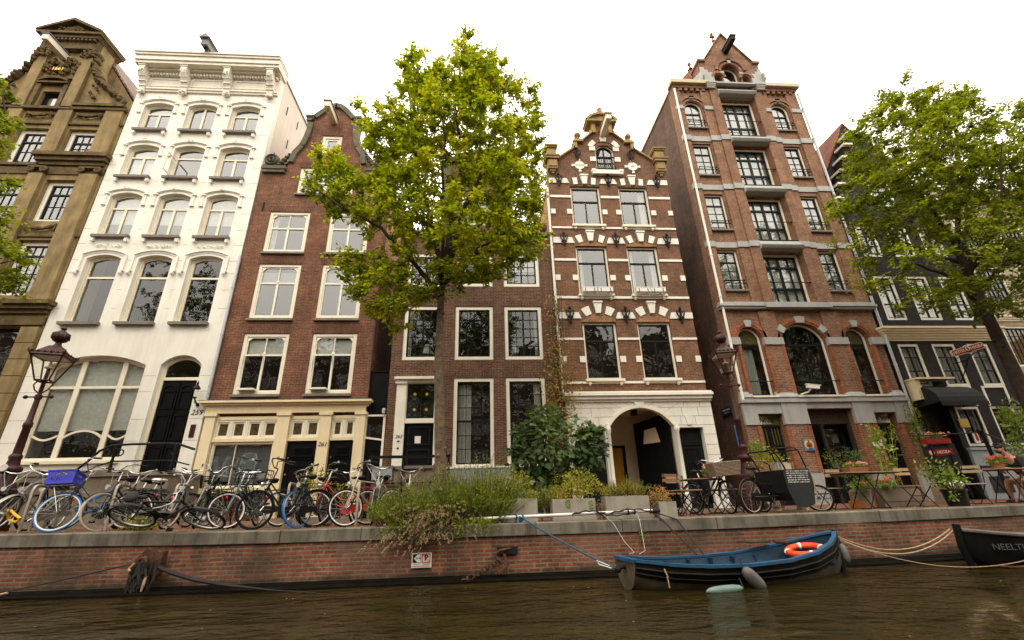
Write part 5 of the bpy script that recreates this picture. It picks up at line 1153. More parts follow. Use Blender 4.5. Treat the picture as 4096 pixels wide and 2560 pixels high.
    b = part('hoist_beam', MB().box(12.71, 12.97, 14.95, 15.9, 21.6, 21.85), M['barkdark'], P)
    part('beam_cap', MB().box(12.67, 13.01, 14.9, 15.8, 21.852, 21.9), M['lead'], b)
    fi = MB().lathe([(.14, 0), (.07, .08), (.05, .25), (.1, .32), (.04, .42), (.03, .55)], (12.84, 16.4, 23.1), 8); fi.sph((12.84, 16.4, 23.95), .1, 6, 4); fi.sph((12.84, 16.4, 23.75), .15, 6, 4, (1.3, .6, .6))
    part('finial', fi, M['terracotta'], P)
    hp = MB(); a_ = (12.2, 18.0, 23.2)
    hp.poly([(9.7, 16.45, 19.42), (16.0, 16.45, 19.42), a_]); hp.poly([(9.7, 23, 19.42), (9.7, 16.45, 19.42), a_]); hp.poly([(16.0, 16.45, 19.42), (16.0, 23, 19.42), a_]); hp.poly([(16.0, 23, 19.42), (9.7, 23, 19.42), a_])
    part('hip_roof', hp, M['tile'], P)
    part('roof_finial', MB().lathe([(.16, 0), (.08, .1), (.05, .3), (.12, .42), (.03, .6)], (a_[0], a_[1], a_[2]-.05), 8), M['terracotta'], P)
    # ground floor fronts
    for i, (a, b, z0, z1) in enumerate(gr):
        zt = 2.4
        if i != 1:
            D = part('door', MB().box(a, b, 16.24, 16.3, z0, zt-.06), M['darkgreen'], P); q = MB()
            q.box(a, b, 16.18, 16.3, zt-.058, zt+.02); q.box(a, b, 16.2, 16.26, 1.58, 1.7); q.box((a+b)/2-.03, (a+b)/2+.03, 16.2, 16.25, 1.7, zt-.06)
            q.ring(H(a+.1, b-.1, 0, 1.1), H(a+.16, b-.16, .06, 1.04), 16.2, 16.25)
            part('door_panel', q, M['darkgreen'], D)
            g_ = MB()
            for k in range(7): g_.box(a+.12+k*(b-a-.24)/6-.006, a+.12+k*(b-a-.24)/6+.006, 16.21, 16.24, 1.72, zt-.08)
            part('door_bars', g_, M['brass'], D)
            tl = part('transom_light', MB().box(a, b, 16.2, 16.22, zt+.03, z1-.01), M['greenglass'], P); ry = MB(); s_ = 1 if i else -1; x0 = (b-.1) if i else (a+.1)
            for k in range(9):
                t = .1+k*.17; ry.prism([(x0, zt+.04), (x0-s_*.03, zt+.04), (x0-s_*(.03+.5*cos(t)), zt+.05+.32*sin(t)), (x0-s_*(.5*cos(t)), zt+.07+.32*sin(t))], 16.18-.001*k, 16.19)
            part('leaded_rays', ry, M['ivory'], tl)
            text('ANNO' if i == 0 else '1908', .24, M['ink'], facing((a+b)/2+(.1 if i else -.1), 16.165, zt+.2), tl, name='transom_lettering')
        else:
            q = MB().box(a, b, 16.2, 16.3, 2.44, z1-.002); q.box(a, a+.1, 16.2, 16.32, z0, 2.44); q.box(b-.1, b, 16.2, 16.32, z0, 2.44); q.box(a+.62, a+.7, 16.2, 16.3, z0, 2.44)
            part('shop_frame', q, M['barkdark'], P)
            D = part('door', MB().ring(H(a+.9, b-.1, z0, 2.44), H(a+1.0, b-.2, .35, 2.3), 16.55, 16.6).box(a+1.0, b-.2, 16.54, 16.61, 1.62, 1.72), M['darkgreen'], P)
            part('door_pane', MB().poly([(a+1.0, 16.58, .35), (b-.2, 16.58, .35), (b-.2, 16.58, 2.3), (a+1.0, 16.58, 2.3)]), M['glasslow'], D)
            p_ = MB()
            for k, (x, z, w_, h_) in enumerate(((a+1.05, .9, .16, .2), (a+1.3, .55, .2, .28), (a+1.1, .62, .16, .2), (a+1.25, 1.8, .25, .32))): p_.box(x, x+w_, 16.63, 16.64, z, z+h_)
            part('posters', p_, M['books'], P)
    sg = part('house_number_plate', MB().box(14.2, 14.56, 15.86, 15.88, 1.58, 1.8), M['signwhite'], P)
    text('67', .15, M['ink'], facing(14.32, 15.855, 1.69), sg, name='house_number'); text('hs', .09, M['ink'], facing(14.47, 15.855, 1.7), sg, name='house_number')
    for k, (x, y0_) in enumerate(((9.58, 15.9), (16.14, 15.9))):
        pass
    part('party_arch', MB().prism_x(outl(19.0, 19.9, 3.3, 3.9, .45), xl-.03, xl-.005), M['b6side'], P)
house_tall()
downpipe('drainpipe', 'long pale drainpipe down the left corner of the tall russet warehouse', 9.66, 3.3, 19.0, .05, 'signwhite', 15.84)
downpipe('drainpipe', 'long drainpipe down the right corner of the tall russet warehouse', 16.13, .4, 19.0, .05, 'zinc', 15.84)

# ================================================================== black painted hotel with stepped gable
def house_black():
    P = thing('canal_house', 'black painted brick hotel with cream cornice and stepped gable behind the tree', 'house', (18.65, 16, -.3), 'canal houses in the row')
    xl, xr, cx = 16.22, 21.1, 18.66
    cols = ((16.68, 17.56), (18.14, 19.14), (19.68, 20.6))
    wins = [(a, b, z0, z1) for z0, z1 in ((3.78, 5.52), (6.56, 8.6), (9.55, 11.1)) for a, b in cols]+[(18.1, 19.2, 12.2, 13.5)]
    gr = [(18.06, 19.05, 1.52, 2.98), (19.5, 20.5, 1.52, 2.98)]
    st = [(xr, 12.5), (20.75, 12.5), (20.75, 13.3), (20.4, 13.3), (20.4, 14.1), (20.05, 14.1), (20.05, 14.9), (19.7, 14.9), (19.7, 15.7), (19.3, 15.7), (19.3, 16.4)]
    out = [(xl, -.4), (xr, -.4)]+st+[(2*cx-x, z) for x, z in reversed(st)]
    part('wall', wallmesh(out, [H(*q) for q in wins]+[H(*q) for q in gr]+[H(16.65, 17.85, -.3, 3.3)], depth=.2, thick=.4), M['b7'], P)
    body(P, xl, xr, 13.5, 'b7', zr=17.8, roofmat='tile', y0=16.47)
    for i, (a, b, z0, z1) in enumerate(wins):
        win(P, a, b, z0, z1, rec=.02, fw=.1, fmat='whitebright', smat='darkgreen', sw=.04, mu=(((a+b)/2, None, None, .05),), tr=((z0+(z1-z0)*.36, .04), (z0+(z1-z0)*.68, .04)), cur=(('curtain', a+.12, b-.12, z0+.1, z1-.12),) if i < 6 else (('blind', z0, z1, 'blind'),), fd=.2, gl='glasslow' if i < 3 else 'glass')
    for i, (a, b, z0, z1) in enumerate(gr):
        win(P, a, b, z0, z1, rec=.02, fw=.09, fmat='whitebright', smat='darkgreen', sw=.04, mu=(((a+b)/2, None, None, .04),), gl='glasslow', fd=.2)
        part('window_panel', MB().ring(H(a-.01, b+.01, 3.0, 3.77), H(a+.08, b-.08, 3.0, 3.7), 15.97, 16.02), M['whitebright'], P)
    c = MB(); 
    for s_ in (-1, 1):
        for k in range(5): xx = cx+s_*(2.44-.35*k if k else 2.44); 
    steps = [(20.75, 21.18, 12.5), (20.4, 20.8, 13.3), (20.05, 20.45, 14.1), (19.7, 20.1, 14.9), (19.3, 19.75, 15.7)]
    for a, b, z in steps:
        c.box(a, b, 15.82, 16.46, z, z+.1); c.box(2*cx-b, 2*cx-a, 15.82, 16.46, z, z+.1)
    c.box(17.95, 19.37, 15.82, 16.46, 16.4, 16.52)
    part('step_caps', c, M['creamlight'], P)
    k = MB(); molded(k, xl+.02, xr-.02, 5.64, 6.18, .32, steps=6); part('cornice', k, M['cream'], P)
    part('grey_dado', MB().box(17.9, xr, 15.9, 16.02, -.4, 1.36).box(17.86, xr, 15.84, 16.03, 1.362, 1.46), M['dado'], P)
    part('vent_slot', MB().box(17.95, 18.75, 15.88, 15.91, .74, .82), M['ink'], P)
    part('cellar_hatch', MB().box(18.2, 19.0, 15.88, 15.91, -.1, .45), M['ink'], P)
    text('HOTEL HEGRA', .27, M['ink'], facing(19.35, 15.89, 1.02), P, name='hotel_lettering')
    D = part('doorway', MB().ring(H(16.65, 17.85, -.3, 3.3), H(16.72, 17.78, -.3, 3.22), 15.98, 16.2), M['darkgreen'], P)
    part('entrance_door', MB().box(16.72, 17.78, 16.5, 16.55, -.3, 3.2), M['barkdark'], D)
    part('entrance_pane', MB().poly([(16.95, 16.48, .5), (17.6, 16.48, .5), (17.6, 16.48, 2.9), (16.95, 16.48, 2.9)]), M['leadglass'], D)
    aw = MB(); n = 6
    for i in range(n):
        t0, t1 = i/n*pi/2, (i+1)/n*pi/2
        y0_, z0_, y1_, z1_ = 16-.95*sin(t0), 3.0+.72*cos(t0), 16-.95*sin(t1), 3.0+.72*cos(t1)
        aw.hexa([(16.55, y0_, z0_-.02), (18.4, y0_, z0_-.02), (18.4, y1_, z1_-.02), (16.55, y1_, z1_-.02), (16.55, y0_, z0_), (18.4, y0_, z0_), (18.4, y1_, z1_), (16.55, y1_, z1_)])
    aw.box(16.55, 18.4, 15.03, 15.06, 2.85, 3.0)
    for x in (16.55, 18.39): aw.prism_x([(16.0, 2.95), (16.0, 3.71)]+[(16-.95*sin(i/6*pi/2), 3.0+.7*cos(i/6*pi/2)) for i in range(1, 7)], x, x+.01)
    part('awning', aw, M['canvas'], P)
    part('canopy_bracket', MB().box(16.42, 16.62, 15.6, 16, 3.2, 3.95).box(16.4, 18.0, 15.5, 16, 3.951, 4.02), M['cream'], P)
    part('brass_plate', MB().box(17.98, 18.36, 15.96, 15.99, 2.2, 2.52), M['brass'], P)
    part('card_sign', MB().box(18.3, 18.5, 15.94, 15.97, 1.62, 2.0), M['signwhite'], P)
    part('card_sign_stripe', MB().box(18.37, 18.46, 15.93, 15.94, 1.7, 1.98), M['signred'], P)
house_black()
def hotel_sign():
    x, y, z = 18.75, 15.5, 4.95
    P = thing('hanging_sign', 'red enamel sign with ivory lettering and crest on an iron bracket above awning', 'sign', (x, 15.98, z))
    w2 = .62; R_ = Matrix.Translation((x-.35, 15.0, z+.0)) @ Matrix.Rotation(rad(-8), 4, 'Z') @ Matrix.Rotation(rad(-14), 4, 'Y')
    def tab(w_, h, y0_, y1_): return MB().prism([(-w_, -h*.6), (-w_+.06, -h), (w_-.06, -h), (w_, -h*.6), (w_, h*.6), (w_-.06, h), (-w_+.06, h), (-w_, h*.6)], y0_, y1_).lathe([(h*1.35, y0_), (h*1.35, y1_)], (0, 0, 0), 16, Matrix.Rotation(-pi/2, 3, 'X'))
    part('sign_rim', tab(w2+.02, .125, -.018, .018).xf(R_), M['ivory'], P)
    pl = part('sign_plate', tab(w2, .105, -.024, .024).xf(R_), M['signred'], P)
    part('crest', MB().lathe([(.09, -.03), (.09, .03)], (0, 0, .03), 12, Matrix.Rotation(pi/2, 3, 'X')).xf(R_), M['ivory'], pl)
    part('crest_figure', MB().sph((0, -.03, .05), .05, 8, 5, (.8, .3, 1)).box(-.03, .03, -.036, -.03, -.04, .04).xf(R_), M['signred'], pl)
    for s_, xx in (('HOTEL', -.35), ('HEGRA', .36)): text(s_, .155, M['ivory'], R_ @ Matrix.Translation((xx, -.027, 0)) @ Matrix.Rotation(pi/2, 4, 'X'), pl, name='sign_lettering')
    br = MB().tube([(x, 15.98, z-.28), (x-.1, 15.4, z-.3), (x-.3, 14.9, z-.2)], .018).tube([(x-.0, 15.98, z-1.0), (x-.12, 15.6, z-.7), (x-.2, 15.25, z-.3)], .018).torus((x-.1, 15.5, z-.42), .09, .014, (1,0,0), 14, 5)
    for xx in (-.4, .4): p_ = R_ @ V((xx, 0, -.11)); br.tube([tuple(p_), (p_.x, p_.y, p_.z-.09)], .012)
    a_, b_ = R_ @ V((-.62, 0, -.2)), R_ @ V((.62, 0, -.2)); br.tube([tuple(a_), tuple(b_)], .016)
    part('bracket', br, M['iron'], P)
hotel_sign()
def small_sign():
    R_ = Matrix.Translation((14.7, 14.0, 1.08)) @ Matrix.Rotation(rad(-8), 4, 'Z') @ Matrix.Rotation(rad(-4), 4, 'Y')
    P = thing('menu_board', 'black menu board with a small red name plate beside the hotel entrance', 'sign', (14.7, 14.0, -.35))
    part('board', MB().box(-.45, .55, .02, .06, -.55, .3).xf(R_), M['board'], P)
    part('sign_plate', MB().box(-.33, .42, -.0, .02, -.02, .17).xf(R_), M['signred'], P)
    text('HEGRA', .13, M['ivory'], R_ @ Matrix.Translation((.12, -.006, .075)) @ Matrix.Rotation(pi/2, 4, 'X'), P, name='sign_lettering')
    part('crest', MB().lathe([(.08, -.01), (.08, .01)], (-.25, 0, .09), 10, Matrix.Rotation(pi/2, 3, 'X')).xf(R_), M['ivory'], P)
    part('leg', MB().box(-.4, -.35, .06, .1, -1.33, -.5).box(.42, .47, .06, .1, -1.33, -.5).xf(R_), M['iron'], P)
small_sign()
# ================================================================== pale house at the right edge
def house_pale():
    P = thing('canal_house', 'pale ochre house at the right edge mostly hidden by the tree', 'house', (24, 16, -.3), 'canal houses in the row')
    xl, xr = 21.12, 27.5
    wins = [(a, a+1.25, z0, z1) for z0, z1 in ((1.4, 3.3), (4.55, 6.3), (7.2, 9.1), (10.0, 11.6)) for a in (21.55, 23.6, 25.6)]
    part('wall', wallmesh([(xl, 3.6), (xr, 3.6), (xr, 13), (xl, 13)], [H(*q) for q in wins[3:]], depth=.2), M['ochrewall'], P)
    part('ground_storey', wallmesh([(xl, -.4), (xr, -.4), (xr, 3.6), (xl, 3.6)], [H(*q) for q in wins[:3]], depth=.2), M['b7'], P)
    body(P, xl, xr, 12.8, 'b4', roofmat='tile')
    for i, (a, b, z0, z1) in enumerate(wins):
        win(P, a, b, z0, z1, rec=.03, fw=.09, fmat='whitebright', smat='darkgreen', grid=((5, 5, None, None),), cur=(('blind', z0, z1, 'ochrefill'),) if i == 3 else (), fd=.2, gl='glasslow')
    c = MB(); molded(c, xl, xr, 12.6, 13.1, .4); molded(c, xl, xr, 9.35, 9.6, .15); molded(c, xl, xr, 6.5, 6.75, .12); molded(c, xl, xr, 3.5, 3.8, .15); part('cornice', c, M['creamlight'], P)
house_pale()
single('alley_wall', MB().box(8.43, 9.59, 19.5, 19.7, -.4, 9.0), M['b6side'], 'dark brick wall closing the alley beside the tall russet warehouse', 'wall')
# ================================================================== ground, quay, water
EDGE = [(-40, 9.9, -.25), (-14, 9.5, -.262), (-10.7, 9.35, -.272), (-8, 9.3, -.283), (-5.5, 9.22, -.33), (-4, 9.2, -.345), (0, 9.2, -.35), (4.5, 9.2, -.35), (7.5, 9.4, -.335), (10.5, 9.75, -.32), (13, 10.0, -.305), (40, 12.5, -.28)]
def edge(x):
    for (x0, y0, z0), (x1, y1, z1) in zip(EDGE, EDGE[1:]):
        if x <= x1: t = (x-x0)/(x1-x0); return y0+(y1-y0)*t, z0+(z1-z0)*t
def gz(x): return edge(x)[1]
WZ = -1.25
def ground():
    g = MB()
    for (x0, y0, z0), (x1, y1, z1) in zip(EDGE, EDGE[1:]): g.quad((x0, y0+.3, z0-.004), (x1, y1+.3, z1-.004), (x1, 60, z1-.004), (x0, 60, z0-.004))
    struct('street', g, M['pavers'])
    struct('canal_water', MB().quad((-60, -13.5, WZ), (60, -13.5, WZ), (60, 14, WZ), (-60, 14, WZ)), M['water'])
    struct('canal_bed', MB().quad((-200, -200, -3), (200, -200, -3), (200, 200, -3), (-200, 200, -3)), M['wetwood'])
    P = thing('quay_wall', 'brick quay wall with stone capping along the canal', 'quay wall', (0, 9.2, -1.25))
    b = MB(); l = MB(); l2 = MB()
    for (x0, y0, z0), (x1, y1, z1) in zip(EDGE, EDGE[1:]):
        b.hexa([(x0, y0+.035, -2.5), (x1, y1+.035, -2.5), (x1, y1+.5, -2.5), (x0, y0+.5, -2.5), (x0, y0+.035, z0-.215), (x1, y1+.035, z1-.215), (x1, y1+.5, z1-.215), (x0, y0+.5, z0-.215)])
        l.hexa([(x0, y0-.13, -1.6), (x1, y1-.13, -1.6), (x1, y1+.03, -1.6), (x0, y0+.03, -1.6), (x0, y0-.13, -1.205), (x1, y1-.13, -1.205), (x1, y1+.03, -1.18), (x0, y0+.03, -1.18)])
        l2.hexa([(x0, y0-.4, -1.6), (x1, y1-.4, -1.6), (x1, y1-.135, -1.6), (x0, y0-.135, -1.6), (x0, y0-.4, -1.222), (x1, y1-.4, -1.222), (x1, y1-.135, -1.212), (x0, y0-.135, -1.212)])
    part('brickwork', b, M['bq'], P); part('timber_waling', l, M['wetwood'], P); part('lower_waling', l2, M['wetwood'], P)
    c = MB(); x = -24.0; r = random.Random(3)
    while x < 26:
        ln = r.uniform(1.3, 1.9); a, bb = x+.006, x+ln-.006; (ya, za), (yb, zb) = edge(a), edge(bb); j = r.uniform(-.008, .008); k = r.uniform(-.006, .006)
        ev = .018
        c.hexa([(a, ya+j, za-.21), (bb, yb+j, zb-.21), (bb, yb+.42, zb-.21), (a, ya+.42, za-.21), (a, ya+j, za+k-ev), (bb, yb+j, zb+k-ev), (bb, yb+.42, zb+k-ev), (a, ya+.42, za+k-ev)])
        c.hexa([(a, ya+j, za+k-ev), (bb, yb+j, zb+k-ev), (bb, yb+.42, zb+k-ev), (a, ya+.42, za+k-ev), (a+.01, ya+j+ev, za+k), (bb-.01, yb+j+ev, zb+k), (bb-.01, yb+.41, zb+k), (a+.01, ya+.41, za+k)])
        x += ln
    part('capstones', c, M['cap'], P)
ground()
# ------------------------------------------------------------------ far bank, seen only mirrored in panes and water
def far_bank():
    struct('far_street', MB().box(-90, 90, -60, -13.5, -2.5, -.3), M['pavers'])
    x = -80; r = random.Random(5); k = 0
    lab = ['gabled', 'stepped', 'flat topped', 'tall', 'narrow', 'broad']
    while x < 78:
        w_ = r.uniform(5.5, 8); h = r.uniform(17.5, 22.5); y = -20.5
        out = [(x, -.4), (x+w_-.05, -.4), (x+w_-.05, h-2), (x+w_*.68, h), (x+w_*.32, h), (x, h-2)]
        T = thing('canal_house', 'dark brick house on the far bank behind the viewer, mirrored in panes', 'house', (x+w_/2, y, -.3), 'houses on the far bank')
        mb = MB().prism(out, y-9, y); part('wall', mb, M['oppbrick'], T)
        fr = MB(); gl = MB()
        z = .8
        while z+1.9 < h-1.5:
            for i in range(3):
                a = x+.6+i*(w_-.9)/3; b = a+(w_-.9)/3-.55; fr.ring(H(a, b, z, z+1.9), H(a+.12, b-.12, z+.12, z+1.78), y-.02, y+.05); gl.box(a+.12, b-.12, y-.02, y+.02, z+.12, z+1.78)
                fr.box(a+.12, b-.12, y, y+.04, z+1.15, z+1.22)
            z += 3.0
        fr.box(x, x+w_-.05, y, y+.25, h-2.3, h-2.0); fr.box(x, x+w_-.05, y, y+.2, 3.3, 3.55)
        part('window_frames', fr, M['whitebright'], T); part('window_panes', gl, M['lead'], T)
        x += w_; k += 1
far_bank()

# ------------------------------------------------------------------ stoops and railings
def stoop_white():
    P = thing('stoop', 'stone stoop with steps before the black door of the white house', 'stoop', (-10.4, 15, -.3))
    b = MB(); b.box(-11.35, -8.95, 14.35, 15.88, -.4, 1.0); 
    n = 8
    for i in range(n):
        z = 1.0-(i+1)*.155; b.box(-11.35-(i+1)*.3, -11.35-i*.3-.001, 14.5, 15.85, -.4, z)
    part('masonry', b, M['stonestep'], P)
    s = MB(); s.box(-11.4, -8.9, 14.28, 15.86, 1.001, 1.1); s.box(-9.9, -8.95, 14.3, 14.345, .62, .7); s.box(-11.3, -8.95, 14.32, 14.349, .2, .26); s.box(-14.9, -11.4, 14.3, 14.5, .86, .98)
    part('moulded_slab', s, M['sill'], P)
    w_ = MB(); w_.box(-14.9, -11.36, 14.36, 14.49, -.4, .858); part('area_wall', w_, M['stonestep'], P)
    part('cellar_door', MB().box(-14.2, -13.3, 14.34, 14.36, -.3, .75), M['blackpaint'], P)
    part('gas_tag', MB().lathe([(.09, 0), (.09, .02)], (-12.95, 14.28, .92), 12, Matrix.Rotation(pi/2, 3, 'X')), M['stonegold'], P)
stoop_white()
def railing_white():
    P = thing('railing', 'black wrought iron railing curving down the stoop of the white house', 'railing', (-10.4, 14.4, 1.1))
    top = [(-12.3, 14.4, .72), (-11.75, 14.4, 1.08), (-11.4, 14.4, 1.42), (-11.15, 14.4, 1.72), (-10.85, 14.4, 1.87), (-10.3, 14.4, 1.9), (-9.3, 14.4, 1.9), (-8.98, 14.4, 1.88), (-8.5, 14.42, 1.72)]
    mid = [(-11.75, 14.4, .78), (-11.4, 14.4, 1.1), (-11.1, 14.4, 1.3), (-10.7, 14.4, 1.42), (-9.3, 14.4, 1.42), (-9.0, 14.4, 1.4), (-8.55, 14.42, 1.28)]
    part('handrail', MB().tube(top, .034, 8), M['iron'], P, smooth=True); part('lower_rail', MB().tube(mid, .022, 6), M['iron'], P, smooth=True)
    bal = [(.05, 0), (.07, .02), (.03, .06), (.055, .16), (.03, .26), (.05, .34), (.03, .42), (.055, .5), (.03, .6), (.05, .68), (.03, .8)]
    for x in (-10.72, -9.02): part('baluster', MB().lathe(bal, (x, 14.4, 1.09), 10), M['iron'], P, smooth=True)
    part('scroll_panel', MB().torus((-10.72, 14.4, 1.66), .1, .02, (0,1,0), 14, 5).torus((-10.55, 14.4, 1.66), .08, .02, (0,1,0), 14, 5).torus((-10.9, 14.4, 1.66), .08, .02, (0,1,0), 14, 5).torus((-9.02, 14.4, 1.66), .1, .02, (0,1,0), 14, 5), M['iron'], P)
railing_white()
def stoop_low():
    P = thing('stoop', 'low stone stoop with bench before the door of the low brown house', 'stoop', (-2.3, 15, -.3))
    part('masonry', MB().box(-3.2, -1.3, 14.2, 15.9, -.4, 1.02).box(-1.299, -1.0, 14.3, 15.9, -.4, .84).box(-.999, -.7, 14.3, 15.9, -.4, .66).box(-.699, -.4, 14.3, 15.9, -.4, .48), M['stonestep'], P)
    part('slab', MB().box(-3.25, -1.28, 14.12, 15.88, 1.021, 1.1), M['sill'], P)
    part('side_panel', MB().box(-3.18, -2.6, 14.12, 14.18, .72, 1.02), M['dado'], P)
    part('stone_bench', MB().box(-3.3, -2.2, 13.6, 14.0, -.05, .06).box(-3.1, -3.0, 13.65, 13.95, -.4, -.05).box(-2.5, -2.4, 13.65, 13.95, -.4, -.05), M['stonestep'], P)
    R_ = thing('railing', 'plain black railing on the stoop of the low brown house', 'railing', (-2.3, 14.15, 1.1))
    part('handrail', MB().box(-3.3, -.9, 14.08, 14.16, 1.32, 1.4), M['iron'], R_); part('lower_rail', MB().box(-3.3, -.9, 14.1, 14.14, .6, .64), M['iron'], R_)
    for x in (-3.28, -2.3, -.95): part('post', MB().box(x-.03, x+.03, 14.09, 14.15, -.3 if x > -1 else .1, 1.32).box(x-.05, x+.05, 14.07, 14.17, -.02, .06), M['iron'], R_)
stoop_low()

# ------------------------------------------------------------------ street lamps
def lamp_post(label, x, y, H_, s=1.0, rot=0.0):
    z0 = gz(x)
    P = thing('street_lamp', label, 'street lamp', (x, y, z0), 'crowned lanterns along the quay')
    b = [(.30, 0), (.30, .12), (.26, .14), (.26, .62), (.23, .66), (.23, .70), (.27, .73), (.27, .80), (.2, .84), (.15, .98), (.125, 1.12), (.17, 1.16), (.19, 1.22), (.17, 1.27), (.12, 1.3), (.10, 1.42), (.115, 1.46), (.115, 1.5), (.085, 1.54)]
    part('pedestal', MB().lathe([(r*s, z*s) for r, z in b], (x, y, z0), 14), M['bronze'], P, smooth=True)
    zl = z0+H_-1.36   # lantern foot
    sh = MB().lathe([(.082*s, 1.52*s), (.07*s, 2.1*s), (.085*s, 2.12*s), (.085*s, 2.2*s), (.06*s, 2.24*s), (.05*s, (zl-z0)-.42), (.07*s, (zl-z0)-.4), (.07*s, (zl-z0)-.33), (.04*s, (zl-z0)-.3), (.04*s, (zl-z0)-.05), (.07, (zl-z0))], (x, y, z0), 12)
    part('post', sh, M['bronze'], P, smooth=True)
    lb = MB().tube([(x-.26, y, zl-.36), (x+.26, y, zl-.36)], .018, 6).sph((x-.27, y, zl-.36), .045, 8, 6).sph((x+.27, y, zl-.36), .045, 8, 6)
    for sx in (-1, 1): lb.tube([(x+sx*.03, y, zl-.28), (x+sx*.14, y, zl-.2), (x+sx*.2, y, zl-.08), (x+sx*.13, y, zl+.02)], .015, 5)
    part('ladder_bar', lb, M['bronze'], P, smooth=True)
    R_ = Matrix.Translation((x, y, zl)) @ Matrix.Rotation(rot, 4, 'Z')
    a, t, h = .125, .285, .56
    fr = MB()
    lo = [(-a, -a, 0), (a, -a, 0), (a, a, 0), (-a, a, 0)]; hi = [(-t, -t, h), (t, -t, h), (t, t, h), (-t, t, h)]
    for i in range(4):
        fr.tube([lo[i], hi[i]], .017, 5); fr.tube([lo[i], lo[(i+1) % 4]], .02, 5); fr.tube([hi[i], hi[(i+1) % 4]], .032, 6)
    fr.tube([(0, 0, 0), (0, 0, .3)], .035, 6)
    part('lantern_frame', fr.xf(R_), M['bronze'], P, smooth=True)
    g = MB()
    for i in range(4): j = (i+1) % 4; g.quad(lo[i], lo[j], hi[j], hi[i])
    lant = part('lantern_glass', g.xf(R_), M['lampglass'], P)
    part('burner', MB().lathe([(.04, .28), (.06, .31), (.03, .36), (.025, .46), (.0, .48)], (0, 0, 0), 8).lathe([(.09, .3), (.09, .32)], (0, 0, 0), 10).xf(R_), M['signwhite'], P, smooth=True)
    rf = MB(); top = .1
    rf.hexa([(-t-.02, -t-.02, h), (t+.02, -t-.02, h), (t+.02, t+.02, h), (-t-.02, t+.02, h), (-top, -top, h+.26), (top, -top, h+.26), (top, top, h+.26), (-top, top, h+.26)])
    rf.lathe([(.1, h+.25), (.06, h+.32), (.06, h+.36), (.13, h+.4), (.165, h+.47), (.16, h+.55), (.1, h+.62), (.05, h+.63), (.035, h+.67), (.06, h+.71), (.02, h+.76)], (0, 0, 0), 10)
    for k in range(8):
        an = k*pi/4; rf.tube([(.06*cos(an), .06*sin(an), h+.38), (.17*cos(an), .17*sin(an), h+.47), (.16*cos(an), .16*sin(an), h+.56), (.04*cos(an), .04*sin(an), h+.64)], .016, 4)
    part('crown_roof', rf.xf(R_), M['bronze'], P, smooth=True)
    part('reflector', MB().box(-t+.03, t-.03, -t+.03, t-.03, h-.02, h-.012).xf(R_), M['signwhite'], P)
    cr = MB()
    for i in range(4):
        j = (i+1) % 4; A, B = V(hi[i]), V(hi[j])
        for k in range(5):
            p = A.lerp(B, k/5); o = p.normalized(); o.z = 0
            cr.sph(tuple(p+V((0, 0, .07))), .022 if k else .035, 6, 4, (1, 1, 1.7 if k % 2 else 1.1))
            q = A.lerp(B, (k+.5)/5); cr.tube([tuple(p+V((0, 0, .03))), tuple(q+V((0, 0, .075))), tuple(A.lerp(B, (k+1)/5)+V((0, 0, .03)))], .011, 4)
        c_ = A*1.12; cr.tube([tuple(A), (c_.x, c_.y, h+.06), (c_.x*1.02, c_.y*1.02, h+.13)], [.02, .022, .006], 5)
    part('crown_cresting', cr.xf(R_), M['bronze'], P, smooth=True)
lamp_post('oxblood crowned street lamp standing among the bicycles by white house', -9.86, 10.6, 4.46, .98, rad(18))
lamp_post('oxblood crowned street lamp behind the cargo tricycle', 7.2, 12.3, 5.05, 1.08, rad(-12))
def wall_lantern(label, x, z, s, flip=False):
    P = thing('wall_lantern', label, 'lantern', (x, 15.98, z))
    y = 15.75
    part('bracket', MB().tube([(x+.02, 15.98, z-.1), (x+.02, 15.85, z-.06), (x, y, z+.06)], .025*s, 6).sph((x+.02, 15.97, z-.12), .06*s, 8, 5).torus((x, y+.1, z-.05), .05*s, .012, (1,0,0), 12, 4), M['iron'], P)
    part('lantern_glass', MB().lathe([(.06*s, .1*s), (.105*s, .38*s)], (x, y, z), 6), M['lampglass'], P)
    part('lantern_frame', MB().lathe([(.07*s, .06*s), (.07*s, .1*s)], (x, y, z), 6).lathe([(.12*s, .38*s), (.13*s, .4*s), (.06*s, .5*s), (.03*s, .54*s), (.04*s, .58*s), (.01*s, .66*s)], (x, y, z), 6), M['iron'], P)
wall_lantern('small black wall lantern beside the door of the white house', -9.68, 3.5, 1.0)
wall_lantern('large black wall lantern on the black painted hotel', 20.3, 2.3, 1.6)
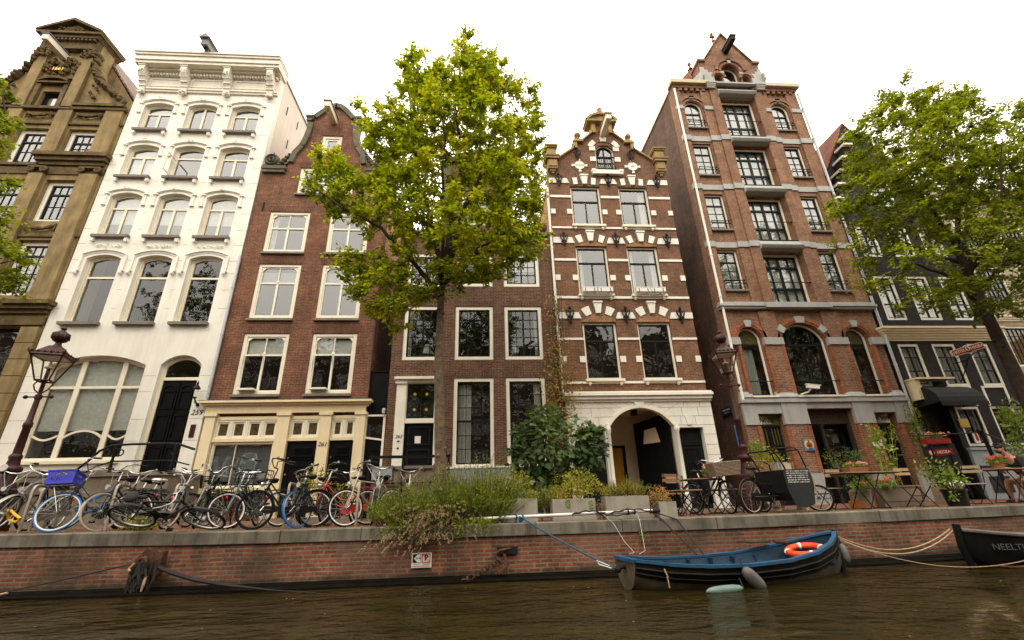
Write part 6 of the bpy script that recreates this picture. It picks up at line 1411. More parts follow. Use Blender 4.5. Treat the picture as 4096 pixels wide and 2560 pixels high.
def misc_walls():
    P = thing('security_camera', 'white security camera on the sill band of the tall russet warehouse', 'camera', (12.05, 15.8, 3.55))
    R_ = Matrix.Translation((12.2, 15.45, 3.68)) @ Matrix.Rotation(rad(-12), 4, 'Z') @ Matrix.Rotation(rad(10), 4, 'Y')
    part('camera_body', MB().box(-.22, .2, -.06, .06, -.06, .06).box(-.25, .24, -.075, .075, .061, .08).xf(R_), M['signwhite'], P); part('mount', MB().tube([(12.0, 15.9, 3.5), (12.08, 15.6, 3.52), (12.12, 15.47, 3.62)], .03), M['signwhite'], P)
    P = thing('picture_panel', 'small square painted panel of a figure in red on brick pier', 'picture', (11.75, 15.86, 1.66))
    part('panel', MB().box(11.55, 11.93, 15.84, 15.875, 1.46, 1.86), M['pictureblue'], P)
    part('yellow_disc', MB().lathe([(.17, -.004), (.17, .004)], (11.74, 15.836, 1.67), 20, Matrix.Rotation(pi/2, 3, 'X')), M['pictureyellow'], P)
    part('figure', MB().prism([(11.64, 1.58), (11.84, 1.58), (11.86, 1.68), (11.79, 1.76), (11.69, 1.76), (11.62, 1.68)], 15.825, 15.831), M['picturered'], P)
    part('figure_head', MB().lathe([(.035, -.003), (.035, .003)], (11.74, 15.828, 1.8), 12, Matrix.Rotation(pi/2, 3, 'X')).prism([(11.69, 1.59), (11.79, 1.59), (11.79, 1.68), (11.69, 1.68)], 15.82, 15.824), M['picturebrown'], P)
    part('figure_legs', MB().prism([(11.68, 1.5), (11.83, 1.5), (11.82, 1.57), (11.69, 1.57)], 15.825, 15.831), M['lockblue'], P)
    P = thing('street_name_plate', 'dark blue street name plate on the side wall of the tall russet warehouse', 'sign', (9.55, 16.5, 3.0))
    part('plate', MB().box(9.54, 9.58, 16.6, 17.3, 2.95, 3.25), M['navy'], P); part('plate_lines', MB().box(9.535, 9.54, 16.68, 17.22, 3.12, 3.17).box(9.535, 9.54, 16.75, 17.1, 3.02, 3.05), M['zinc'], P)
    P = thing('cable_conduit', 'blue conduit with ochre box on the side wall beside the alley', 'conduit', (9.5, 16.3, .5))
    part('conduit_pipe', MB().tube([(9.5, 16.5, 2.5), (9.5, 16.48, 1.2), (9.5, 16.5, .2)], .025), M['bluetube'], P); part('conduit_box', MB().box(9.44, 9.58, 16.42, 16.58, .9, 1.35), M['stonegold'], P)
    P = thing('mooring_notice', 'white enamel notice with arrow and no parking sign on quay wall', 'sign', (-1.03, 9.2, -.9))
    y = 9.2; x0, x1, z0, z1 = -1.235, -.88, -1.03, -.795
    part('notice_plate', MB().box(x0, x1, y-.0, y+.03, z0, z1), M['signwhite'], P)
    ya, yb = y-.006, y-.001
    part('black_arrow', MB().prism([(-1.215, -.95), (-1.07, -.95), (-1.07, -.81), (-1.215, -.81)], ya+.003, yb), M['ink'], P)
    part('arrow_head', MB().prism([(-1.195, -.88), (-1.13, -.942), (-1.075, -.942), (-1.075, -.818), (-1.13, -.818)], ya, ya+.002), M['signwhite'], P)
    text('20 M', .045, M['ink'], facing(-1.122, ya-.001, -.88), P, name='notice_lettering', ext=.001, bold=.001)
    part('red_square', MB().ring(H(-1.055, -.9, -.955, -.805), H(-1.04, -.915, -.94, -.82), ya, yb).prism([(-1.03, -.82), (-1.045, -.82), (-.925, -.942), (-.91, -.942)], ya-.004, ya-.002), M['inkred'], P)
    text('P', .13, M['ink'], facing(-.975, ya, -.878), P, name='notice_lettering', ext=.001, bold=.004)
    text('LIGPLAATS', .026, M['ink'], facing(-1.14, ya+.004, -.975), P, name='notice_lettering', ext=.001)
    part('small_print', MB().box(-1.04, -.91, ya, yb, -.982, -.966).box(-1.21, -.91, ya, yb, -1.012, -.998), M['joint'], P)
misc_walls()

# ------------------------------------------------------------------ rust irons and mooring ropes on the quay wall
def catenary(a, b, sag, n=14): return [(a[0]+(b[0]-a[0])*i/n, a[1]+(b[1]-a[1])*i/n, a[2]+(b[2]-a[2])*i/n-sag*4*(i/n)*(1-i/n)) for i in range(n+1)]
def quay_irons():
    P = thing('mooring_ring', 'rusted iron mooring bracket hung with weed and rags on left quay wall', 'mooring ring', (-5.8, 9.2, -.8))
    part('back_plate', MB().prism([(-5.78, -.56), (-5.5, -.72), (-5.47, -.86), (-5.52, -1.0), (-5.95, -1.0), (-6.03, -.86)], 9.12, 9.235).box(-5.5, -5.46, 9.05, 9.2, -.8, -.62), M['rust'], P)
    part('iron_ring', MB().torus((-5.76, 9.06, -.8), .09, .025, (.3,1,.2), 16, 6).sph((-5.75, 9.08, -.74), .06, 6, 4), M['rust'], P, smooth=True)
    r = random.Random(9); w_ = MB()
    for k in range(34):
        x = -5.75+r.gauss(0, .1); y = 9.08-r.uniform(0, .12); L = r.uniform(.25, .5)
        w_.tube([(x, y, -.8+r.uniform(-.1, .05)), (x+r.uniform(-.05, .05), y-.02, -.8-L*.5), (x+r.uniform(-.1, .1), y-.03, max(-1.27, -.8-L))], [r.uniform(.012, .03), .02, .01], 5)
    part('hanging_weed', w_, M['ropedark'], P)
    part('frayed_end', MB().tube([(-5.6, 8.98, -.98), (-5.59, 8.95, -1.1), (-5.6, 8.95, -1.2)], [.018, .022, .015], 6).tube([(-5.85, 9.0, -.78), (-5.9, 8.97, -.86), (-5.86, 8.95, -.9)], .02), M['rope'], P)
    P = thing('mooring_iron', 'rusted iron bracket with sagging chain on the quay wall under the bushes', 'mooring ring', (.4, 9.2, -.8))
    part('recess', MB().box(.3, .68, 9.18, 9.236, -.86, -.74), M['ink'], P)
    part('bracket_arm', MB().tube([(.55, 9.2, -.77), (.35, 9.08, -.79), (.25, 9.05, -.84), (.3, 9.05, -.92), (.36, 9.06, -.96)], .026, 6), M['rust'], P)
    ch = MB()
    pts = catenary((.42, 9.1, -.95), (-.28, 8.95, -1.24), -.02, 12)
    for i, p in enumerate(pts): ch.torus(p, .045, .014, (1, 0, .3) if i % 2 else (0, 1, .2), 8, 4)
    for i in range(5): ch.tube([(.45-.01*i, 9.1, -.85), (.43+.02*i, 9.05, -1.0), (.5-.06*i, 9.02, -1.16)], .016, 5)
    part('sagging_chain', ch, M['rust'], P)
quay_irons()
def rope(label, pts, r, mat, cat='rope', group=None): return single('mooring_rope', MB().tube(pts, r, 6), M[mat], label, cat, group, smooth=True)
rope('dark rope slanting from the rusted bracket down to the left water', [(-5.9, 9.05, -.8)]+catenary((-5.95, 9.0, -.8), (-8.3, 8.7, -1.2), .03)[1:], .013, 'ropedark')
rope('pale frayed rope end lying above the water at far left', catenary((-7.5, 8.75, -1.12), (-8.25, 8.6, -1.22), .01, 6), .02, 'rope')
rope('weedy rope slanting from the rusted bracket down to the right water', [(-5.5, 9.05, -.85), (-5.2, 9.0, -.95), (-4.8, 8.95, -1.05), (-4.3, 8.85, -1.13), (-3.4, 8.6, -1.2), (-2.6, 8.4, -1.24)], [.03, .035, .04, .03, .01, .008], 'ropedark')
# ================================================================== bicycles
R_W = .345
def wheel_parts(root, c, m, tyre, rim, R=R_W, spokes=20, band=None):
    """wheel in the xz plane round c, moved by m"""
    w_ = MB().torus(c, R-.03, .014, (0,1,0), 36, 5, flat=1.4)
    W = part('wheel', w_.xf(m), M[rim], root, smooth=2, local=True)
    t = MB().torus(c, R-.012, .021, (0,1,0), 36, 7); part('tyre', t.xf(m), M[tyre], W, smooth=2, local=True)
    if band: part('tyre_wall', MB().torus((c[0], c[1], c[2]), R-.03, .017, (0,1,0), 36, 5, flat=1.35).xf(m), M[band], W, smooth=2, local=True)
    s = MB()
    for k in range(spokes):
        a = 2*pi*k/spokes; b = a+(.35 if k % 2 else -.35); sy = .03 if (k//2) % 2 else -.03
        s.tube([(c[0]+.025*cos(b), c[1]+sy, c[2]+.025*sin(b)), (c[0]+(R-.035)*cos(a), c[1], c[2]+(R-.035)*sin(a))], .0022, 3, False)
    part('spokes', s.xf(m), M['alloy'], W, local=True)
    part('hub', MB().tube([(c[0], c[1]-.05, c[2]), (c[0], c[1]-.03, c[2]), (c[0], c[1]+.03, c[2]), (c[0], c[1]+.05, c[2])], [.02, .033, .033, .02], 8).xf(m), M['alloy'], W, smooth=True, local=True)
    return W
def bike(label, x, y, rz, steer=0., lean=0., frame='black', tyre='rubber', tyre2=None, rim='alloy', band=None, step=True, bars='sweep', rack=True, front=None, fender='black', saddle='saddle', case=True, light=True, z=None, rot=None, size=1.0, group='bicycles parked along the quay', tail=True, barmat='chrome', name='bicycle'):
    z0 = gz(x) if z is None else z
    P = thing(name, label, 'bicycle', (x, y, z0), group)
    P.rotation_mode = 'XYZ'; P.rotation_euler = rot or (lean, 0, rz); P.scale = (size,)*3
    I = Matrix.Identity(4); fm = M[frame]
    p0 = V((-.155, 0, .70)); p1 = V((-.235, 0, .90)); ax = (p1-p0).normalized()
    F = Matrix.Translation(p0) @ Matrix.Rotation(steer, 4, ax) @ Matrix.Translation(-p0)
    A, B, BB, ST = (0, 0, R_W), (-1.08, 0, R_W), (-.62, 0, .30), (-.80, 0, .80)
    f = MB(); f.tube([tuple(p0), tuple(p1)], .021, 8); f.tube([BB, ST], .017, 8)
    if step:
        f.tube([(-.17, 0, .76), (-.28, 0, .58), (-.42, 0, .42), BB], .018, 8); f.tube([(-.2, 0, .83), (-.34, 0, .66), (-.52, 0, .50), (-.70, 0, .50)], .014, 8)
    else:
        f.tube([(-.22, 0, .86), ST], .016, 8); f.tube([(-.17, 0, .74), BB], .018, 8)
    for s in (-1, 1):
        f.tube([(BB[0], s*.03, BB[2]), (B[0], s*.055, B[2])], .010, 6); f.tube([(ST[0], s*.02, ST[2]-.04), (B[0], s*.055, B[2])], .009, 6)
    f.sph(BB, .035, 8, 6)
    fr = part('frame', f, fm, P, smooth=True, local=True)
    part('kickstand', MB().tube([(-.7, .06, .28), (-.78, .16, .02)], .009, 5), M['alloy'], fr, local=True)
    fk = MB()
    for s in (-1, 1): fk.tube([(p0.x+.01, s*.045, p0.z+.02), (-.11, s*.052, .60), (0, s*.055, R_W)], [.014, .013, .009], 6)
    fk.tube([(p0.x+.005, -.05, p0.z+.015), (p0.x+.005, .05, p0.z+.015)], .016, 6)
    part('fork', fk.xf(F), fm, P, smooth=True, local=True)
    wheel_parts(P, A, F, tyre, rim, band=band); wheel_parts(P, B, I, tyre2 or tyre, rim, band=band)
    if fender:
        for c, m, a0, a1 in ((A, F, 35, 175), (B, I, 0, 190)):
            mb = MB(); n = 14; rr = R_W+.018; prev = None
            for i in range(n+1):
                a = rad(a0+(a1-a0)*i/n); q = [(c[0]+(rr-abs(dy)*.25)*cos(a), dy, c[2]+(rr-abs(dy)*.25)*sin(a)) for dy in (-.028, 0, .028)]
                if prev: mb.quad(prev[0], q[0], q[1], prev[1]); mb.quad(prev[1], q[1], q[2], prev[2])
                prev = q
            mb.tube([(c[0], -.05, c[2]), (c[0]+rr*cos(rad(a1-25)), -.03, c[2]+rr*sin(rad(a1-25)))], .004, 4)
            part('mudguard', mb.xf(m), M[fender], P, smooth=2, local=True)
    # handlebar
    hb = MB(); st = V((-.27, 0, 1.02)); hb.tube([tuple(p1), tuple(st+V((-.02, 0, .06)))], .013, 6)
    top = st+V((-.02, 0, .07)); hb.tube([tuple(top), tuple(top+V((.06, 0, .015)))], .014, 6); t0 = top+V((.06, 0, .015))
    if bars == 'sweep': pts = [(0, 0, 0), (.03, .10, .01), (.02, .2, .05), (-.07, .28, .075), (-.16, .30, .06), (-.30, .31, .035)]
    elif bars == 'tall': pts = [(0, 0, 0), (0, .07, .02), (.02, .15, .13), (-.02, .24, .16), (-.12, .30, .15), (-.26, .32, .13)]
    else: pts = [(0, 0, 0), (0, .1, .01), (-.02, .22, .02), (-.05, .31, .02)]
    ends = []
    for s in (-1, 1):
        q = [tuple(t0+V((a, s*b, c))) for a, b, c in pts]; hb.tube(q, .011, 6); ends.append((q[-2], q[-1]))
    H_ = part('handlebar', hb.xf(F), M[barmat], P, smooth=True, local=True)
    for a, b in ends:
        va, vb = V(a), V(b); part('grip', MB().tube([tuple(va.lerp(vb, .1)), tuple(va.lerp(vb, 1.05))], .018, 7).xf(F), M['saddle'], H_, smooth=True, local=True)
    lv = MB(); a, b = ends[0]; va, vb = V(a), V(b); lv.tube([tuple(va+V((.05, .02, -.01))), tuple(va.lerp(vb, .5)+V((.06, 0, -.03))), tuple(vb+V((.03, 0, -.04)))], .006, 4)
    lv.tube([tuple(va), tuple(va+V((.1, .05, -.06))), (-.1, 0, .78), (-.12, 0, .6)], .004, 4)
    a, b = ends[1]; va = V(a); lv.tube([tuple(va), tuple(va+V((.12, -.08, -.02))), (-.08, 0, .82), (-.3, 0, .6)], .004, 4); lv.sph(tuple(V(ends[1][0])+V((0, -.05, .03))), .026, 7, 5)
    part('brake_lever', lv.xf(F), M['alloy'], H_, local=True)
    part('seat_post', MB().tube([ST, (-.845, 0, .90)], .013, 6), M['chrome'], P, local=True)
    sd = MB().sph((-.93, 0, .945), .1, 10, 6, (1.05, 1.05, .42)); sd.sph((-.79, 0, .945), .05, 8, 6, (2.0, .62, .6)); sd.sph((-.95, 0, .915), .07, 8, 5, (1, 1.1, .5))
    part('saddle', sd, M[saddle], P, smooth=2, local=True)
    if rack:
        rk = MB()
        for s in (-1, 1): rk.tube([(-.85, s*.055, .72), (-1.0, s*.06, .745), (-1.28, s*.06, .745), (-1.31, s*.02, .745)], .007, 5); rk.tube([(-1.22, s*.06, .745), (B[0], s*.06, B[2])], .006, 5)
        for k in range(4): rk.tube([(-.93-k*.1, -.06, .745), (-.93-k*.1, .06, .745)], .005, 4)
        part('luggage_rack', rk, M[fender or 'black'], P, local=True)
    if tail: part('tail_light', MB().sph((-1.42, 0, .62), .035, 7, 5, (.6, 1.2, 1)), M['redlens'], P, smooth=True, local=True)
    if light: part('headlight', MB().lathe([(.02, -.04), (.042, -.01), (.045, .02)], (0, 0, 0), 10, Matrix.Rotation(pi/2, 3, 'Y')).xf(Matrix.Translation((-.06, 0, .80))).xf(F), M['lamp'], P, smooth=True, local=True)
    if case: part('chain_case', MB().prism([(-.50, .24), (-.50, .38), (-.62, .41), (-1.1, .385), (-1.12, .31), (-.62, .20)], .045, .075), M[fender or frame], P, local=True)
    cw = MB().torus((BB[0], -.06, BB[2]), .085, .008, (0,1,0), 18, 5)
    cw.tube([(BB[0], -.075, BB[2]), (BB[0]+.1, -.085, BB[2]-.13)], .01, 5); cw.tube([(BB[0], .09, BB[2]), (BB[0]-.1, .1, BB[2]+.13)], .01, 5)
    for k in range(5): a = k*2*pi/5; cw.tube([(BB[0], -.06, BB[2]), (BB[0]+.08*cos(a), -.06, BB[2]+.08*sin(a))], .007, 4)
    C_ = part('crank', cw, M['chrome'], P, local=True)
    part('pedal', MB().box(BB[0]+.06, BB[0]+.15, -.17, -.09, BB[2]-.14, BB[2]-.115), M['rubber'], C_, local=True); part('pedal', MB().box(BB[0]-.15, BB[0]-.06, .1, .18, BB[2]+.12, BB[2]+.145), M['rubber'], C_, local=True)
    if front in ('rack', 'crate', 'lowrack'):
        q = MB(); zb = .80
        for s in (-1, 1):
            q.tube([(-.13, s*.15, zb), (.27, s*.15, zb)], .008, 5); q.tube([(.0, s*.06, R_W), (.17, s*.12, zb)], .007, 5)
            if front == 'rack': q.tube([(-.13, s*.15, zb), (-.16, s*.17, zb+.26)], .009, 5)
        for k in range(5): q.tube([(-.13+k*.1, -.15, zb), (-.13+k*.1, .15, zb)], .007, 4)
        if front == 'rack':
            for h in (.1, .18, .26): q.tube([(-.145-h*.05, -.165, zb+h), (-.145-h*.05, .165, zb+h)], .008 if h < .2 else .011, 5)
            for s in (-.06, .06): q.tube([(-.14, s, zb), (-.16, s, zb+.26)], .006, 4)
            q.tube([(.27, -.15, zb), (.27, .15, zb)], .01, 5)
        part('front_rack', q.xf(F), M['iron' if front != 'crate' else 'chrome'], P, local=True)
    if front == 'basket':
        q = MB(); n = 10; z0_, z1_ = .74, .98
        for i in range(n+1):
            t = i/n
            for s in (-1, 1): q.tube([(.04+.24*t, s*.12, z0_), (.02+.3*t, s*.16, z1_)], .003, 3)
            q.tube([(.28, -.12+.24*t, z0_), (.32, -.16+.32*t, z1_)], .003, 3); q.tube([(.04, -.12+.24*t, z0_), (.02, -.16+.32*t, z1_)], .003, 3)
            q.tube([(.04+.24*t, -.12, z0_), (.04+.24*t, .12, z0_)], .003, 3)
        for k in range(8):
            t = k/7; a0, a1, b = .04-.02*t, .28+.04*t, .12+.04*t; zz = z0_+(z1_-z0_)*t; r_ = .006 if k == 7 else .003
            q.tube([(a0, -b, zz), (a1, -b, zz), (a1, b, zz), (a0, b, zz), (a0, -b, zz)], r_, 3)
        part('wire_basket', q.xf(F @ Matrix.Translation((-.12, 0, .03))), M['iron'], P, local=True)
    P['_F'] = [v for row in F for v in row]
    return P
def attach(P, name, mb, mat, label, cat, group=None, smooth=False):
    """a separate thing resting on a bicycle: mesh given in the bicycle's own coordinates, placed in the world"""
    m = Matrix.Translation(P.location) @ P.rotation_euler.to_matrix().to_4x4() @ Matrix.Scale(P.scale[0], 4)
    F = Matrix([P['_F'][i*4:i*4+4] for i in range(4)])
    return single(name, mb.xf(m @ F), M[mat], label, cat, group, smooth)
D = rad
b1 = bike('black bicycle cut off by the left picture edge with round mirror', -9.55, 10.15, D(-62), D(-20), D(-8), bars='sweep', tyre='rubber')
attach(b1, 'bicycle_mirror', MB().lathe([(.07, -.01), (.075, .0), (.07, .01)], (0, 0, 0), 16, Matrix.Rotation(D(80), 3, 'Y')).xf(Matrix.Translation((-.22, -.26, 1.22))).tube([(-.25, -.2, 1.07), (-.23, -.26, 1.2)], .006), 'lamp', 'round chrome mirror on the leftmost black bicycle', 'mirror', smooth=True)
b2 = bike('silver bicycle with narrow tilted front wheel and yellow chain lock', -8.98, 9.72, D(-108), D(28), D(-14), frame='silverpaint', tyre='rubber', fender='silverpaint', step=False)
attach(b2, 'chain_lock', MB().tube([(-.08, .05, .42), (.1, .28, .45), (.28, .5, .5), (.2, .42, .4), (.0, .25, .3), (-.12, .1, .25), (-.1, .02, .35), (-.06, .03, .42)], .024, 7), 'yellow', 'thick yellow chain lock on the silver bicycle', 'lock', smooth=True)
b3 = bike('navy bicycle with blue and white front tyre carrying a blue crate', -7.86, 9.62, D(-152), D(-14), D(9), frame='navy', tyre='rubberblue', tyre2='rubber', rim='rubberwhite', front='crate', bars='tall', band='rubberwhite')
def crate():
    mb = MB(); a0, a1, b, z0, z1 = -.12, .30, .20, .82, 1.08; t = .012
    for y0, y1 in ((-b, -b+t), (b-t, b)):
        mb.box(a0, a1, y0, y1, z0, z0+.06); mb.box(a0, a1, y0, y1, z1-.05, z1); mb.box(a0, a0+.05, y0, y1, z0+.06, z1-.05); mb.box(a1-.05, a1, y0, y1, z0+.06, z1-.05); mb.box(a0+.05, a1-.05, y0, y1, z0+.14, z0+.165)
        for k in range(8): x = a0+.06+k*.04; mb.box(x, x+.022, y0, y1, z0+.06, z0+.14)
        mb.box(a0+.05, a0+.13, y0, y1, z0+.165, z1-.05); mb.box(a1-.13, a1-.05, y0, y1, z0+.165, z1-.05)
    for x0, x1 in ((a0, a0+t), (a1-t, a1)):
        mb.box(x0, x1, -b+t, b-t, z0, z0+.06); mb.box(x0, x1, -b+t, b-t, z1-.05, z1); mb.box(x0, x1, -b+t, b-t, z0+.14, z0+.17)
        for k in range(8): y = -b+.025+k*.045; mb.box(x0, x1, y, y+.025, z0+.06, z0+.14)
        mb.box(x0, x1, -b+t, -b+.12, z0+.17, z1-.05); mb.box(x0, x1, b-.12, b-t, z0+.17, z1-.05)
    mb.box(a0-.012, a1+.012, -b-.012, -b, z1-.02, z1+.005); mb.box(a0-.012, a1+.012, b, b+.012, z1-.02, z1+.005); mb.box(a0-.012, a0, -b, b, z1-.02, z1+.005); mb.box(a1, a1+.012, -b, b, z1-.02, z1+.005)
    mb.box(a0+t, a1-t, -b+t, b-t, z0, z0+.01)
    return mb
attach(b3, 'crate', crate(), 'crate', 'blue plastic crate on the front rack of the navy bicycle', 'crate')
b4 = bike('bicycle with cream tyres beside the blue tyred bicycle', -7.2, 9.8, D(-104), D(-8), D(7), tyre='rubbercream', tyre2='rubbercream', front=None, bars='sweep')
single('chain_lock', MB().tube([(x-.42, y+.1, z) for x, y, z in [(-7.42, 9.9, .18), (-7.2, 10.0, .3), (-6.98, 10.1, .46), (-6.86, 10.1, .53), (-6.84, 10.1, .5), (-6.9, 10.05, .34), (-7.0, 10.0, .16), (-7.14, 9.95, .06), (-7.3, 9.9, .03), (-7.42, 9.9, .1)]], .026, 7), M['lockblue'], 'thick blue chain lock between cream tyred bicycle and steel hoop', 'lock', smooth=True)
b5 = bike('white and navy bicycle with chrome bars standing behind the fallen bicycle', -6.32, 10.35, D(-98), D(6), D(-5), frame='silverpaint', tyre='rubber', band='rubbercream', bars='sweep')
b5b = bike('dark bicycle with spotted saddle cover turned away from the canal', -6.5, 11.3, D(72), D(10), D(4), frame='navy', saddle='lamp', bars='sweep', front=None)
b6 = bike('black bicycle with wire mesh basket behind the fallen bicycle', -5.85, 10.55, D(-80), D(10), D(-3), front='basket', bars='tall')
b8 = bike('bicycle with square front carrier and flat handlebar before the blind window', -5.1, 10.6, D(-88), D(4), D(0), front='rack', bars='flat', tyre='rubber')
b7 = bike('old black bicycle fallen on its side at the edge of the quay', -5.12, 9.68, 0, D(-4), 0, tyre='rubber', size=1.08, step=False, front=None, barmat='alloy', fender='black', rot=(D(60), D(4), D(7)), z=gz(-5.3)+.02, tail=False, light=False)
b9 = bike('grey bicycle with white walled tyres leaning right of the fallen bicycle', -4.98, 9.98, D(-128), D(-12), D(10), frame='teal', tyre='rubber', band='rubberwhite', front='rack', bars='tall')
b10 = bike('black transport bicycle with large front carrier and big dark wheel', -4.30, 9.62, D(-165), D(-14), D(-5), tyre='rubber', front='rack', bars='tall', rim='iron', barmat='iron')
b11 = bike('dark bicycle with blue front tyre seen nearly end on', -3.52, 9.72, D(-102), D(-16), D(6), frame='navy', tyre='rubberblue', tyre2='rubber', bars='flat', rim='chrome')
b12 = bike('red bicycle with white front tyre among the parked bicycles', -3.32, 9.98, D(-150), D(-10), D(8), frame='redpaint', fender='redpaint', tyre='rubber', band='rubberwhite', front='lowrack', bars='sweep')
b13 = bike('champagne bicycle with bright white tyres beside steel hoop', -2.62, 9.74, D(-135), D(-10), D(7), frame='champagne', tyre='rubber', band='rubberwhite', rim='rubberwhite', bars='sweep', step=False)
b14 = bike('silver grey bicycle nearest the lavender with narrow front wheel', -2.18, 10.05, D(-82), D(8), D(-3), frame='silverpaint', bars='sweep', tyre='rubber')
b15 = bike('bicycle half hidden behind the lavender bush with chrome handlebar', -1.72, 11.3, D(-78), D(-14), D(-5), bars='sweep', frame='champagne')
b16 = bike('dark bicycle behind the silver bicycle at the left lamp post', -9.35, 10.75, D(-75), D(-10), D(-6), tyre='rubber')
b17 = bike('dark bicycle standing behind the cream tyred bicycle', -7.5, 10.75, D(-95), D(14), D(4), bars='sweep')
b18 = bike('dark bicycle standing behind the red bicycle', -2.9, 11.5, D(75), D(8), D(-4), bars='sweep')
# steel hoops
hoop = MB().tube([(0, -.36, -.02), (0, -.36, .74), (0, -.33, .80), (0, -.27, .83), (0, .27, .83), (0, .33, .80), (0, .36, .74), (0, .36, -.02)], .026, 8).tube([(0, -.36, .32), (0, .36, .32)], .018, 6)
hm = hoop.mesh('bicycle_hoop', M['steel'], True)
for x, y, rz, lab in ((-8.62, 10.1, .25, 'steel bicycle hoop left of the blue tyred bicycle'), (-8.85, 10.6, .2, 'steel bicycle hoop behind the silver bicycle near the left lamp post'), (-7.21, 10.2, .3, 'steel bicycle hoop with the blue chain lock'), (-6.06, 10.2, .25, 'steel bicycle hoop rising behind the fallen bicycle'), (-3.89, 10.2, .2, 'steel bicycle hoop left of the blue tyred end on bicycle'), (-2.48, 10.2, .1, 'steel bicycle hoop right of the white tyred champagne bicycle')):
    o = bpy.data.objects.new('bicycle_hoop', hm); COL.objects.link(o); o.location = (x, y, gz(x)); o.rotation_euler = (0, 0, rz); ORG[o.name] = V(o.location); tag(o, lab, 'bicycle stand', 'steel bicycle hoops')

# ================================================================== boats
def hullmesh(L, beam, stations, n=9, inner=False, off=0.0):
    """stations: (t, half width factor, gunwale z, keel z); bow at +x"""
    rings = []
    for t, w_, zg, zk in stations:
        x = -L/2+L*t; row = []
        for i in range(-n, n+1):
            u = i/n; a = abs(u); s = 1 if u >= 0 else -1
            yy = s*beam/2*w_*(1-(1-a)**2.2)**.6 if a else 0
            yy *= .72+.28*a
            zz = zk+(zg-zk)*a**1.6
            if inner: yy *= .93; zz = max(zz, zk+.12)
            row.append((x, yy, zz))
        rings.append(row)
    mb = MB(); m = 2*n+1
    for row in rings: mb.v += row
    for i in range(len(rings)-1):
        for j in range(m-1): mb.f.append((i*m+j, (i+1)*m+j, (i+1)*m+j+1, i*m+j+1))
    mb.f.append(tuple(range(m))); mb.f.append(tuple((len(rings)-1)*m+j for j in reversed(range(m))))
    return mb, rings
def blue_boat():
    rz = D(10.5); c = V((4.28, 8.14, WZ)); Rm = Matrix.Translation(c) @ Matrix.Rotation(rz, 4, 'Z')
    P = thing('rowing_boat', 'open wooden boat with blue gunwale and dark hull moored along the quay', 'boat', tuple(c))
    st = [(0, .50, .40, -.02), (.04, .62, .385, -.08), (.12, .80, .34, -.15), (.25, .93, .30, -.2), (.42, 1.0, .285, -.22), (.6, .98, .31, -.22), (.75, .86, .38, -.2), (.87, .62, .48, -.14), (.95, .33, .565, -.05), (1.0, .07, .62, .1)]
    L = 4.15
    mb, rings = hullmesh(L, 1.32, st); part('hull', mb.xf(Rm), M['hulltan'], P, smooth=True)
    up = MB(); n = 9; m = 19      # tarred upper strakes, a hair outside the hull
    for s in (0, 1):
        for i in range(len(rings)-1):
            js = (range(0, 3) if s == 0 else range(m-4, m-1))
            for j in js:
                q = [rings[i][j], rings[i+1][j], rings[i+1][j+1], rings[i][j+1]]; q = [(x, y*1.012+.004*(1 if y > 0 else -1), z) for x, y, z in q]; up.quad(*q)
    part('tarred_strakes', up.xf(Rm), M['hull'], P, smooth=True)
    mb2, r2 = hullmesh(L*.985, 1.32, [(t, w_, zg-.005, max(zk, -.1)) for t, w_, zg, zk in st], inner=True); part('inside_planking', mb2.xf(Rm), M['blueinside'], P, smooth=True)
    gw = MB()
    for s in (0, -1):
        pts = [(r[s][0], r[s][1]*1.02, r[s][2]+.012) for r in rings]
        for i in range(len(pts)-1):
            (xa, ya, za), (xb, yb, zb) = pts[i], pts[i+1]; k = -1 if ya < 0 else 1
            gw.hexa([(xa, ya+k*.022, za-.03), (xb, yb+k*.022, zb-.03), (xb, yb-k*.07, zb-.02), (xa, ya-k*.07, za-.02), (xa, ya+k*.022, za+.012), (xb, yb+k*.022, zb+.012), (xb, yb-k*.07, zb+.012), (xa, ya-k*.07, za+.012)])
    a_, b_ = rings[0][0], rings[0][-1]; gw.box(a_[0]-.02, a_[0]+.06, a_[1], b_[1], a_[2]-.03, a_[2]+.022)
    part('gunwale', gw.xf(Rm), M['blueboat'], P)
    part('rubbing_strake', MB().tube([(r[1][0], r[1][1]*1.03-.01, r[1][2]-.02) for r in rings], .018, 5).tube([(r[2][0], r[2][1]*1.02-.008, r[2][2]-.02) for r in rings], .012, 5).xf(Rm), M['hull'], P, smooth=True)
    part('stem_post', MB().tube([(L/2-.02, 0, -.1), (L/2+.05, 0, .2), (L/2+.02, 0, .66)], .045, 6).xf(Rm), M['hull'], P, smooth=True)
    part('transom_bolt', MB().tube([(-L/2-.12, 0, .28), (-L/2+.05, 0, .3)], .03, 6).sph((-L/2-.12, 0, .26), .05, 7, 5).xf(Rm), M['iron'], P)
    th = MB(); th.box(-1.0, -.72, -.52, .52, .1, .14); th.box(.35, .62, -.54, .54, .12, .16); th.box(1.3, 1.62, -.4, .4, .2, .24); part('thwart', th.xf(Rm), M['blueinside'], P)
    rb = MB()
    for x in (-1.5, -1.05, -.6, -.15, .3, .75):
        rb.box(x-.015, x+.015, .50, .60, -.05, .27)
    part('rib', rb.xf(Rm), M['blueinside'], P)
    part('tiller', MB().tube([(.95, .2, .5), (1.35, .35, .46)], .03, 6).box(.7, 1.1, .45, .6, .46, .49).xf(Rm), M['barkdark'], P)
    # things on board
    T = thing('lifebuoy', 'orange lifebuoy with white bands lying in the bow of the blue boat', 'lifebuoy', tuple(Rm @ V((1.25, .0, .42))))
    Lm = Rm @ Matrix.Translation((1.40, .02, .36)) @ Matrix.Rotation(D(-10), 4, 'Y') @ Matrix.Rotation(D(4), 4, 'X')
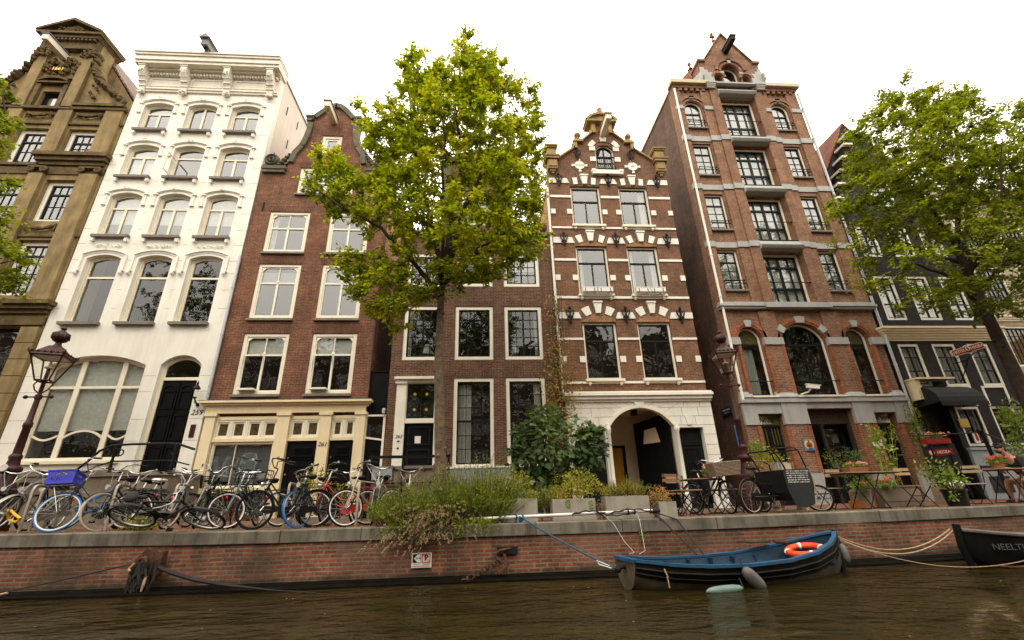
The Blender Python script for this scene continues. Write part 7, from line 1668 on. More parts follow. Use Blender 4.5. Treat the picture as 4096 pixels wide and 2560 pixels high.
    part('ring', MB().torus((0, 0, 0), .27, .062, (0,0,1), 32, 10, flat=.85).xf(Lm), M['orange'], T, smooth=2)
    bd = MB()
    for k in range(4):
        a = pi/4+k*pi/2+.3
        n0 = len(bd.v)
        for i in range(5):
            t = a+(i-2)*.045; d = V((cos(t), sin(t), 0))
            for j in range(10): ph = 2*pi*j/10; bd.v.append(tuple(d*(.27+.066*cos(ph))+V((0, 0, .057*sin(ph)))))
        for i in range(4):
            for j in range(10): bd.f.append((n0+i*10+j, n0+(i+1)*10+j, n0+(i+1)*10+(j+1) % 10, n0+i*10+(j+1) % 10))
    part('white_band', bd.xf(Lm), M['signwhite'], T, smooth=2)
    def fend(label, a, b, r, mat, nm='fender'):
        va, vb = Rm @ V(a), Rm @ V(b); d = vb-va; pr = [(0, .25), (.08, .7), (.25, .95), (.5, 1), (.75, .95), (.92, .7), (1, .25)]
        T = thing(nm, label, 'fender', tuple(va), 'fenders on the blue boat')
        part('fender_body', MB().tube([tuple(va+d*t) for t, _ in pr], [r*q for _, q in pr], 12), M[mat], T, smooth=True)
        part('lanyard', MB().tube([tuple(va-d*.02), tuple(va+V((0, .04, .12)))], .01, 5), M['ropedark'], T)
    fend('dark grey teardrop fender hanging at the middle of the blue boat', (-.5, -.69, .26), (-.26, -.77, -.03), .095, 'fender')
    fend('pale green fender floating on the water beside the blue boat', (-.66, -.80, .03), (-1.26, -.80, .02), .06, 'fendergreen')
    fend('small grey fender hanging at the bow of the blue boat', (1.86, -.30, .46), (1.82, -.38, .18), .06, 'fender')
    single('mooring_rope', MB().tube([tuple(Rm @ V(p)) for p in ((-1.72, -.53, .30), (-1.71, -.555, .24), (-1.69, -.56, .19), (-1.71, -.56, .2), (-1.70, -.565, .14), (-1.69, -.56, .06))], .010, 6), M['rope'], 'frayed pale rope end hanging on the near side of the blue boat', 'rope', smooth=True)
    return Rm
BR = blue_boat()
def black_boat():
    rz = D(-8); c = V((11.35, 8.75, WZ)); Rm = Matrix.Translation(c) @ Matrix.Rotation(pi+D(4), 4, 'Z')
    P = thing('barge', 'black hulled boat with white lettering cut by the right picture edge', 'boat', tuple(c))
    st = [(0, .7, .36, -.2), (.2, .95, .35, -.3), (.45, 1.0, .37, -.3), (.68, .92, .41, -.3), (.84, .66, .47, -.25), (.94, .34, .53, -.1), (1.0, .06, .57, .12)]
    mb, rings = hullmesh(5.1, 1.5, st); part('hull', mb.xf(Rm), M['bargeblack'], P, smooth=True)
    gw = MB()
    for s in (0, -1): gw.tube([(r[s][0], r[s][1], r[s][2]+.01) for r in rings], .035, 7)
    part('gunwale', gw.xf(Rm), M['fender'], P, smooth=True)
    part('stem_post', MB().tube([(2.53, 0, -.1), (2.62, 0, .3), (2.58, 0, .68)], .06, 7).xf(Rm), M['bargeblack'], P, smooth=True)
    part('bow_deck', MB().poly([tuple(p) for p in [(r[0][0], r[0][1], r[0][2]-.02) for r in rings[3:]]+[(r[-1][0], r[-1][1], r[-1][2]-.02) for r in reversed(rings[3:])]]).xf(Rm), M['bargeblack'], P)
    text('NEELTJE', .14, M['fadedletter'], facing(9.3, 8.22, WZ+.31, D(-27)) @ Matrix.Rotation(D(-6), 4, 'X'), P, name='boat_lettering', ext=.002)
    T = thing('fender', 'red fender on the black boat at the right picture edge', 'fender', (10.3, 8.0, -.8)); part('fender_body', MB().sph((9.95, 8.05, -.79), .09, 8, 6, (1.6, .8, .7)).sph((9.93, 7.98, -.95), .11, 10, 7, (.9, .8, 1.3)), M['signred'], T, smooth=2)
    single('mooring_rope', MB().tube(catenary((9.75, 7.95, -1.1), (8.95, 8.2, -1.22), .06, 8), .02, 6), M['rust'], 'sagging rusty chain along the black boat', 'chain', smooth=True)
black_boat()
bowp = BR @ V((2.14, 0, .55)); stp = BR @ V((-2.2, 0, .28))
rope('upper pale hemp rope between the blue boat and the black boat', catenary(tuple(bowp), (8.78, 8.72, -.66), .28, 18), .012, 'rope', group='hemp ropes between the boats')
rope('lower pale hemp rope between the blue boat and the black boat', catenary((bowp.x, bowp.y-.02, bowp.z-.03), (8.8, 8.68, -.68), .32, 18), .012, 'rope', group='hemp ropes between the boats')
rope('thin pale line dipping to the water towards the black boat', catenary((bowp.x, bowp.y-.04, bowp.z-.06), (9.9, 8.0, -.98), .34, 20), .007, 'rope')
rope('taut blue rope from the white pipe to the blue boat', catenary((.74, 9.3, -.24), (stp.x-.06, stp.y, stp.z), .03), .014, 'ropeblue')
single('shackle', MB().tube([(stp.x-.12, stp.y+.03, stp.z+.03), (stp.x-.3, stp.y+.1, stp.z+.1), (stp.x-.27, stp.y+.07, stp.z+.05), (stp.x-.1, stp.y, stp.z)], .009, 6), M['alloy'], 'bright steel shackle at the end of the blue mooring rope', 'shackle')
def wl(a): return tuple(BR @ V(a))
rope('thin white cable hanging in a loop to the blue boat stern', [(2.35, 9.28, -.24), (2.5, 9.15, -.4), (2.62, 8.95, -.7), (2.7, 8.7, -.86), wl((-1.75, .45, .42))], .0032, 'ropewhite', group='white cables to the boat')
rope('second thin white cable running straight down to the boat stern', [(3.02, 9.3, -.22), (3.02, 9.17, -.36), (3.0, 9.05, -.6), (2.95, 8.85, -.85), wl((-1.55, .48, .4))], .0032, 'ropewhite', group='white cables to the boat')
rope('left dark rope crossing the quay wall to the blue boat', [(3.32, 9.3, -.23), (3.45, 9.17, -.36), wl((-.4, .55, .33))], .013, 'ropedark', group='dark ropes to the blue boat')
rope('right dark rope crossing the quay wall to the blue boat', [(3.36, 9.3, -.23), (3.75, 9.17, -.37), wl((-.25, .58, .33))], .013, 'ropedark', group='dark ropes to the blue boat')
def pipe():
    P = thing('mooring_pipe', 'long white enamelled pipe lying along the quay edge', 'pipe', (1.8, 9.3, -.25))
    part('pipe_tube', MB().tube([(-.2, 9.34, -.265), (.3, 9.33, -.255), (3.42, 9.3, -.205)], .03, 10), M['pipe'], P, smooth=True)
    part('end_cap', MB().tube([(3.34, 9.3, -.207), (3.48, 9.3, -.203)], .045, 10), M['ropedark'], P, smooth=True)
    r = random.Random(2); k = MB()
    for x in (.68, .8): k.torus((x, 9.32, -.25), .04, .016, (1, .2, 0), 10, 5)
    for j in range(6): k.sph((.74+r.uniform(-.08, .08), 9.3, -.3+r.uniform(-.03, .03)), .035, 6, 4)
    single('rope_knot', k, M['ropeblue'], 'dark blue rope knot tied round the white pipe', 'knot')
    w_ = MB()
    for x0, x1, a in ((1.75, 2.4, .05), (2.2, 3.0, -.04), (2.5, 3.35, .06)):
        w_.tube([(x0+(x1-x0)*t/10, 9.26+.02*sin(t), -.23+a*sin(pi*t/10)+.012*sin(t*2.1)) for t in range(11)], .013, 5)
    for x in (2.85, 2.98, 3.3): w_.torus((x, 9.3, -.215), .04, .014, (1, 0, 0), 10, 5)
    single('tangled_cable', w_, M['ropedark'], 'dark cables tangled round the right half of the white pipe', 'cable', smooth=True)
pipe()

# ================================================================== terrace furniture
def folding_chair(label, x, y, rz, wood='slatwood'):
    P = thing('folding_chair', label, 'chair', (x, y, gz(x)), 'folding slatted terrace chairs', (0, 0, rz))
    w2 = .20
    for s in (-1, 1):
        part('leg', MB().tube([(s*w2, -.20, .0), (s*w2, .16, .44), (s*w2, .25, .86)], .011, 6), M['iron'], P, local=True)
        part('leg', MB().tube([(s*(w2-.02), .22, 0), (s*(w2-.02), -.2, .45)], .011, 6), M['iron'], P, local=True)
    part('stretcher', MB().tube([(-w2, -.19, .02), (w2, -.19, .02)], .008, 5).tube([(-w2+.02, .21, .02), (w2-.02, .21, .02)], .008, 5).tube([(-w2, .0, .24), (w2, .0, .24)], .008, 5), M['iron'], P, local=True)
    s_ = MB()
    for k in range(6): yy = -.2+k*.07; s_.box(-w2-.01, w2+.01, yy, yy+.055, .45, .468)
    part('seat', s_, M[wood], P, local=True)
    b = MB()
    for z in (.70, .80): b.hexa([(-w2-.01, .205+.09*(z-.7), z), (w2+.01, .205+.09*(z-.7), z), (w2+.01, .225+.09*(z-.7), z), (-w2-.01, .225+.09*(z-.7), z), (-w2-.01, .22+.09*(z-.7), z+.065), (w2+.01, .22+.09*(z-.7), z+.065), (w2+.01, .24+.09*(z-.7), z+.065), (-w2-.01, .24+.09*(z-.7), z+.065)])
    part('backrest', b, M[wood], P, local=True)
    return P
def cafe_table(label, x, y, rz, w_=.62, d=.6, h=.74, wood='slatwood'):
    P = thing('folding_table', label, 'table', (x, y, gz(x)), 'folding terrace tables', (0, 0, rz))
    t = MB()
    for k in range(7): yy = -d/2+k*d/7; t.box(-w_/2, w_/2, yy, yy+d/7-.012, h, h+.022)
    part('tabletop', t, M[wood], P, local=True)
    part('table_rim', MB().ring([(-w_/2-.01, h-.02), (w_/2+.01, h-.02), (w_/2+.01, h-.001), (-w_/2-.01, h-.001)], [(-w_/2, h-.015), (w_/2, h-.015), (w_/2, h-.006), (-w_/2, h-.006)], -d/2, d/2), M['iron'], P, local=True)
    for s in (-1, 1):
        part('leg', MB().tube([(-.27, s*(d/2-.06), 0), (.2, s*(d/2-.06), h-.01)], .012, 6), M['iron'], P, local=True); part('leg', MB().tube([(.27, s*(d/2-.09), 0), (-.2, s*(d/2-.09), h-.01)], .012, 6), M['iron'], P, local=True)
    part('stretcher', MB().tube([(-.26, -d/2+.06, .02), (-.26, d/2-.06, .02)], .009, 5).tube([(.26, -d/2+.09, .02), (.26, d/2-.09, .02)], .009, 5), M['iron'], P, local=True)
    return P
folding_chair('folding slatted chair beside the dry planter, nearest the arch', 4.15, 10.6, D(200))
folding_chair('pale folding chair just behind the chair nearest the arch', 4.75, 11.6, D(175), 'palewood')
cafe_table('small folding table in front of the arch chairs', 4.45, 10.15, D(4), .5, .45, .5)
cafe_table('folding table with small flower bowl left of wicker basket', 5.1, 10.75, D(6), .72)
cafe_table('long folding table with geranium box outside the tall warehouse', 8.75, 10.35, D(4), 1.35, .6, .76)
folding_chair('folding slatted chair left of the long geranium table', 8.12, 10.7, D(185), 'palewood')
folding_chair('folding chair facing away before the flowering planter', 10.15, 10.55, D(5), 'slatwood')
folding_chair('folding chair before the pale grey dado of the hotel', 11.75, 10.75, D(165), 'palewood')
cafe_table('folding table with red and pink geranium pot at the seated person', 12.75, 10.75, D(4), .95, .6, .76)
cafe_table('low folding table behind the rear wheel of the cargo tricycle', 5.75, 10.95, D(-6), .7, .6, .5)
# ------------------------------------------------------------------ bicycle with wicker basket and cargo tricycle
b20 = bike('black bicycle with large grey wicker basket seen from the front', 5.45, 10.35, D(-72), D(-20), D(-4), bars='sweep', tyre='rubber', group='bicycles on the terrace')
wk = MB(); wk.hexa([(-.05, -.27, .80), (.27, -.27, .80), (.27, .27, .80), (-.05, .27, .80), (-.07, -.32, 1.07), (.30, -.32, 1.07), (.30, .32, 1.07), (-.07, .32, 1.07)])
for k in range(11):
    t = k/10; a0, a1, b_ = -.05-.02*t, .27+.03*t, .27+.05*t; zz = .80+.27*t; wk.tube([(a0, -b_, zz), (a1, -b_, zz), (a1, b_, zz), (a0, b_, zz), (a0, -b_, zz)], .016, 5)
attach(b20, 'wicker_basket', wk, 'wicker', 'large grey wicker basket mounted on the front of the black bicycle', 'basket')
def cargo_trike():
    x, y = 5.9, 10.15; z0 = gz(x)
    P = thing('cargo_tricycle', 'black cargo tricycle with hooded box and chalk written blackboard', 'cargo bike', (x, y, z0)); Rm = Matrix.Translation((x, y, z0)) @ Matrix.Rotation(D(8), 4, 'Z')
    def wheel(c, R, m):
        w_ = MB().torus(c, R-.03, .016, (0,1,0), 32, 5); W = part('wheel', w_.xf(m), M['rubbercream'], P, smooth=2)
        part('tyre', MB().torus(c, R-.012, .024, (0,1,0), 32, 7).xf(m), M['rubber'], W, smooth=2); s = MB()
        for k in range(18): a = 2*pi*k/18; s.tube([(c[0]+.02*cos(a+.4), c[1]+(.03 if k % 2 else -.03), c[2]+.02*sin(a+.4)), (c[0]+(R-.035)*cos(a), c[1], c[2]+(R-.035)*sin(a))], .0025, 3, False)
        part('spokes', s.xf(m), M['alloy'], W); part('hub', MB().tube([(c[0], c[1]-.05, c[2]), (c[0], c[1]+.05, c[2])], .035, 8).xf(m), M['alloy'], W, smooth=True)
    wheel((-.02, 0, .345), .345, Rm @ Matrix.Rotation(D(14), 4, 'Z')); wheel((1.42, -.28, .27), .27, Rm @ Matrix.Translation((1.52, -.2, 0)) @ Matrix.Rotation(D(-52), 4, 'Z') @ Matrix.Translation((-1.42, .28, 0)))
    wheel((.75, .62, .22), .22, Rm)
    f = MB(); f.tube([(-.02, 0, .345), (.38, 0, .3), (.75, 0, .28), (1.5, 0, .3)], .024, 7); f.tube([(.38, 0, .3), (.2, 0, .82)], .02, 7); f.tube([(.2, 0, .75), (-.02, 0, .345)], .012, 6); f.tube([(.25, 0, .6), (.62, 0, .55)], .02, 6); f.tube([(.62, 0, .3), (.62, 0, 1.0), (.5, 0, 1.05)], .016, 6); f.tube([(.0, -.1, .33), (1.75, -.3, .36)], .014, 5)
    part('frame', f.xf(Rm), M['black'], P, smooth=True)
    part('saddle', MB().sph((.12, 0, .93), .1, 10, 6, (1.2, 1.0, .4)).sph((.26, 0, .92), .05, 8, 5, (2, .6, .6)).tube([(.2, 0, .8), (.17, 0, .92)], .012).xf(Rm), M['saddle'], P, smooth=2)
    part('mudguard', MB().torus((-.02, 0, .345), .37, .016, (0,1,0), 28, 5, flat=1.8).xf(Rm @ Matrix.Rotation(D(14), 4, 'Z')), M['black'], P, smooth=2)
    part('chain_case', MB().prism([(-.05, .26), (.45, .22), (.5, .38), (-.05, .42)], -.08, -.05).xf(Rm), M['black'], P)
    part('crank', MB().torus((.42, -.06, .3), .09, .01, (0,1,0), 14, 5).tube([(.42, -.08, .3), (.5, -.1, .12)], .012).box(.46, .56, -.2, -.08, .1, .125).xf(Rm), M['chrome'], P)
    part('cargo_box', MB().prism([(.52, .86), (1.24, .86), (1.27, .52), (1.18, .3), (.7, .24), (.55, .4)], -.42, .42).xf(Rm), M['black'], P)
    h = MB()
    for yy in (-.4, .4): h.tube([(.66, yy, .86), (.56, yy, 1.1), (.44, yy, 1.28), (.5, yy, 1.31), (.9, yy, 1.33), (1.02, yy, 1.32), (1.1, yy, 1.26), (1.2, yy, .9)], .017, 6)
    h.tube([(.44, -.4, 1.28), (.44, .4, 1.28)], .014, 5); h.tube([(1.08, -.4, 1.28), (1.08, .4, 1.28)], .014, 5)
    part('hood_frame', h.xf(Rm), M['iron'], P, smooth=True)
    part('blackboard', MB().prism([(.54, .86), (1.2, .88), (1.22, .5), (1.14, .16), (.92, .1), (.66, .16), (.56, .44)], -.46, -.43).xf(Rm), M['board'], P)
    ck = MB(); r = random.Random(4)
    for k in range(6):
        z = .83-k*.045; xx = .60
        while xx < 1.13:
            l = r.uniform(.02, .07); ck.box(xx, min(xx+l, 1.17), -.466, -.462, z-r.uniform(.005, .012), z+r.uniform(.004, .012)); xx += l+r.uniform(.008, .03)
    part('chalk_writing', ck.xf(Rm), M['chalk'], P)
    part('rope_hoop', MB().tube([(1.22, -.44, .9), (1.25, -.45, .6), (1.25, -.45, .3)], .012).xf(Rm), M['rope'], P)
    T = thing('bookshelf_crate', 'crate of upright books inside the hooded cargo box', 'books', (x+1, y+.2, z0+.9)); bk = MB(); r = random.Random(6); xx = .76
    part('crate', MB().box(.72, 1.24, .0, .3, .84, .9).box(.7, .72, .0, .3, .84, 1.05).box(1.24, 1.26, .0, .3, .84, 1.05).box(.72, 1.24, .28, .3, .9, 1.05).xf(Rm), M['slatwood'], T)
    while xx < 1.2: l = r.uniform(.018, .04); bk.box(xx, xx+l-.002, .03, .2, .9, r.uniform(1.0, 1.07)); xx += l
    part('book_spines', bk.xf(Rm), M['books'], T)
    return Rm
TR = cargo_trike()
def misc_terrace():
    def pot(name, label, x, y, r0, r1, h, mat, cat='flower pot', z=None, group='flower pots on the terrace'):
        zz = gz(x) if z is None else z
        return single(name, MB().lathe([(r0, 0), (r1, h*.85), (r1*1.08, h*.86), (r1*1.08, h), (r1*.9, h), (r1*.85, h*.9)], (x, y, zz), 14), M[mat], label, cat, group, smooth=True)
    pot('flower_pot', 'glossy black pot holding the bright green shrub', 10.85, 10.35, .19, .23, .36, 'black')
    pot('flower_pot', 'tall pale stone pot under the long geranium table', 9.05, 10.9, .16, .2, .42, 'concrete')
    pot('flower_pot', 'brown terracotta pot of red and pink geraniums beside the person', 12.65, 10.75, .11, .14, .17, 'terracotta', z=gz(12.6)+.78)
    single('flower_box', MB().hexa([(8.42, 10.25, .405), (8.82, 10.25, .405), (8.82, 10.45, .405), (8.42, 10.45, .405), (8.38, 10.22, .56), (8.86, 10.22, .56), (8.86, 10.48, .56), (8.38, 10.48, .56)]), M['terracotta'], 'brown box of pink geraniums on the long folding table', 'flower box')
    single('wicker_bowl', MB().lathe([(.07, 0), (.12, .06), (.13, .1), (.1, .1)], (5.28, 10.7, gz(5)+.765), 12), M['wicker'], 'small wicker bowl of flowers on the table left of wicker basket', 'bowl', smooth=True)
    single('wooden_bench', MB().box(7.1, 8.0, 11.2, 11.5, .1, .14).box(7.15, 7.22, 11.25, 11.45, -.35, .1).box(7.85, 7.92, 11.25, 11.45, -.35, .1).box(7.15, 7.5, 11.2, 11.22, .02, .1).box(7.6, 7.95, 11.2, 11.22, .02, .1), M['palewood'], 'pale wooden bench behind the cargo tricycle', 'bench')
    single('cardboard_box', MB().box(7.2, 7.55, 11.22, 11.45, .142, .24), M['orangebox'], 'orange brown box standing on the pale bench', 'box')
    single('zinc_bucket', MB().lathe([(.13, 0), (.17, .36), (.18, .38), (.16, .38)], (8.0, 11.6, -.345), 12), M['zinc'], 'grey zinc bucket beside the dark shop doorway', 'bucket', smooth=True)
    single('wooden_crate', MB().box(8.75, 9.2, 10.75, 11.0, -.33, -.16), M['orangebox'], 'orange crate standing under the long geranium table', 'crate')
    single('paper_lantern', MB().sph((8.98, 10.87, -.13), .1, 10, 6, (1, 1, .6)), M['orange'], 'round orange bundle lying in the orange crate', 'bundle', smooth=True)
    single('wooden_planter', MB().box(9.75, 10.75, 11.1, 11.5, -.32, .12).box(9.72, 10.78, 11.08, 11.52, .121, .16).box(9.74, 10.76, 11.09, 11.1, -.2, -.16), M['stonestep'], 'large pale planter box behind the facing folding chair', 'planter')
    single('stone_trough', MB().box(9.3, 9.72, 11.3, 11.6, -.32, .06), M['terracotta'], 'brown trough under the dark shrub by the brick pier', 'planter')
    T = thing('flower_stand', 'red flower box on thin legs full of pink blossoms before the hotel', 'flower box', (14.7, 14.0, -.3))
    part('flower_box', MB().box(14.3, 15.12, 13.9, 14.12, 1.42, 1.58), M['signred'], T)
    for lx in (14.42, 15.0): part('leg', MB().box(lx-.02, lx+.02, 13.95, 13.99, -.3, 1.419), M['iron'], T)
    single('wicker_planter', MB().box(11.95, 12.45, 11.6, 12.0, -.31, .12), M['wicker'], 'square wicker planter against the pale grey dado', 'planter')
    P = thing('umbrella_stand', 'dark folded frame with sloping pole before the hotel window', 'parasol', (15.4, 13.2, -.3))
    part('pole', MB().tube([(15.56, 13.2, -.3), (15.52, 13.2, 1.0), (15.48, 13.2, 1.6), (15.46, 13.2, 1.72)], [.05, .05, .06, .08], 8), M['iron'], P); part('arm', MB().tube([(13.2, 13.2, 1.58), (15.46, 13.2, 1.66)], .018, 5).tube([(15.48, 13.2, 1.66), (16.2, 13.0, 1.2), (17.0, 12.9, .5)], .02, 5), M['iron'], P)
    T = thing('dark_basket', 'dark tub with folded cloths beside the seated person', 'tub', (13.1, 10.2, -.3)); part('tub', MB().lathe([(.24, 0), (.3, .32), (.31, .34), (.28, .34)], (13.05, 10.25, -.305), 14), M['black'], T, smooth=True)
    r = random.Random(8); c = MB()
    for k in range(9): c.sph((13.05+r.uniform(-.2, .2), 10.25+r.uniform(-.18, .18), .05+r.uniform(-.02, .04)), .09, 7, 5, (1, 1, .5))
    part('folded_cloth', c, M['curtain'], T, smooth=2)
    single('folded_hammock', MB().sph((12.55, 11.9, .15), .2, 10, 6, (1.3, .8, .6)), M['curtain'], 'pale cloth bundle on the far side of the geranium table', 'bundle', smooth=2)
misc_terrace()

# ================================================================== seated person at the right edge
def person():
    x, y = 13.62, 10.95; z0 = gz(x)
    P = thing('person', 'seated person in black shirt and beige shorts leaning over the table', 'person', (x, y, z0))
    Rm = Matrix.Translation((x, y, z0)) @ Matrix.Rotation(D(172), 4, 'Z')   # faces left in the picture
    def skinned(name, verts, edges, mat, lv=2, parent=P):
        me = bpy.data.meshes.new(name); me.from_pydata([tuple(Rm @ V(v[:3])) for v in verts], edges, []); me.materials.append(M[mat])
        o = bpy.data.objects.new(name, me); COL.objects.link(o); o.parent = parent; o.location = -ORG[P.name] if parent is P else (0, 0, 0); ORG[o.name] = V((0, 0, 0))
        m = o.modifiers.new('skin', 'SKIN'); 
        for i, v in enumerate(verts): r = v[3]; me.skin_vertices[0].data[i].radius = (r, r) if not isinstance(r, tuple) else r
        me.skin_vertices[0].data[0].use_root = True
        m.use_smooth_shade = True; s = o.modifiers.new('sub', 'SUBSURF'); s.levels = lv; s.render_levels = lv
        dg = bpy.context.evaluated_depsgraph_get(); dg.update(); nm = bpy.data.meshes.new_from_object(o.evaluated_get(dg)); o.modifiers.clear(); o.data = nm; nm.materials.clear(); nm.materials.append(M[mat]); nm.shade_smooth()
        return o
    # pelvis, spine, neck, head; arms; legs. x forward
    v = [(0, 0, .50, .14), (.03, 0, .64, .13), (.10, 0, .80, .145), (.20, 0, .96, .14), (.27, 0, 1.05, .085), (.33, 0, 1.12, .055), (.40, 0, 1.19, .075), (.425, 0, 1.26, .09), (.42, 0, 1.33, .075)]
    e = [(i, i+1) for i in range(8)]
    def chain(start, pts):
        p = start
        for q in pts: v.append(q); e.append((p, len(v)-1)); p = len(v)-1
        return p
    for s in (-1, 1):
        a = chain(3, [(.20, s*.17, .98, .07), (.24, s*.24, .80, .05), (.30, s*.25, .70, .042), (.46, s*.17, .76, .036), (.56, s*.12, .80, .028), (.62, s*.10, .80, .032)])
        for k in range(4):
            dy = (-.03+.02*k)*1.0; L = (.035, .042, .044, .036)[k]
            chain(a, [(.655, s*.10+dy, .803, .0095), (.655+L*.6, s*.10+dy*1.1, .795, .009), (.655+L, s*.10+dy*1.1, .775, .008)])
        chain(a, [(.63, s*.10-s*.035, .80, .010), (.66, s*.10-s*.05, .795, .009)])
        chain(0, [(.06, s*.10, .49, .10), (.24, s*.13, .50, .085), (.44, s*.15, .50, .062), (.46, s*.15, .30, .052), (.44, s*.15, .10, .036), (.47, s*.15, .05, .036), (.58, s*.16, .03, .03)])
    body_ = skinned('person_body', v, e, 'skin')
    hd = V((.425, 0, 1.27))
    f = MB().sph((.52, 0, 1.255), .018, 6, 5, (1.3, .8, 1.2))
    for s in (-1, 1): f.sph((.41, s*.088, 1.27), .022, 6, 5, (.8, .5, 1.2))
    part('nose_and_ears', f.xf(Rm), M['skin'], P, smooth=2)
    part('eyes', MB().sph((.503, -.035, 1.285), .012, 6, 5).sph((.503, .035, 1.285), .012, 6, 5).box(.500, .512, -.03, .03, 1.205, 1.212).xf(Rm), M['ink'], P, smooth=2)
    hr = MB().sph((.405, 0, 1.315), .102, 14, 9, (1.05, .92, .85)); hr.sph((.36, 0, 1.26), .085, 12, 8, (.8, .95, 1.1)); hr.sph((.50, 0, 1.20), .045, 10, 6, (.6, 1.2, .7)); hr.sph((.46, 0, 1.19), .06, 10, 6, (.8, 1.2, .5))
    part('hair', hr.xf(Rm), M['hair'], P, smooth=2)
    part('sunglasses', MB().sph((.475, -.045, 1.385), .03, 8, 5, (.6, 1.2, .7)).sph((.475, .045, 1.385), .03, 8, 5, (.6, 1.2, .7)).tube([(.475, -.08, 1.385), (.40, -.10, 1.33)], .006).tube([(.475, .08, 1.385), (.40, .10, 1.33)], .006).xf(Rm), M['black'], P, smooth=True)
    sv = [(0, 0, .50, .165), (.03, 0, .64, .16), (.10, 0, .80, .172), (.19, 0, .96, .165), (.25, 0, 1.03, .10)]; se = [(0, 1), (1, 2), (2, 3), (3, 4)]
    for s in (-1, 1): sv += [(.20, s*.18, .98, .088), (.235, s*.235, .84, .072), (.25, s*.24, .78, .068)]; k = len(sv); se += [(3, k-3), (k-3, k-2), (k-2, k-1)]
    skinned('shirt', sv, se, 'shirt')
    tv = [(0, 0, .49, .17)]; te = []
    for s in (-1, 1): tv += [(.07, s*.10, .49, .12), (.24, s*.13, .50, .105), (.36, s*.145, .50, .095)]; k = len(tv); te += [(0, k-3), (k-3, k-2), (k-2, k-1)]
    skinned('shorts', tv, te, 'shorts')
    for s in (-1, 1): part('shoe', MB().sph(tuple(Rm @ V((.53, s*.155, .03))), .06, 10, 6, (1.9, .8, .7)), M['black'], P, smooth=2)
    C_ = folding_chair('folding chair under the seated person at the right edge', x+.02, y, D(-92))
person()
# ================================================================== foliage
def leaf(mb, p, d, n, L, W):
    d = d.normalized(); s = d.cross(n)
    if s.length < 1e-4: s = d.orthogonal()
    s.normalize(); u = s.cross(d)
    k = len(mb.v); m = p+d*(L*.45)-u*(L*.06)
    mb.v += [tuple(p), tuple(m+s*W*.5), tuple(p+d*L-u*L*.14), tuple(m-s*W*.5)]; mb.f.append((k, k+1, k+2, k+3))
def rv(r): 
    v = V((r.gauss(0, 1), r.gauss(0, 1), r.gauss(0, 1))); return v.normalized() if v.length > 1e-6 else V((0, 0, 1))
def inside(x, z, poly):
    c = False; j = len(poly)-1
    for i in range(len(poly)):
        xi, zi = poly[i]; xj, zj = poly[j]
        if (zi > z) != (zj > z) and x < (xj-xi)*(z-zi)/(zj-zi)+xi: c = not c
        j = i
    return c
def edge_dist(x, z, poly):
    best = 9
    for i in range(len(poly)):
        x0, z0 = poly[i]; x1, z1 = poly[(i+1) % len(poly)]; dx, dz = x1-x0, z1-z0; l2 = dx*dx+dz*dz
        t = 0 if l2 == 0 else max(0, min(1, ((x-x0)*dx+(z-z0)*dz)/l2)); best = min(best, sqrt((x-x0-t*dx)**2+(z-z0-t*dz)**2))
    return best
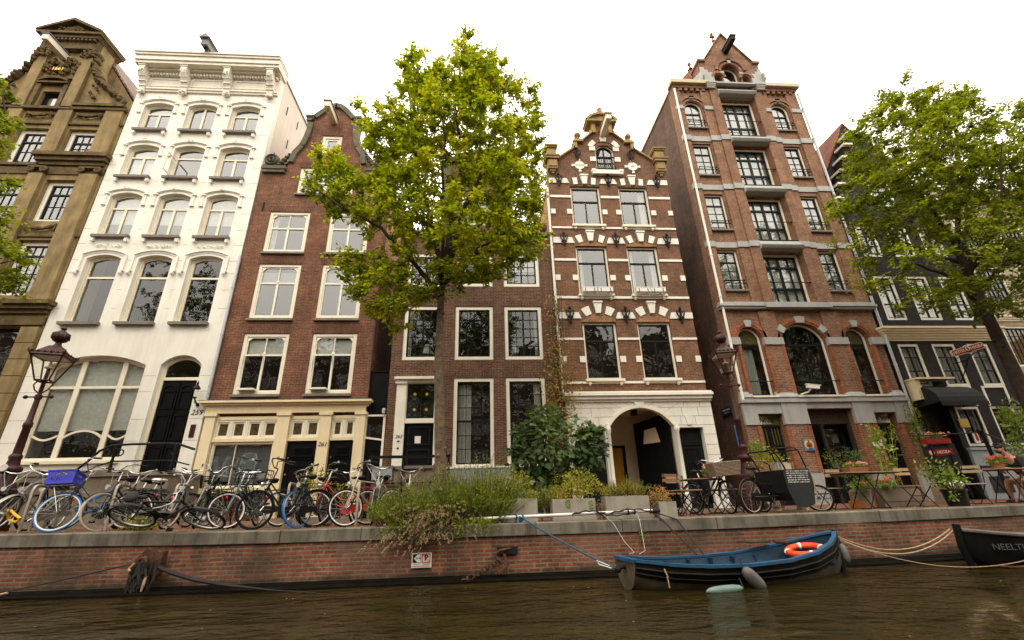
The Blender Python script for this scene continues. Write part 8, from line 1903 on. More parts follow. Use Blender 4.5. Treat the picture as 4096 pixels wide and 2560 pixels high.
def tree(label, base, trunk, limbs, outline, nclus, perc, lsize, depth, seed, lm, bm='bark', r0=.17, cr=.42, limit=None, group='elms along the quay', extra=()):
    r = random.Random(seed); by = base[1]
    P = thing('elm_tree', label, 'tree', base, group)
    wood = MB(); nodes = []
    tp = [V(p) for p in trunk]; n = len(tp)
    wood.tube(tp, [r0*(1.15 if i == 0 else 1-.5*i/(n-1)) for i in range(n)], 10)
    for k in range(26):    # burrs
        t = r.uniform(.15, .8)*(n-1); i = int(t); p = tp[i].lerp(tp[min(n-1, i+1)], t-i); a = r.uniform(0, 6.28); rr = r0*(1-.5*t/(n-1))
        wood.sph(tuple(p+V((cos(a)*rr*.86, sin(a)*rr*.86, 0))), r.uniform(.03, .06), 6, 4)
    twigs = MB(); limbm = MB()
    for li, (pts, ra, rb) in enumerate(limbs):
        ps = [V(p) for p in pts]; q = []
        for i in range(len(ps)-1):
            for t in (0, .34, .67): q.append(ps[i].lerp(ps[i+1], t)+V((r.uniform(-.05, .05), r.uniform(-.05, .05), r.uniform(-.04, .04))))
        q.append(ps[-1]); m = len(q)
        limbm.tube(q, [ra+(rb-ra)*i/(m-1) for i in range(m)], 7); nodes += [(p, ra+(rb-ra)*i/(m-1)) for i, p in enumerate(q) if i > 1]
    xs = [p[0] for p in outline]; zs = [p[1] for p in outline]; cl = []; tries = 0
    while len(cl) < nclus and tries < 60000:
        tries += 1
        x, z = r.uniform(min(xs), max(xs)), r.uniform(min(zs), max(zs))
        if not inside(x, z, outline): continue
        ed = edge_dist(x, z, outline)
        if ed < .12: continue
        half = min(depth, .35+ed*1.25); y = by+r.uniform(-1, 1)*half; k = y/by; k = 1+(k-1)*.8
        c = V((x*k if abs(x) > 0 else x, y, z*k))
        mnd = .27+.2*r.random()
        if any((c-o).length < mnd for o, _ in cl): continue
        if mnoise.noise(c*.55+V((seed, 0, 0))) < -.22 and ed > .3: continue
        if limit and z < limit and r.random() < .34: continue
        cl.append((c, ed))
    for x, z in extra: cl.append((V((x, by+r.uniform(-.2, .2), z)), .2))
    # light twigs from the limbs to every spray
    lv = MB(); order = sorted(cl, key=lambda c: min((c[0]-p).length for p, _ in nodes))
    for c, ed in order:
        cand = sorted(nodes, key=lambda q: (q[0]-c).length+(.9*max(0, q[0].z-c.z)))[0]
        p, rr = cand; d = c-p; mid = p.lerp(c, .5)+V((0, 0, -.08*d.length))+rv(r)*.06*d.length
        ra = max(.010, min(rr*.55, .012+.012*d.length)); twigs.tube([p, p.lerp(mid, .6)+rv(r)*.02, mid, c], [ra, ra*.8, ra*.6, .005], 5)
        nodes.append((mid, ra*.6)); nodes.append((c, .008))
        out = V((d.x, d.y, d.z*.4)); out = out.normalized() if out.length > 1e-3 else V((1, 0, 0))
        rad_ = cr*r.uniform(.75, 1.2)*(.75 if ed < .3 else 1); cnt = int(perc*r.uniform(.7, 1.25)*(rad_/cr))
        ns = max(3, int(cnt/13))
        for s in range(ns):      # sprays of leaves along fine shoots
            sd = (rv(r)+out*.7+V((0, 0, .35 if ed > .45 else .9))).normalized(); L = rad_*r.uniform(.55, 1.15)*(1 if ed > .45 else 1.35); st = c+rv(r)*rad_*.22
            twigs.tube([st, st+sd*L], [.005, .002], 3, False)
            for i in range(13):
                t = (i+.5)/13; sag = V((0, 0, -.12*L*t*t)); q = st+sd*L*t+sag+rv(r)*.03
                side = sd.cross(V((0, 0, 1))); side = side.normalized() if side.length > .01 else V((1, 0, 0))
                ld = (sd*.55+side*(1 if i % 2 else -1)*.9+rv(r)*.45+V((0, 0, -.25))).normalized()
                nm = (V((0, 0, 1))+rv(r)*.55).normalized(); sz = lsize*r.uniform(.65, 1.25)
                leaf(lv, q, ld, nm, sz, sz*.62)
    tr = part('trunk', wood, M[bm], P, smooth=2); part('limbs', limbm, M['barkdark'], tr, smooth=2); part('twigs', twigs, M['barkdark'], tr, smooth=2)
    part('crown', lv, M[lm], P); return len(lv.f)
T1o = [(-0.52,14.82),(-0.16,13.66),(0.61,13.51),(1.07,12.57),(1.74,12.14),(1.87,10.81),(1.70,9.89),(1.83,8.71),(1.72,7.82),(1.80,6.70),(1.58,6.17),(0.94,5.65),(0.16,5.15),(-0.49,5.02),(-1.33,4.66),(-1.81,3.87),(-2.63,4.04),(-3.10,4.66),(-3.73,5.60),(-4.05,6.03),(-3.37,6.23),(-2.28,6.12),(-3.08,6.62),(-3.91,7.14),(-4.56,7.81),(-4.98,8.37),(-4.66,9.43),(-4.07,9.45),(-3.39,8.56),(-2.94,8.72),(-3.53,9.94),(-3.84,11.16),(-3.17,11.45),(-2.65,11.30),(-2.52,12.20),(-2.65,13.12),(-2.09,13.84),(-1.70,12.80),(-1.32,13.39),(-1.03,12.83),(-0.79,14.02)]
y_ = 10.4
tree('tall yellow green elm with pale burred trunk in the middle of the row', (-.82, y_, -.35), [(-.80, y_, -.45), (-.83, y_, .2), (-.9, y_, 1.2), (-.95, y_, 2.2), (-1.0, y_, 3.1), (-1.0, y_, 4.0), (-1.0, y_, 4.9), (-.93, y_, 5.7)],
     [([(-.98, y_, 4.9), (-1.7, y_-.3, 5.61), (-2.56, y_-.5, 6.6), (-3.49, y_-.6, 7.1), (-4.4, y_-.5, 7.8)], .07, .015), ([(-.97, y_, 5.3), (-1.33, y_-.3, 6.95), (-1.77, y_-.5, 8.5), (-1.9, y_-.3, 9.8), (-2.25, y_, 12.0)], .075, .015),
      ([(-.95, y_, 5.6), (-.67, y_+.2, 7.97), (-.6, y_+.3, 9.6), (-.8, y_+.2, 11.8), (-.55, y_+.1, 14.3)], .09, .012), ([(-.9, y_, 5.6), (-.42, y_-.4, 7.24), (.04, y_-.7, 8.39), (.35, y_-.8, 9.6), (.9, y_-.5, 12.2)], .085, .015),
      ([(-.6, y_-.2, 6.4), (.23, y_+.5, 7.7), (.87, y_+.7, 8.9), (1.5, y_+.6, 10.6)], .06, .012), ([(-.9, y_, 5.2), (-.05, y_-.2, 6.2), (.82, y_-.4, 6.7), (1.5, y_-.5, 6.8)], .055, .012), ([(-.95, y_, 5.0), (-1.1, y_+.9, 6.5), (-1.6, y_+1.5, 8.2), (-1.5, y_+1.6, 10)], .06, .012), ([(-.95, y_, 5.2), (-1.0, y_-1.0, 6.6), (-.9, y_-1.6, 8.4), (-1.2, y_-1.6, 10.4)], .06, .012)],
     T1o, 500, 150, .112, 2.1, 21, 'leafA', r0=.15, limit=8.3, extra=((-.5, 14.35), (-.5, 13.8), (-.3, 13.3), (-2.1, 13.3), (-2.3, 12.7), (-1.3, 12.9), (.62, 13.1), (1.0, 12.2)))
T2o = [(15.88,14.51),(15.88,13.81),(16.12,13.57),(17.17,14.49),(17.08,13.79),(17.74,13.73),(18.53,14.30),(18.34,13.42),(18.18,12.91),(18.65,12.77),(19.38,13.30),(20.29,13.34),(21.04,12.54),(20.8,8.0),(19.8,5.2),(16.81,4.50),(15.17,4.45),(14.13,4.50),(13.41,4.66),(12.92,4.76),(11.93,4.76),(11.25,5.35),(10.82,5.79),(10.81,6.41),(10.61,7.24),(11.23,7.55),(10.88,8.05),(11.19,8.70),(11.97,8.98),(12.39,10.23),(12.70,11.57),(12.79,12.04),(13.63,12.47),(14.01,12.65),(14.41,13.24),(14.73,13.76),(14.94,13.26)]
y_ = 11.2
tree('broad green elm with dark leaning trunk in front of the black hotel', (14.9, y_, -.3), [(14.95, y_, -.4), (14.9, y_, 1.2), (14.86, y_, 2.4), (14.84, y_, 3.6), (14.82, y_, 4.8), (14.84, y_, 6.0), (14.86, y_, 7.2)],
     [([(14.84, y_, 6.0), (14.54, y_-.2, 7.36), (14.18, y_-.3, 8.4), (13.7, y_-.3, 10.6)], .1, .014), ([(14.82, y_, 5.0), (13.78, y_-.4, 5.7), (12.66, y_-.6, 6.1), (11.5, y_-.6, 6.4)], .075, .012), ([(14.84, y_, 6.2), (15.6, y_+.2, 7.6), (16.6, y_+.4, 9.4), (17.4, y_+.3, 12.4)], .1, .014), ([(14.86, y_, 7.0), (15.25, y_-.4, 9.0), (14.9, y_-.5, 11.4), (15.7, y_-.3, 13.8)], .08, .012), ([(14.86, y_, 5.6), (16.56, y_-.3, 6.8), (17.9, y_-.3, 7.5), (19.5, y_, 8.6)], .075, .012), ([(14.86, y_, 6.4), (14.5, y_+1.2, 8.0), (14.0, y_+1.7, 9.8)], .06, .012), ([(14.86, y_, 6.0), (15.0, y_-1.4, 7.6), (15.4, y_-1.9, 9.6)], .06, .012)],
     T2o, 600, 135, .115, 2.2, 33, 'leafB', bm='barkdark', r0=.2, cr=.46, limit=8.0)
T0o = [(-14.33,12.22),(-13.81,11.94),(-13.22,11.07),(-13.05,10.13),(-12.92,9.50),(-13.27,9.40),(-13.14,9.05),(-12.27,8.40),(-11.75,7.13),(-11.99,6.97),(-12.13,6.37),(-11.63,6.45),(-11.20,6.09),(-10.84,5.88),(-10.99,5.32),(-11.13,4.91),(-11.53,4.77),(-14,4.8),(-15.6,6),(-16,10),(-15.5,12)]; T0o = [(a-.2, b) for a, b in T0o]
y_ = 10.6
tree('green elm reaching in from beyond the left picture edge', (-14.6, y_, -.27), [(-14.6, y_, -.4), (-14.6, y_, 2.5), (-14.5, y_, 5.0), (-14.45, y_, 7.0)],
     [([(-14.5, y_, 5.0), (-13.4, y_-.3, 5.4), (-12.2, y_-.4, 5.6), (-11.2, y_-.4, 5.7)], .06, .01), ([(-14.45, y_, 6.6), (-13.6, y_, 7.4), (-12.6, y_-.1, 7.6)], .05, .01), ([(-14.45, y_, 7.0), (-14.2, y_, 9.0), (-13.6, y_, 10.6), (-14.0, y_, 11.8)], .07, .01)],
     T0o, 170, 140, .115, 1.3, 44, 'leafB', bm='barkdark', r0=.18)

def shoots(mb, r, centre, spread, n, hgt, lean, nl, L, W, stem=None, up=.9):
    """upright leafy shoots rising from a patch of ground"""
    for k in range(n):
        a = r.uniform(0, 6.28); q = sqrt(r.random()); b = V((centre[0]+cos(a)*q*spread[0], centre[1]+sin(a)*q*spread[1], centre[2]))
        h = hgt*r.uniform(.55, 1.1)*(1-.35*q*q); d = V((cos(a)*q*lean+r.gauss(0, .12), sin(a)*q*lean*spread[1]/max(.01, spread[0])+r.gauss(0, .12), up)).normalized()
        bend = V((d.x*.35, d.y*.35, -.12))*h*(q)
        for i in range(nl):
            t = .25+.75*(i+r.random())/nl; p = b+d*h*t+bend*t*t+rv(r)*.012
            leaf(mb, p, (d*.75+rv(r)*.75).normalized(), rv(r), L*r.uniform(.7, 1.2), W)
        if stem is not None: stem.tube([b, b+d*h*.6+bend*.36, b+d*h+bend], [.006, .005, .002], 3, False)
def blob(mb, r, c, rad_, n, L, W, up=.3, noise=.5):
    for k in range(n):
        d = rv(r); q = r.random()**.45; nn = 1+noise*mnoise.noise(V((c[0]*3+d.x*1.6, d.y*1.6+c[1], d.z*1.6)))
        p = V((c[0]+d.x*rad_[0]*q*nn, c[1]+d.y*rad_[1]*q*nn, c[2]+d.z*rad_[2]*q*nn))
        leaf(mb, p, (d+rv(r)*.9+V((0, 0, up))).normalized(), (rv(r)+V((0, 0, .8))).normalized(), L*r.uniform(.6, 1.3), W*r.uniform(.8, 1.2))
def plant(name, label, cat, base, build, group=None):
    P = thing(name, label, cat, base, group); build(P); return P
def lavender():
    P = thing('lavender_bush', 'big lavender bush with dry flower spikes spilling over the quay edge', 'bush', (-.75, 9.6, -.35)); r = random.Random(17)
    g = MB(); st = MB()
    for c, sp, n, h in (((-1.35, 9.85, -.35), (.55, .4), 210, .85), ((-.7, 10.05, -.35), (.6, .4), 190, 1.1), ((-.05, 9.9, -.35), (.55, .4), 230, 1.3), ((.1, 10.0, -.35), (.35, .3), 110, 1.25), ((-.4, 9.6, -.38), (.75, .3), 300, .8), ((.15, 9.55, -.36), (.4, .25), 130, .8), ((-1.5, 9.5, -.36), (.45, .25), 150, .65)):
        shoots(g, r, c, sp, n, h, .55, 38, .055, .013, st)
    # shoots leaning out over the water
    for k in range(260):
        x = r.uniform(-1.7, .25); b = V((x, 9.42, -.33)); L = r.uniform(.25, .5); d = V((r.gauss(0, .35), -1, r.uniform(-.35, .6))).normalized()
        for i in range(26):
            t = (i+.5)/26; p = b+d*L*t+V((0, 0, -.35*L*t*t)); leaf(g, p, (d+rv(r)*.9).normalized(), rv(r), .05*r.uniform(.7, 1.2), .012)
    part('leafy_shoots', g, M['leaflav'], P)
    f = MB()
    for k in range(420):
        if k < 320: x = r.gauss(-.85, .36); b = V((x, 9.4+r.uniform(-.02, .25), -.3+r.uniform(-.03, .15))); d = V((r.gauss(-.35, .45), -1, r.uniform(-.35, 1.1))).normalized(); L = r.uniform(.3, .68); dr = .36
        elif k < 375: x = r.uniform(-1.9, .2); b = V((x, 9.9, -.1)); d = V((r.gauss(0, .35), r.gauss(0, .3), 1)).normalized(); L = r.uniform(.55, 1.05); dr = .1
        else: x = r.gauss(-1.15, .25); b = V((x, 9.36, -.36)); d = V((r.gauss(-.7, .4), -.8, r.uniform(-.5, .2))).normalized(); L = r.uniform(.35, .7); dr = .4
        pt = lambda t: b+d*L*t+V((0, 0, -dr*L*t*t))
        st.tube([b, pt(.5), pt(1)], [.004, .003, .002], 3, False)
        tip = pt(1); td = (pt(1)-pt(.85)).normalized()
        for i in range(16):
            t = i/16; p = tip-td*(.12-.14*t)+rv(r)*.011; leaf(f, p, (td+rv(r)*.8)  .normalized(), rv(r), .032, .018)
    part('dry_flower_spikes', f, M['flowerlav'], P); part('woody_stems', st, M['twig'], P)
lavender()
def planter(label, x0, x1, y0, y1, zt):
    z0 = gz((x0+x1)/2); mb = MB(); t = .035
    mb.box(x0, x1, y0, y0+t, z0, zt); mb.box(x0, x1, y1-t, y1, z0, zt); mb.box(x0, x0+t, y0+t, y1-t, z0, zt-.001); mb.box(x1-t, x1, y0+t, y1-t, z0, zt-.001); mb.box(x0+t, x1-t, y0+t, y1-t, z0, zt-.05)
    single('concrete_planter', mb, M['concrete'], label, 'planter', 'concrete planters at the quay edge')
planter('concrete planter nearest the lavender bush', .15, 1.12, 9.5, 9.9, .075); planter('concrete planter with trailing ivy in the middle of the row of planters', 1.42, 2.27, 9.48, 9.88, .05)
planter('cleanest pale concrete planter under dry rosemary', 2.48, 3.36, 9.46, 9.86, .075); planter('small square concrete planter at the end of the row', 3.56, 3.92, 9.5, 9.85, -.05)
def shrub(name, label, c, parts_, cat='shrub', group='shrubs in the concrete planters'):
    P = thing(name, label, cat, c, group); r = random.Random(int(c[0]*100) % 997+5); st = MB()
    for (kind, mat, *a) in parts_:
        mb = MB()
        if kind == 'b': blob(mb, r, *a)
        else: shoots(mb, r, *a, stem=st)
        part('foliage' if kind == 'b' else 'leafy_shoots', mb, M[mat], P)
    st.tube([c, (c[0]+.02, c[1], c[2]+.2)], .015, 5); part('stems', st, M['twig'], P)
shrub('euonymus_shrub', 'yellow green shrub in the planter nearest the lavender', (.72, 9.7, .06), [('b', 'leafyel', (.68, 9.7, .3), (.42, .28, .30), 900, .045, .028), ('s', 'leaflav', (.3, 9.7, .03), (.25, .15), 60, .55, .4, 30, .04, .009), ('b', 'leafyel', (1.0, 9.62, .1), (.18, .15, .12), 220, .04, .026)])
shrub('rosemary_shrub', 'dark green rosemary between the first two concrete planters', (1.27, 10.1, -.35), [('s', 'leaflav', (1.27, 10.1, -.2), (.25, .2), 110, .68, .4, 34, .04, .009)])
shrub('euonymus_shrub', 'large round yellow green shrub in the ivy trailing planter', (1.85, 9.68, .04), [('b', 'leafyel', (2.0, 9.75, .30), (.46, .32, .30), 1300, .045, .03), ('b', 'leafyel', (1.55, 9.68, .14), (.22, .2, .17), 420, .045, .03), ('b', 'leafdry', (1.6, 9.6, .12), (.14, .1, .1), 120, .04, .025), ('b', 'leaflav', (1.72, 9.46, -.03), (.05, .02, .09), 60, .03, .02), ('b', 'leaflav', (2.2, 9.46, -.1), (.06, .02, .12), 60, .03, .02)])
shrub('rosemary_shrub', 'straw yellow and green rosemary in the cleanest planter', (2.9, 9.66, .06), [('s', 'leaflav', (3.05, 9.7, .03), (.3, .15), 110, .42, .4, 28, .038, .009), ('b', 'leafyel', (2.62, 9.66, .14), (.2, .16, .14), 330, .036, .02), ('b', 'leafdry', (3.05, 9.62, .16), (.26, .16, .15), 520, .036, .02), ('s', 'leafyel', (2.7, 9.7, .03), (.2, .12), 50, .4, .4, 24, .035, .01)])
shrub('dry_shrub', 'straw coloured dying shrub in the small square planter', (3.72, 9.67, -.06), [('b', 'leafdry', (3.65, 9.66, .06), (.27, .2, .19), 620, .038, .02), ('b', 'leafdry', (3.45, 9.6, -.05), (.16, .12, .16), 260, .035, .02)])
shrub('dry_shrub', 'low dry plant in the gap before the cleanest planter', (2.37, 9.6, -.35), [('b', 'flowerlav', (2.38, 9.6, -.16), (.12, .1, .16), 260, .035, .018)], group='dry plants at the quay edge')
def fig():
    P = thing('fig_bush', 'large dark green fig bush with lobed leaves before the low brown house', 'bush', (1.85, 12.0, -.35)); r = random.Random(23); lf = MB(); st = MB()
    cs = [((1.85, 12.0, 1.5), 1.0), ((1.2, 12.0, 1.1), .65), ((2.7, 11.9, 1.2), .7), ((1.7, 12.1, 2.05), .55), ((2.3, 11.9, .7), .6), ((1.4, 12.0, .5), .55), ((2.85, 11.85, 1.6), .4), ((1.1, 12, 1.65), .35)]
    for c, q in cs:
        st.tube([(1.8+r.uniform(-.2, .2), 12.0, -.35), (c[0]*.6+.7, 12.0, c[2]*.4), c], [.035, .025, .01], 6)
        for k in range(int(330*q)):
            d = rv(r); p = V(c)+V((d.x*q*.95, d.y*q*.7, d.z*q*.8))*r.random()**.4; L = r.uniform(.11, .2)
            nm = (V((0, -.4, .9))+rv(r)*.6).normalized(); dd = (d+V((0, -.2, -.5))+rv(r)*.5).normalized(); s = dd.cross(nm).normalized(); k0 = len(lf.v)
            pts = [(0, 0), (.12, .22), (.02, .46), (.34, .40), (.52, .52), (.62, .24), (1.0, 0), (.62, -.24), (.52, -.52), (.34, -.40), (.02, -.46), (.12, -.22)]
            lf.v += [tuple(p+dd*(a*L)+s*(b*L)-nm*(abs(b)*L*.22+a*a*L*.15)) for a, b in pts]; lf.f += [(k0, k0+1, k0+2, k0+3, k0+5, k0+6, k0+7, k0+9, k0+10, k0+11)[0:10], (k0+3, k0+4, k0+5), (k0+7, k0+8, k0+9)]
    part('foliage', lf, M['leafdark'], P); part('stems', st, M['twig'], P)
fig()
def creeper():
    P = thing('rose_creeper', 'climbing rose with red blooms clinging to the drainpipe by striped house', 'climbing plant', (2.9, 15.8, -.3)); r = random.Random(29); lf = MB(); dr = MB(); st = MB(); fl = MB()
    for k in range(7):
        x = 2.75+r.uniform(-.2, .25); p = [(x, 15.85, -.3)]
        for i in range(1, 12): p.append((2.85+r.uniform(-.28, .22)+.1*(i > 8), 15.82-r.uniform(0, .12), -.3+i*r.uniform(.62, .74)))
        st.tube(p, [.022]*6+[.012]*6, 4)
    for k in range(1500):
        z = r.uniform(1.2, 7.6) if r.random() < .4 else r.gauss(3.6, 1.1); w_ = .22+.12*(z < 4.5)+.1*mnoise.noise(V((0, 0, z*1.3))); p = V((2.83+r.gauss(0, w_), 15.8-abs(r.gauss(0, .1)), z))
        leaf(lf if r.random() < .62 else dr, p, (rv(r)+V((0, -.3, -.3))).normalized(), (rv(r)+V((0, -1, .4))).normalized(), r.uniform(.06, .12), r.uniform(.04, .07))
    for k in range(16):
        p = V((2.85+r.gauss(0, .28), 15.68, r.choice((6.6, 5.4, 4.2, 3.5, 3.1, 2.7))+r.uniform(-.3, .3))); fl.sph(tuple(p), r.uniform(.035, .055), 7, 5)
    part('foliage', lf, M['leafyel'], P); part('dry_foliage', dr, M['leafdry'], P); part('stems', st, M['twig'], P); part('bloom', fl, M['picturered'], P, smooth=2)
creeper()
def flowers(name, label, c, rad_, mats, nleaf=240, nfl=26, leafm='leafbright', cat='flowers', group='potted flowers on the terrace', fh=.1, ls=.05):
    P = thing(name, label, cat, c, group); r = random.Random(int(c[0]*77+c[2]*13) % 991+3); lf = MB(); blob(lf, r, (c[0], c[1], c[2]+rad_[2]*.6), rad_, nleaf, ls, ls*.85); part('foliage', lf, M[leafm], P)
    f = MB(); st = MB()
    for k in range(nfl):
        p = V((c[0]+r.uniform(-1, 1)*rad_[0], c[1]-abs(r.uniform(0, 1))*rad_[1], c[2]+rad_[2]+r.uniform(0, fh))); st.tube([(p.x, p.y, c[2]+.02), tuple(p)], .003, 3, False)
        for i in range(14): leaf(f, p+rv(r)*.022, rv(r), rv(r), .032, .028)
    part('blossoms', f, M[mats], P); part('stems', st, M['leafdark'], P)
flowers('geranium', 'small pink geranium in the wicker bowl on the table', (5.25, 10.68, gz(5)+.85), (.11, .09, .1), 'petalpink', 130, 4, fh=.14)
flowers('geranium', 'pink geraniums in the brown box on the long table', (8.62, 10.34, .54), (.24, .12, .08), 'petalpink', 220, 14, fh=.05, leafm='leafbright')
flowers('geranium', 'red and pink geraniums in the terracotta pot beside the person', (12.65, 10.72, .60), (.24, .15, .1), 'petal', 260, 16, fh=.08)
flowers('geranium', 'red geraniums in the pale planter behind the facing chair', (9.85, 11.05, .14), (.34, .15, .1), 'petal', 300, 16, fh=.1)
flowers('geranium', 'row of pink blossoms in the red flower box before the hotel', (14.7, 14.0, 1.58), (.42, .12, .1), 'petalpink', 260, 30, fh=.1)
flowers('small_plant', 'small red flowering plant in the tall pale stone pot', (9.05, 10.9, .1), (.2, .18, .1), 'petal', 260, 3, fh=.06)
flowers('poppy', 'single red poppy beside the chair nearest the arch', (4.0, 10.2, -.1), (.08, .08, .12), 'petal', 40, 2, fh=.2)
def bright():
    P = thing('laurel_shrub', 'bright glossy green shrub growing in the black pot', 'shrub', (10.85, 10.35, .0)); r = random.Random(31); lf = MB(); st = MB()
    for k in range(15):
        a = r.uniform(0, 6.28); tip = V((10.8+cos(a)*r.uniform(.1, .55), 10.35+sin(a)*r.uniform(.05, .4), r.uniform(.2, .72))); st.tube([(10.85, 10.35, -.02), tuple(tip)], .008, 4)
        for i in range(26): p = V((10.85, 10.35, .0)).lerp(tip, r.uniform(.4, 1.05))+rv(r)*.09; leaf(lf, p, (rv(r)+V((0, 0, .5))).normalized(), (rv(r)+V((0, 0, .8))).normalized(), r.uniform(.07, .12), .045)
    for k in range(60): p = V((10.75+r.uniform(-.2, .2), 10.2, .02-r.uniform(0, .2))); leaf(lf, p, (rv(r)+V((0, -.3, -.6))).normalized(), rv(r), .08, .045)
    part('foliage', lf, M['leafbright'], P); part('stems', st, M['twig'], P)
bright()
def tall_weed():
    P = thing('garden_plants', 'loose tall green plants rising behind the facing folding chair', 'plants', (10.2, 11.3, .1)); r = random.Random(37); lf = MB(); st = MB()
    for k in range(9):
        b = V((10.0+r.uniform(-.35, .6), 11.3+r.uniform(-.12, .12), .1)); h = r.uniform(.8, 1.75); d = V((r.gauss(0, .14), r.gauss(0, .1), 1)).normalized(); st.tube([b, b+d*h*.5+V((.03, 0, 0)), b+d*h], [.010, .008, .004], 4)
        for i in range(26): t = r.uniform(.2, 1.02); p = b+d*h*t; leaf(lf, p+rv(r)*.05, (rv(r)+V((0, 0, .2))).normalized(), (rv(r)+V((0, 0, 1))).normalized(), r.uniform(.06, .15), r.uniform(.05, .1))
    part('foliage', lf, M['leafbright'], P); part('stems', st, M['leafyel'], P)
tall_weed()
shrub('bamboo_shrub', 'dark fine leaved shrub against the brick pier of the warehouse', (9.55, 11.5, .05), [('b', 'leafdark', (9.6, 11.5, .62), (.45, .3, .55), 900, .07, .016), ('b', 'leafdark', (9.5, 11.4, .1), (.35, .25, .3), 380, .07, .016), ('b', 'leaflav', (9.1, 11.6, .85), (.22, .15, .3), 130, .05, .02)], group='shrubs on the terrace')
shrub('climbing_plant', 'thin pale vine climbing the drainpipe at the warehouse corner', (16.0, 15.7, .3), [('b', 'leafbright', (15.9, 15.7, 1.9), (.25, .12, 1.3), 330, .09, .06), ('b', 'leafyel', (16.1, 15.7, 2.6), (.12, .1, .6), 140, .07, .05)], group='climbing plants')
shrub('yellow_shrub', 'yellow green bush behind the hood of the cargo tricycle', (6.75, 11.3, .3), [('b', 'leafyel', (7.2, 11.3, .85), (.42, .3, .28), 700, .06, .04), ('b', 'leafbright', (7.0, 11.3, 1.1), (.22, .2, .2), 260, .06, .04), ('s', 'leaflav', (7.15, 11.3, -.3), (.15, .15), 30, 1.2, .3, 20, .06, .03)], group='shrubs on the terrace')
shrub('potted_plant', 'dark leafy potted plant on the bench by the brick pier', (7.6, 11.35, .14), [('b', 'leafdark', (7.62, 11.35, .38), (.3, .22, .18), 260, .11, .06), ('b', 'leafbright', (7.6, 11.3, .45), (.24, .2, .14), 110, .09, .05)], group='shrubs on the terrace')
shrub('garden_bush', 'bright vine at the right edge above the seated person', (14.9, 12.2, .6), [('b', 'leafbright', (15.5, 12.2, 1.75), (.4, .3, .6), 420, .12, .08), ('b', 'leafbright', (15.0, 12.1, 1.0), (.3, .2, .3), 120, .1, .07)], group='shrubs on the terrace')
shrub('euonymus_shrub', 'yellow green shrub by the doors of the cream shopfront', (-3.9, 12.6, -.3), [('b', 'leafyel', (-4.2, 12.5, .55), (.45, .3, .45), 620, .06, .04), ('b', 'leafyel', (-3.5, 12.5, .3), (.35, .25, .25), 320, .06, .04)], group='shrubs before the cream shopfront')
shrub('trailing_plant', 'low green plants in the long black window box', (-7.8, 15.6, .48), [('b', 'leaflav', (-8.2, 15.6, .52), (.45, .14, .1), 260, .06, .04), ('b', 'leafbright', (-7.3, 15.6, .52), (.4, .14, .1), 200, .06, .04)], group='shrubs before the cream shopfront')
shrub('grass_tuft', 'yellow flowering weed under the front wheel of the fallen bicycle', (-6.45, 9.75, -.3), [('b', 'leafyel', (-6.5, 9.72, -.18), (.22, .12, .13), 260, .05, .02), ('s', 'leafyel', (-6.4, 9.75, -.3), (.25, .1), 40, .26, .7, 16, .05, .012)], group='weeds on the quay')
shrub('wall_weed', 'small green weed growing from the quay wall under the cables', (3.02, 9.18, -.66), [('b', 'leaflav', (3.03, 9.15, -.64), (.06, .05, .09), 130, .03, .02)], group='weeds on the quay')
def moss():
    r = random.Random(41); g = MB()
    for k in range(5200):
        x = r.uniform(-11, 13.5); e, z = edge(x); u = mnoise.noise(V((x*1.3, 0, 3)))
        if r.random() > (.85 if x < -1.5 else .3)+.4*u: continue
        y = e+.42+abs(r.gauss(0, .28)); p = V((x, y, z-.004)); leaf(g, p, V((r.gauss(0, .5), r.gauss(0, .4), 1)), rv(r), r.uniform(.015, .05), .008)
    tag(part('dry_grass', g, M['leafdry']), 'short dry grass and moss between the paving along the quay edge', 'grass', kind='stuff')
moss()
def floating():
    r = random.Random(43); mb = MB()
    for k in range(46):
        x, y = r.uniform(-6, 9), r.uniform(3.2, 8.4); a = r.uniform(0, 6.28); L = r.uniform(.02, .05); d = V((cos(a), sin(a), 0))
        s = V((-d.y, d.x, 0)); p = V((x, y, WZ+.004)); k0 = len(mb.v); mb.v += [tuple(p), tuple(p+d*L*.5+s*L*.3), tuple(p+d*L), tuple(p+d*L*.5-s*L*.3)]; mb.f.append((k0, k0+1, k0+2, k0+3))
    tag(part('floating_leaves', mb, M['flowerlav']), 'small pale fallen leaves floating on the canal', 'leaves', kind='stuff')
floating()
# ------------------------------------------------------------------ each far-apart piece of a part becomes a part of its own
import numpy as np
SINGULAR = {'brick_piers': 'brick_pier', 'grey_bands': 'grey_band', 'white_stone_bands': 'white_stone', 'pilasters': 'pilaster', 'cornice_brackets': 'cornice_bracket', 'sill_brackets': 'sill_bracket', 'gable_stones': 'gable_stone', 'parapet_urns': 'parapet_urn', 'wall_ties': 'wall_tie', 'step_caps': 'step_cap', 'medallion_rings': 'medallion_ring', 'corner_brackets': 'corner_bracket', 'star_ornaments': 'star_ornament', 'window_frames': 'window_frame', 'window_panes': 'window_pane', 'gable_arches': 'gable_arch', 'arch_white_stones': 'arch_white_stone', 'posters': 'poster', 'arch_dressings': 'arch_dressing', 'curved_glazing_bars': 'curved_glazing_bar', 'nose_and_ears': 'face_detail', 'eyes': 'eye'}
KEEP = ('crown', 'limbs', 'twigs', 'foliage', 'dry_foliage', 'leafy_shoots', 'stems', 'woody_stems', 'dry_flower_spikes', 'blossoms', 'bloom', 'chalk_writing', 'plaster_joints', 'spokes', 'lettering', 'dry_grass', 'floating_leaves', 'small_print', 'plate_lines', 'notice_text', 'rooms', 'passage', 'eyes', 'nose_and_ears', 'hanging_weed')
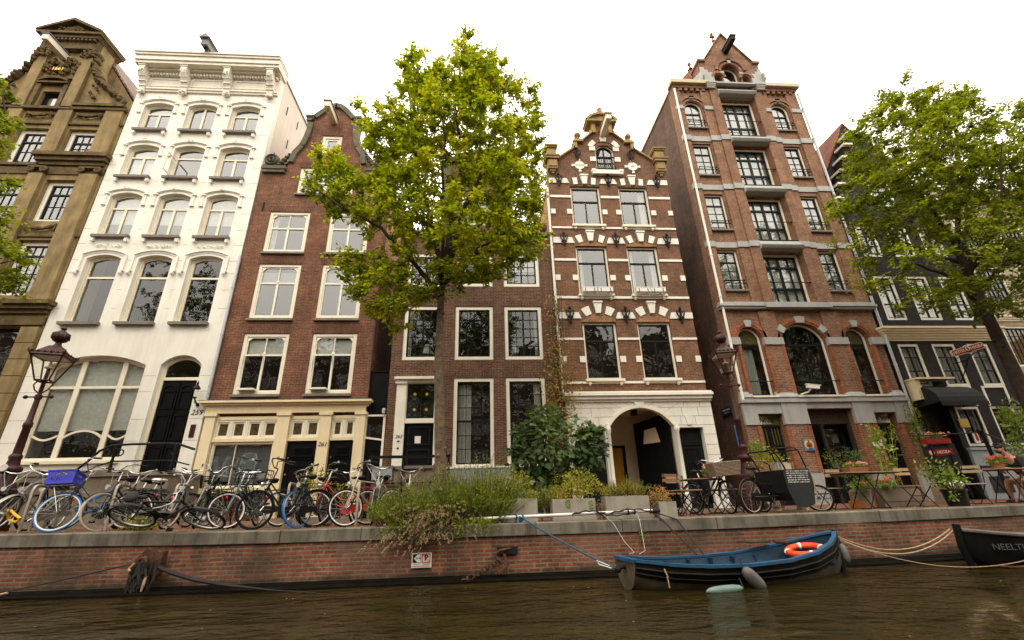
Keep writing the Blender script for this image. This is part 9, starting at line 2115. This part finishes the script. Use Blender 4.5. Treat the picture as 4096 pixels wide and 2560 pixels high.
def split_parts():
    for o in [o for o in S.objects if o.type == 'MESH']:
        st = o.name.split('.')[0]
        if st in KEEP or 'lettering' in st or 'house_number' in st or o.parent is None or o.get('kind') or o.data.users > 1: continue
        root = o
        while root.parent: root = root.parent
        me = o.data; n = len(me.vertices)
        if n > 40000: continue
        co_ = np.empty(n*3); me.vertices.foreach_get('co', co_); co_ = co_.reshape(-1, 3)
        par = list(range(n))
        def find(a):
            while par[a] != a: par[a] = par[par[a]]; a = par[a]
            return a
        for p in me.polygons:
            vs = p.vertices; a = find(vs[0])
            for v_ in vs[1:]:
                b = find(v_)
                if a != b: par[b] = a
        rt = np.array([find(i) for i in range(n)]); u, isl = np.unique(rt, return_inverse=True); k = len(u)
        if k < 2 or k > 800: continue
        lo = np.full((k, 3), np.inf); hi = np.full((k, 3), -np.inf); np.minimum.at(lo, isl, co_); np.maximum.at(hi, isl, co_); size = (hi-lo).max(axis=1)
        gap = np.maximum(0, np.maximum(lo[:, None]-hi[None], lo[None]-hi[:, None])); near = np.sqrt((gap**2).sum(axis=2)) <= np.maximum(.02, .5*np.maximum(size[:, None], size[None]))
        pc = np.arange(k)
        while True:
            new = np.where(near, pc[None, :], k).min(axis=1); new = np.minimum(new, pc)
            if (new == pc).all(): break
            pc = new
        ids = np.unique(pc)
        if len(ids) < 2: 
            continue
        if len(ids) > 100: continue
        nm = SINGULAR.get(st, st); first = True; polys = [(tuple(p.vertices), p.use_smooth) for p in me.polygons]; mat = me.materials[0]
        for pid in ids:
            sel = pc[isl] == pid; mp = {}; vs = []
            for i in np.nonzero(sel)[0]: mp[int(i)] = len(vs); vs.append(tuple(co_[i]))
            fs = [(tuple(mp[j] for j in f), sm) for f, sm in polys if f[0] in mp]
            m2 = bpy.data.meshes.new(nm); m2.from_pydata(vs, [], [f for f, _ in fs]); m2.materials.append(mat); m2.polygons.foreach_set('use_smooth', [sm for _, sm in fs])
            if fs and fs[0][1]: m2.set_sharp_from_angle(angle=.7)
            if first: o.data = m2; o.name = nm; first = False
            else:
                c = bpy.data.objects.new(nm, m2); COL.objects.link(c); c.parent = o.parent; c.location = o.location; c.rotation_euler = o.rotation_euler; c.scale = o.scale
                if o.get('label'): c['label'] = o['label']
split_parts()
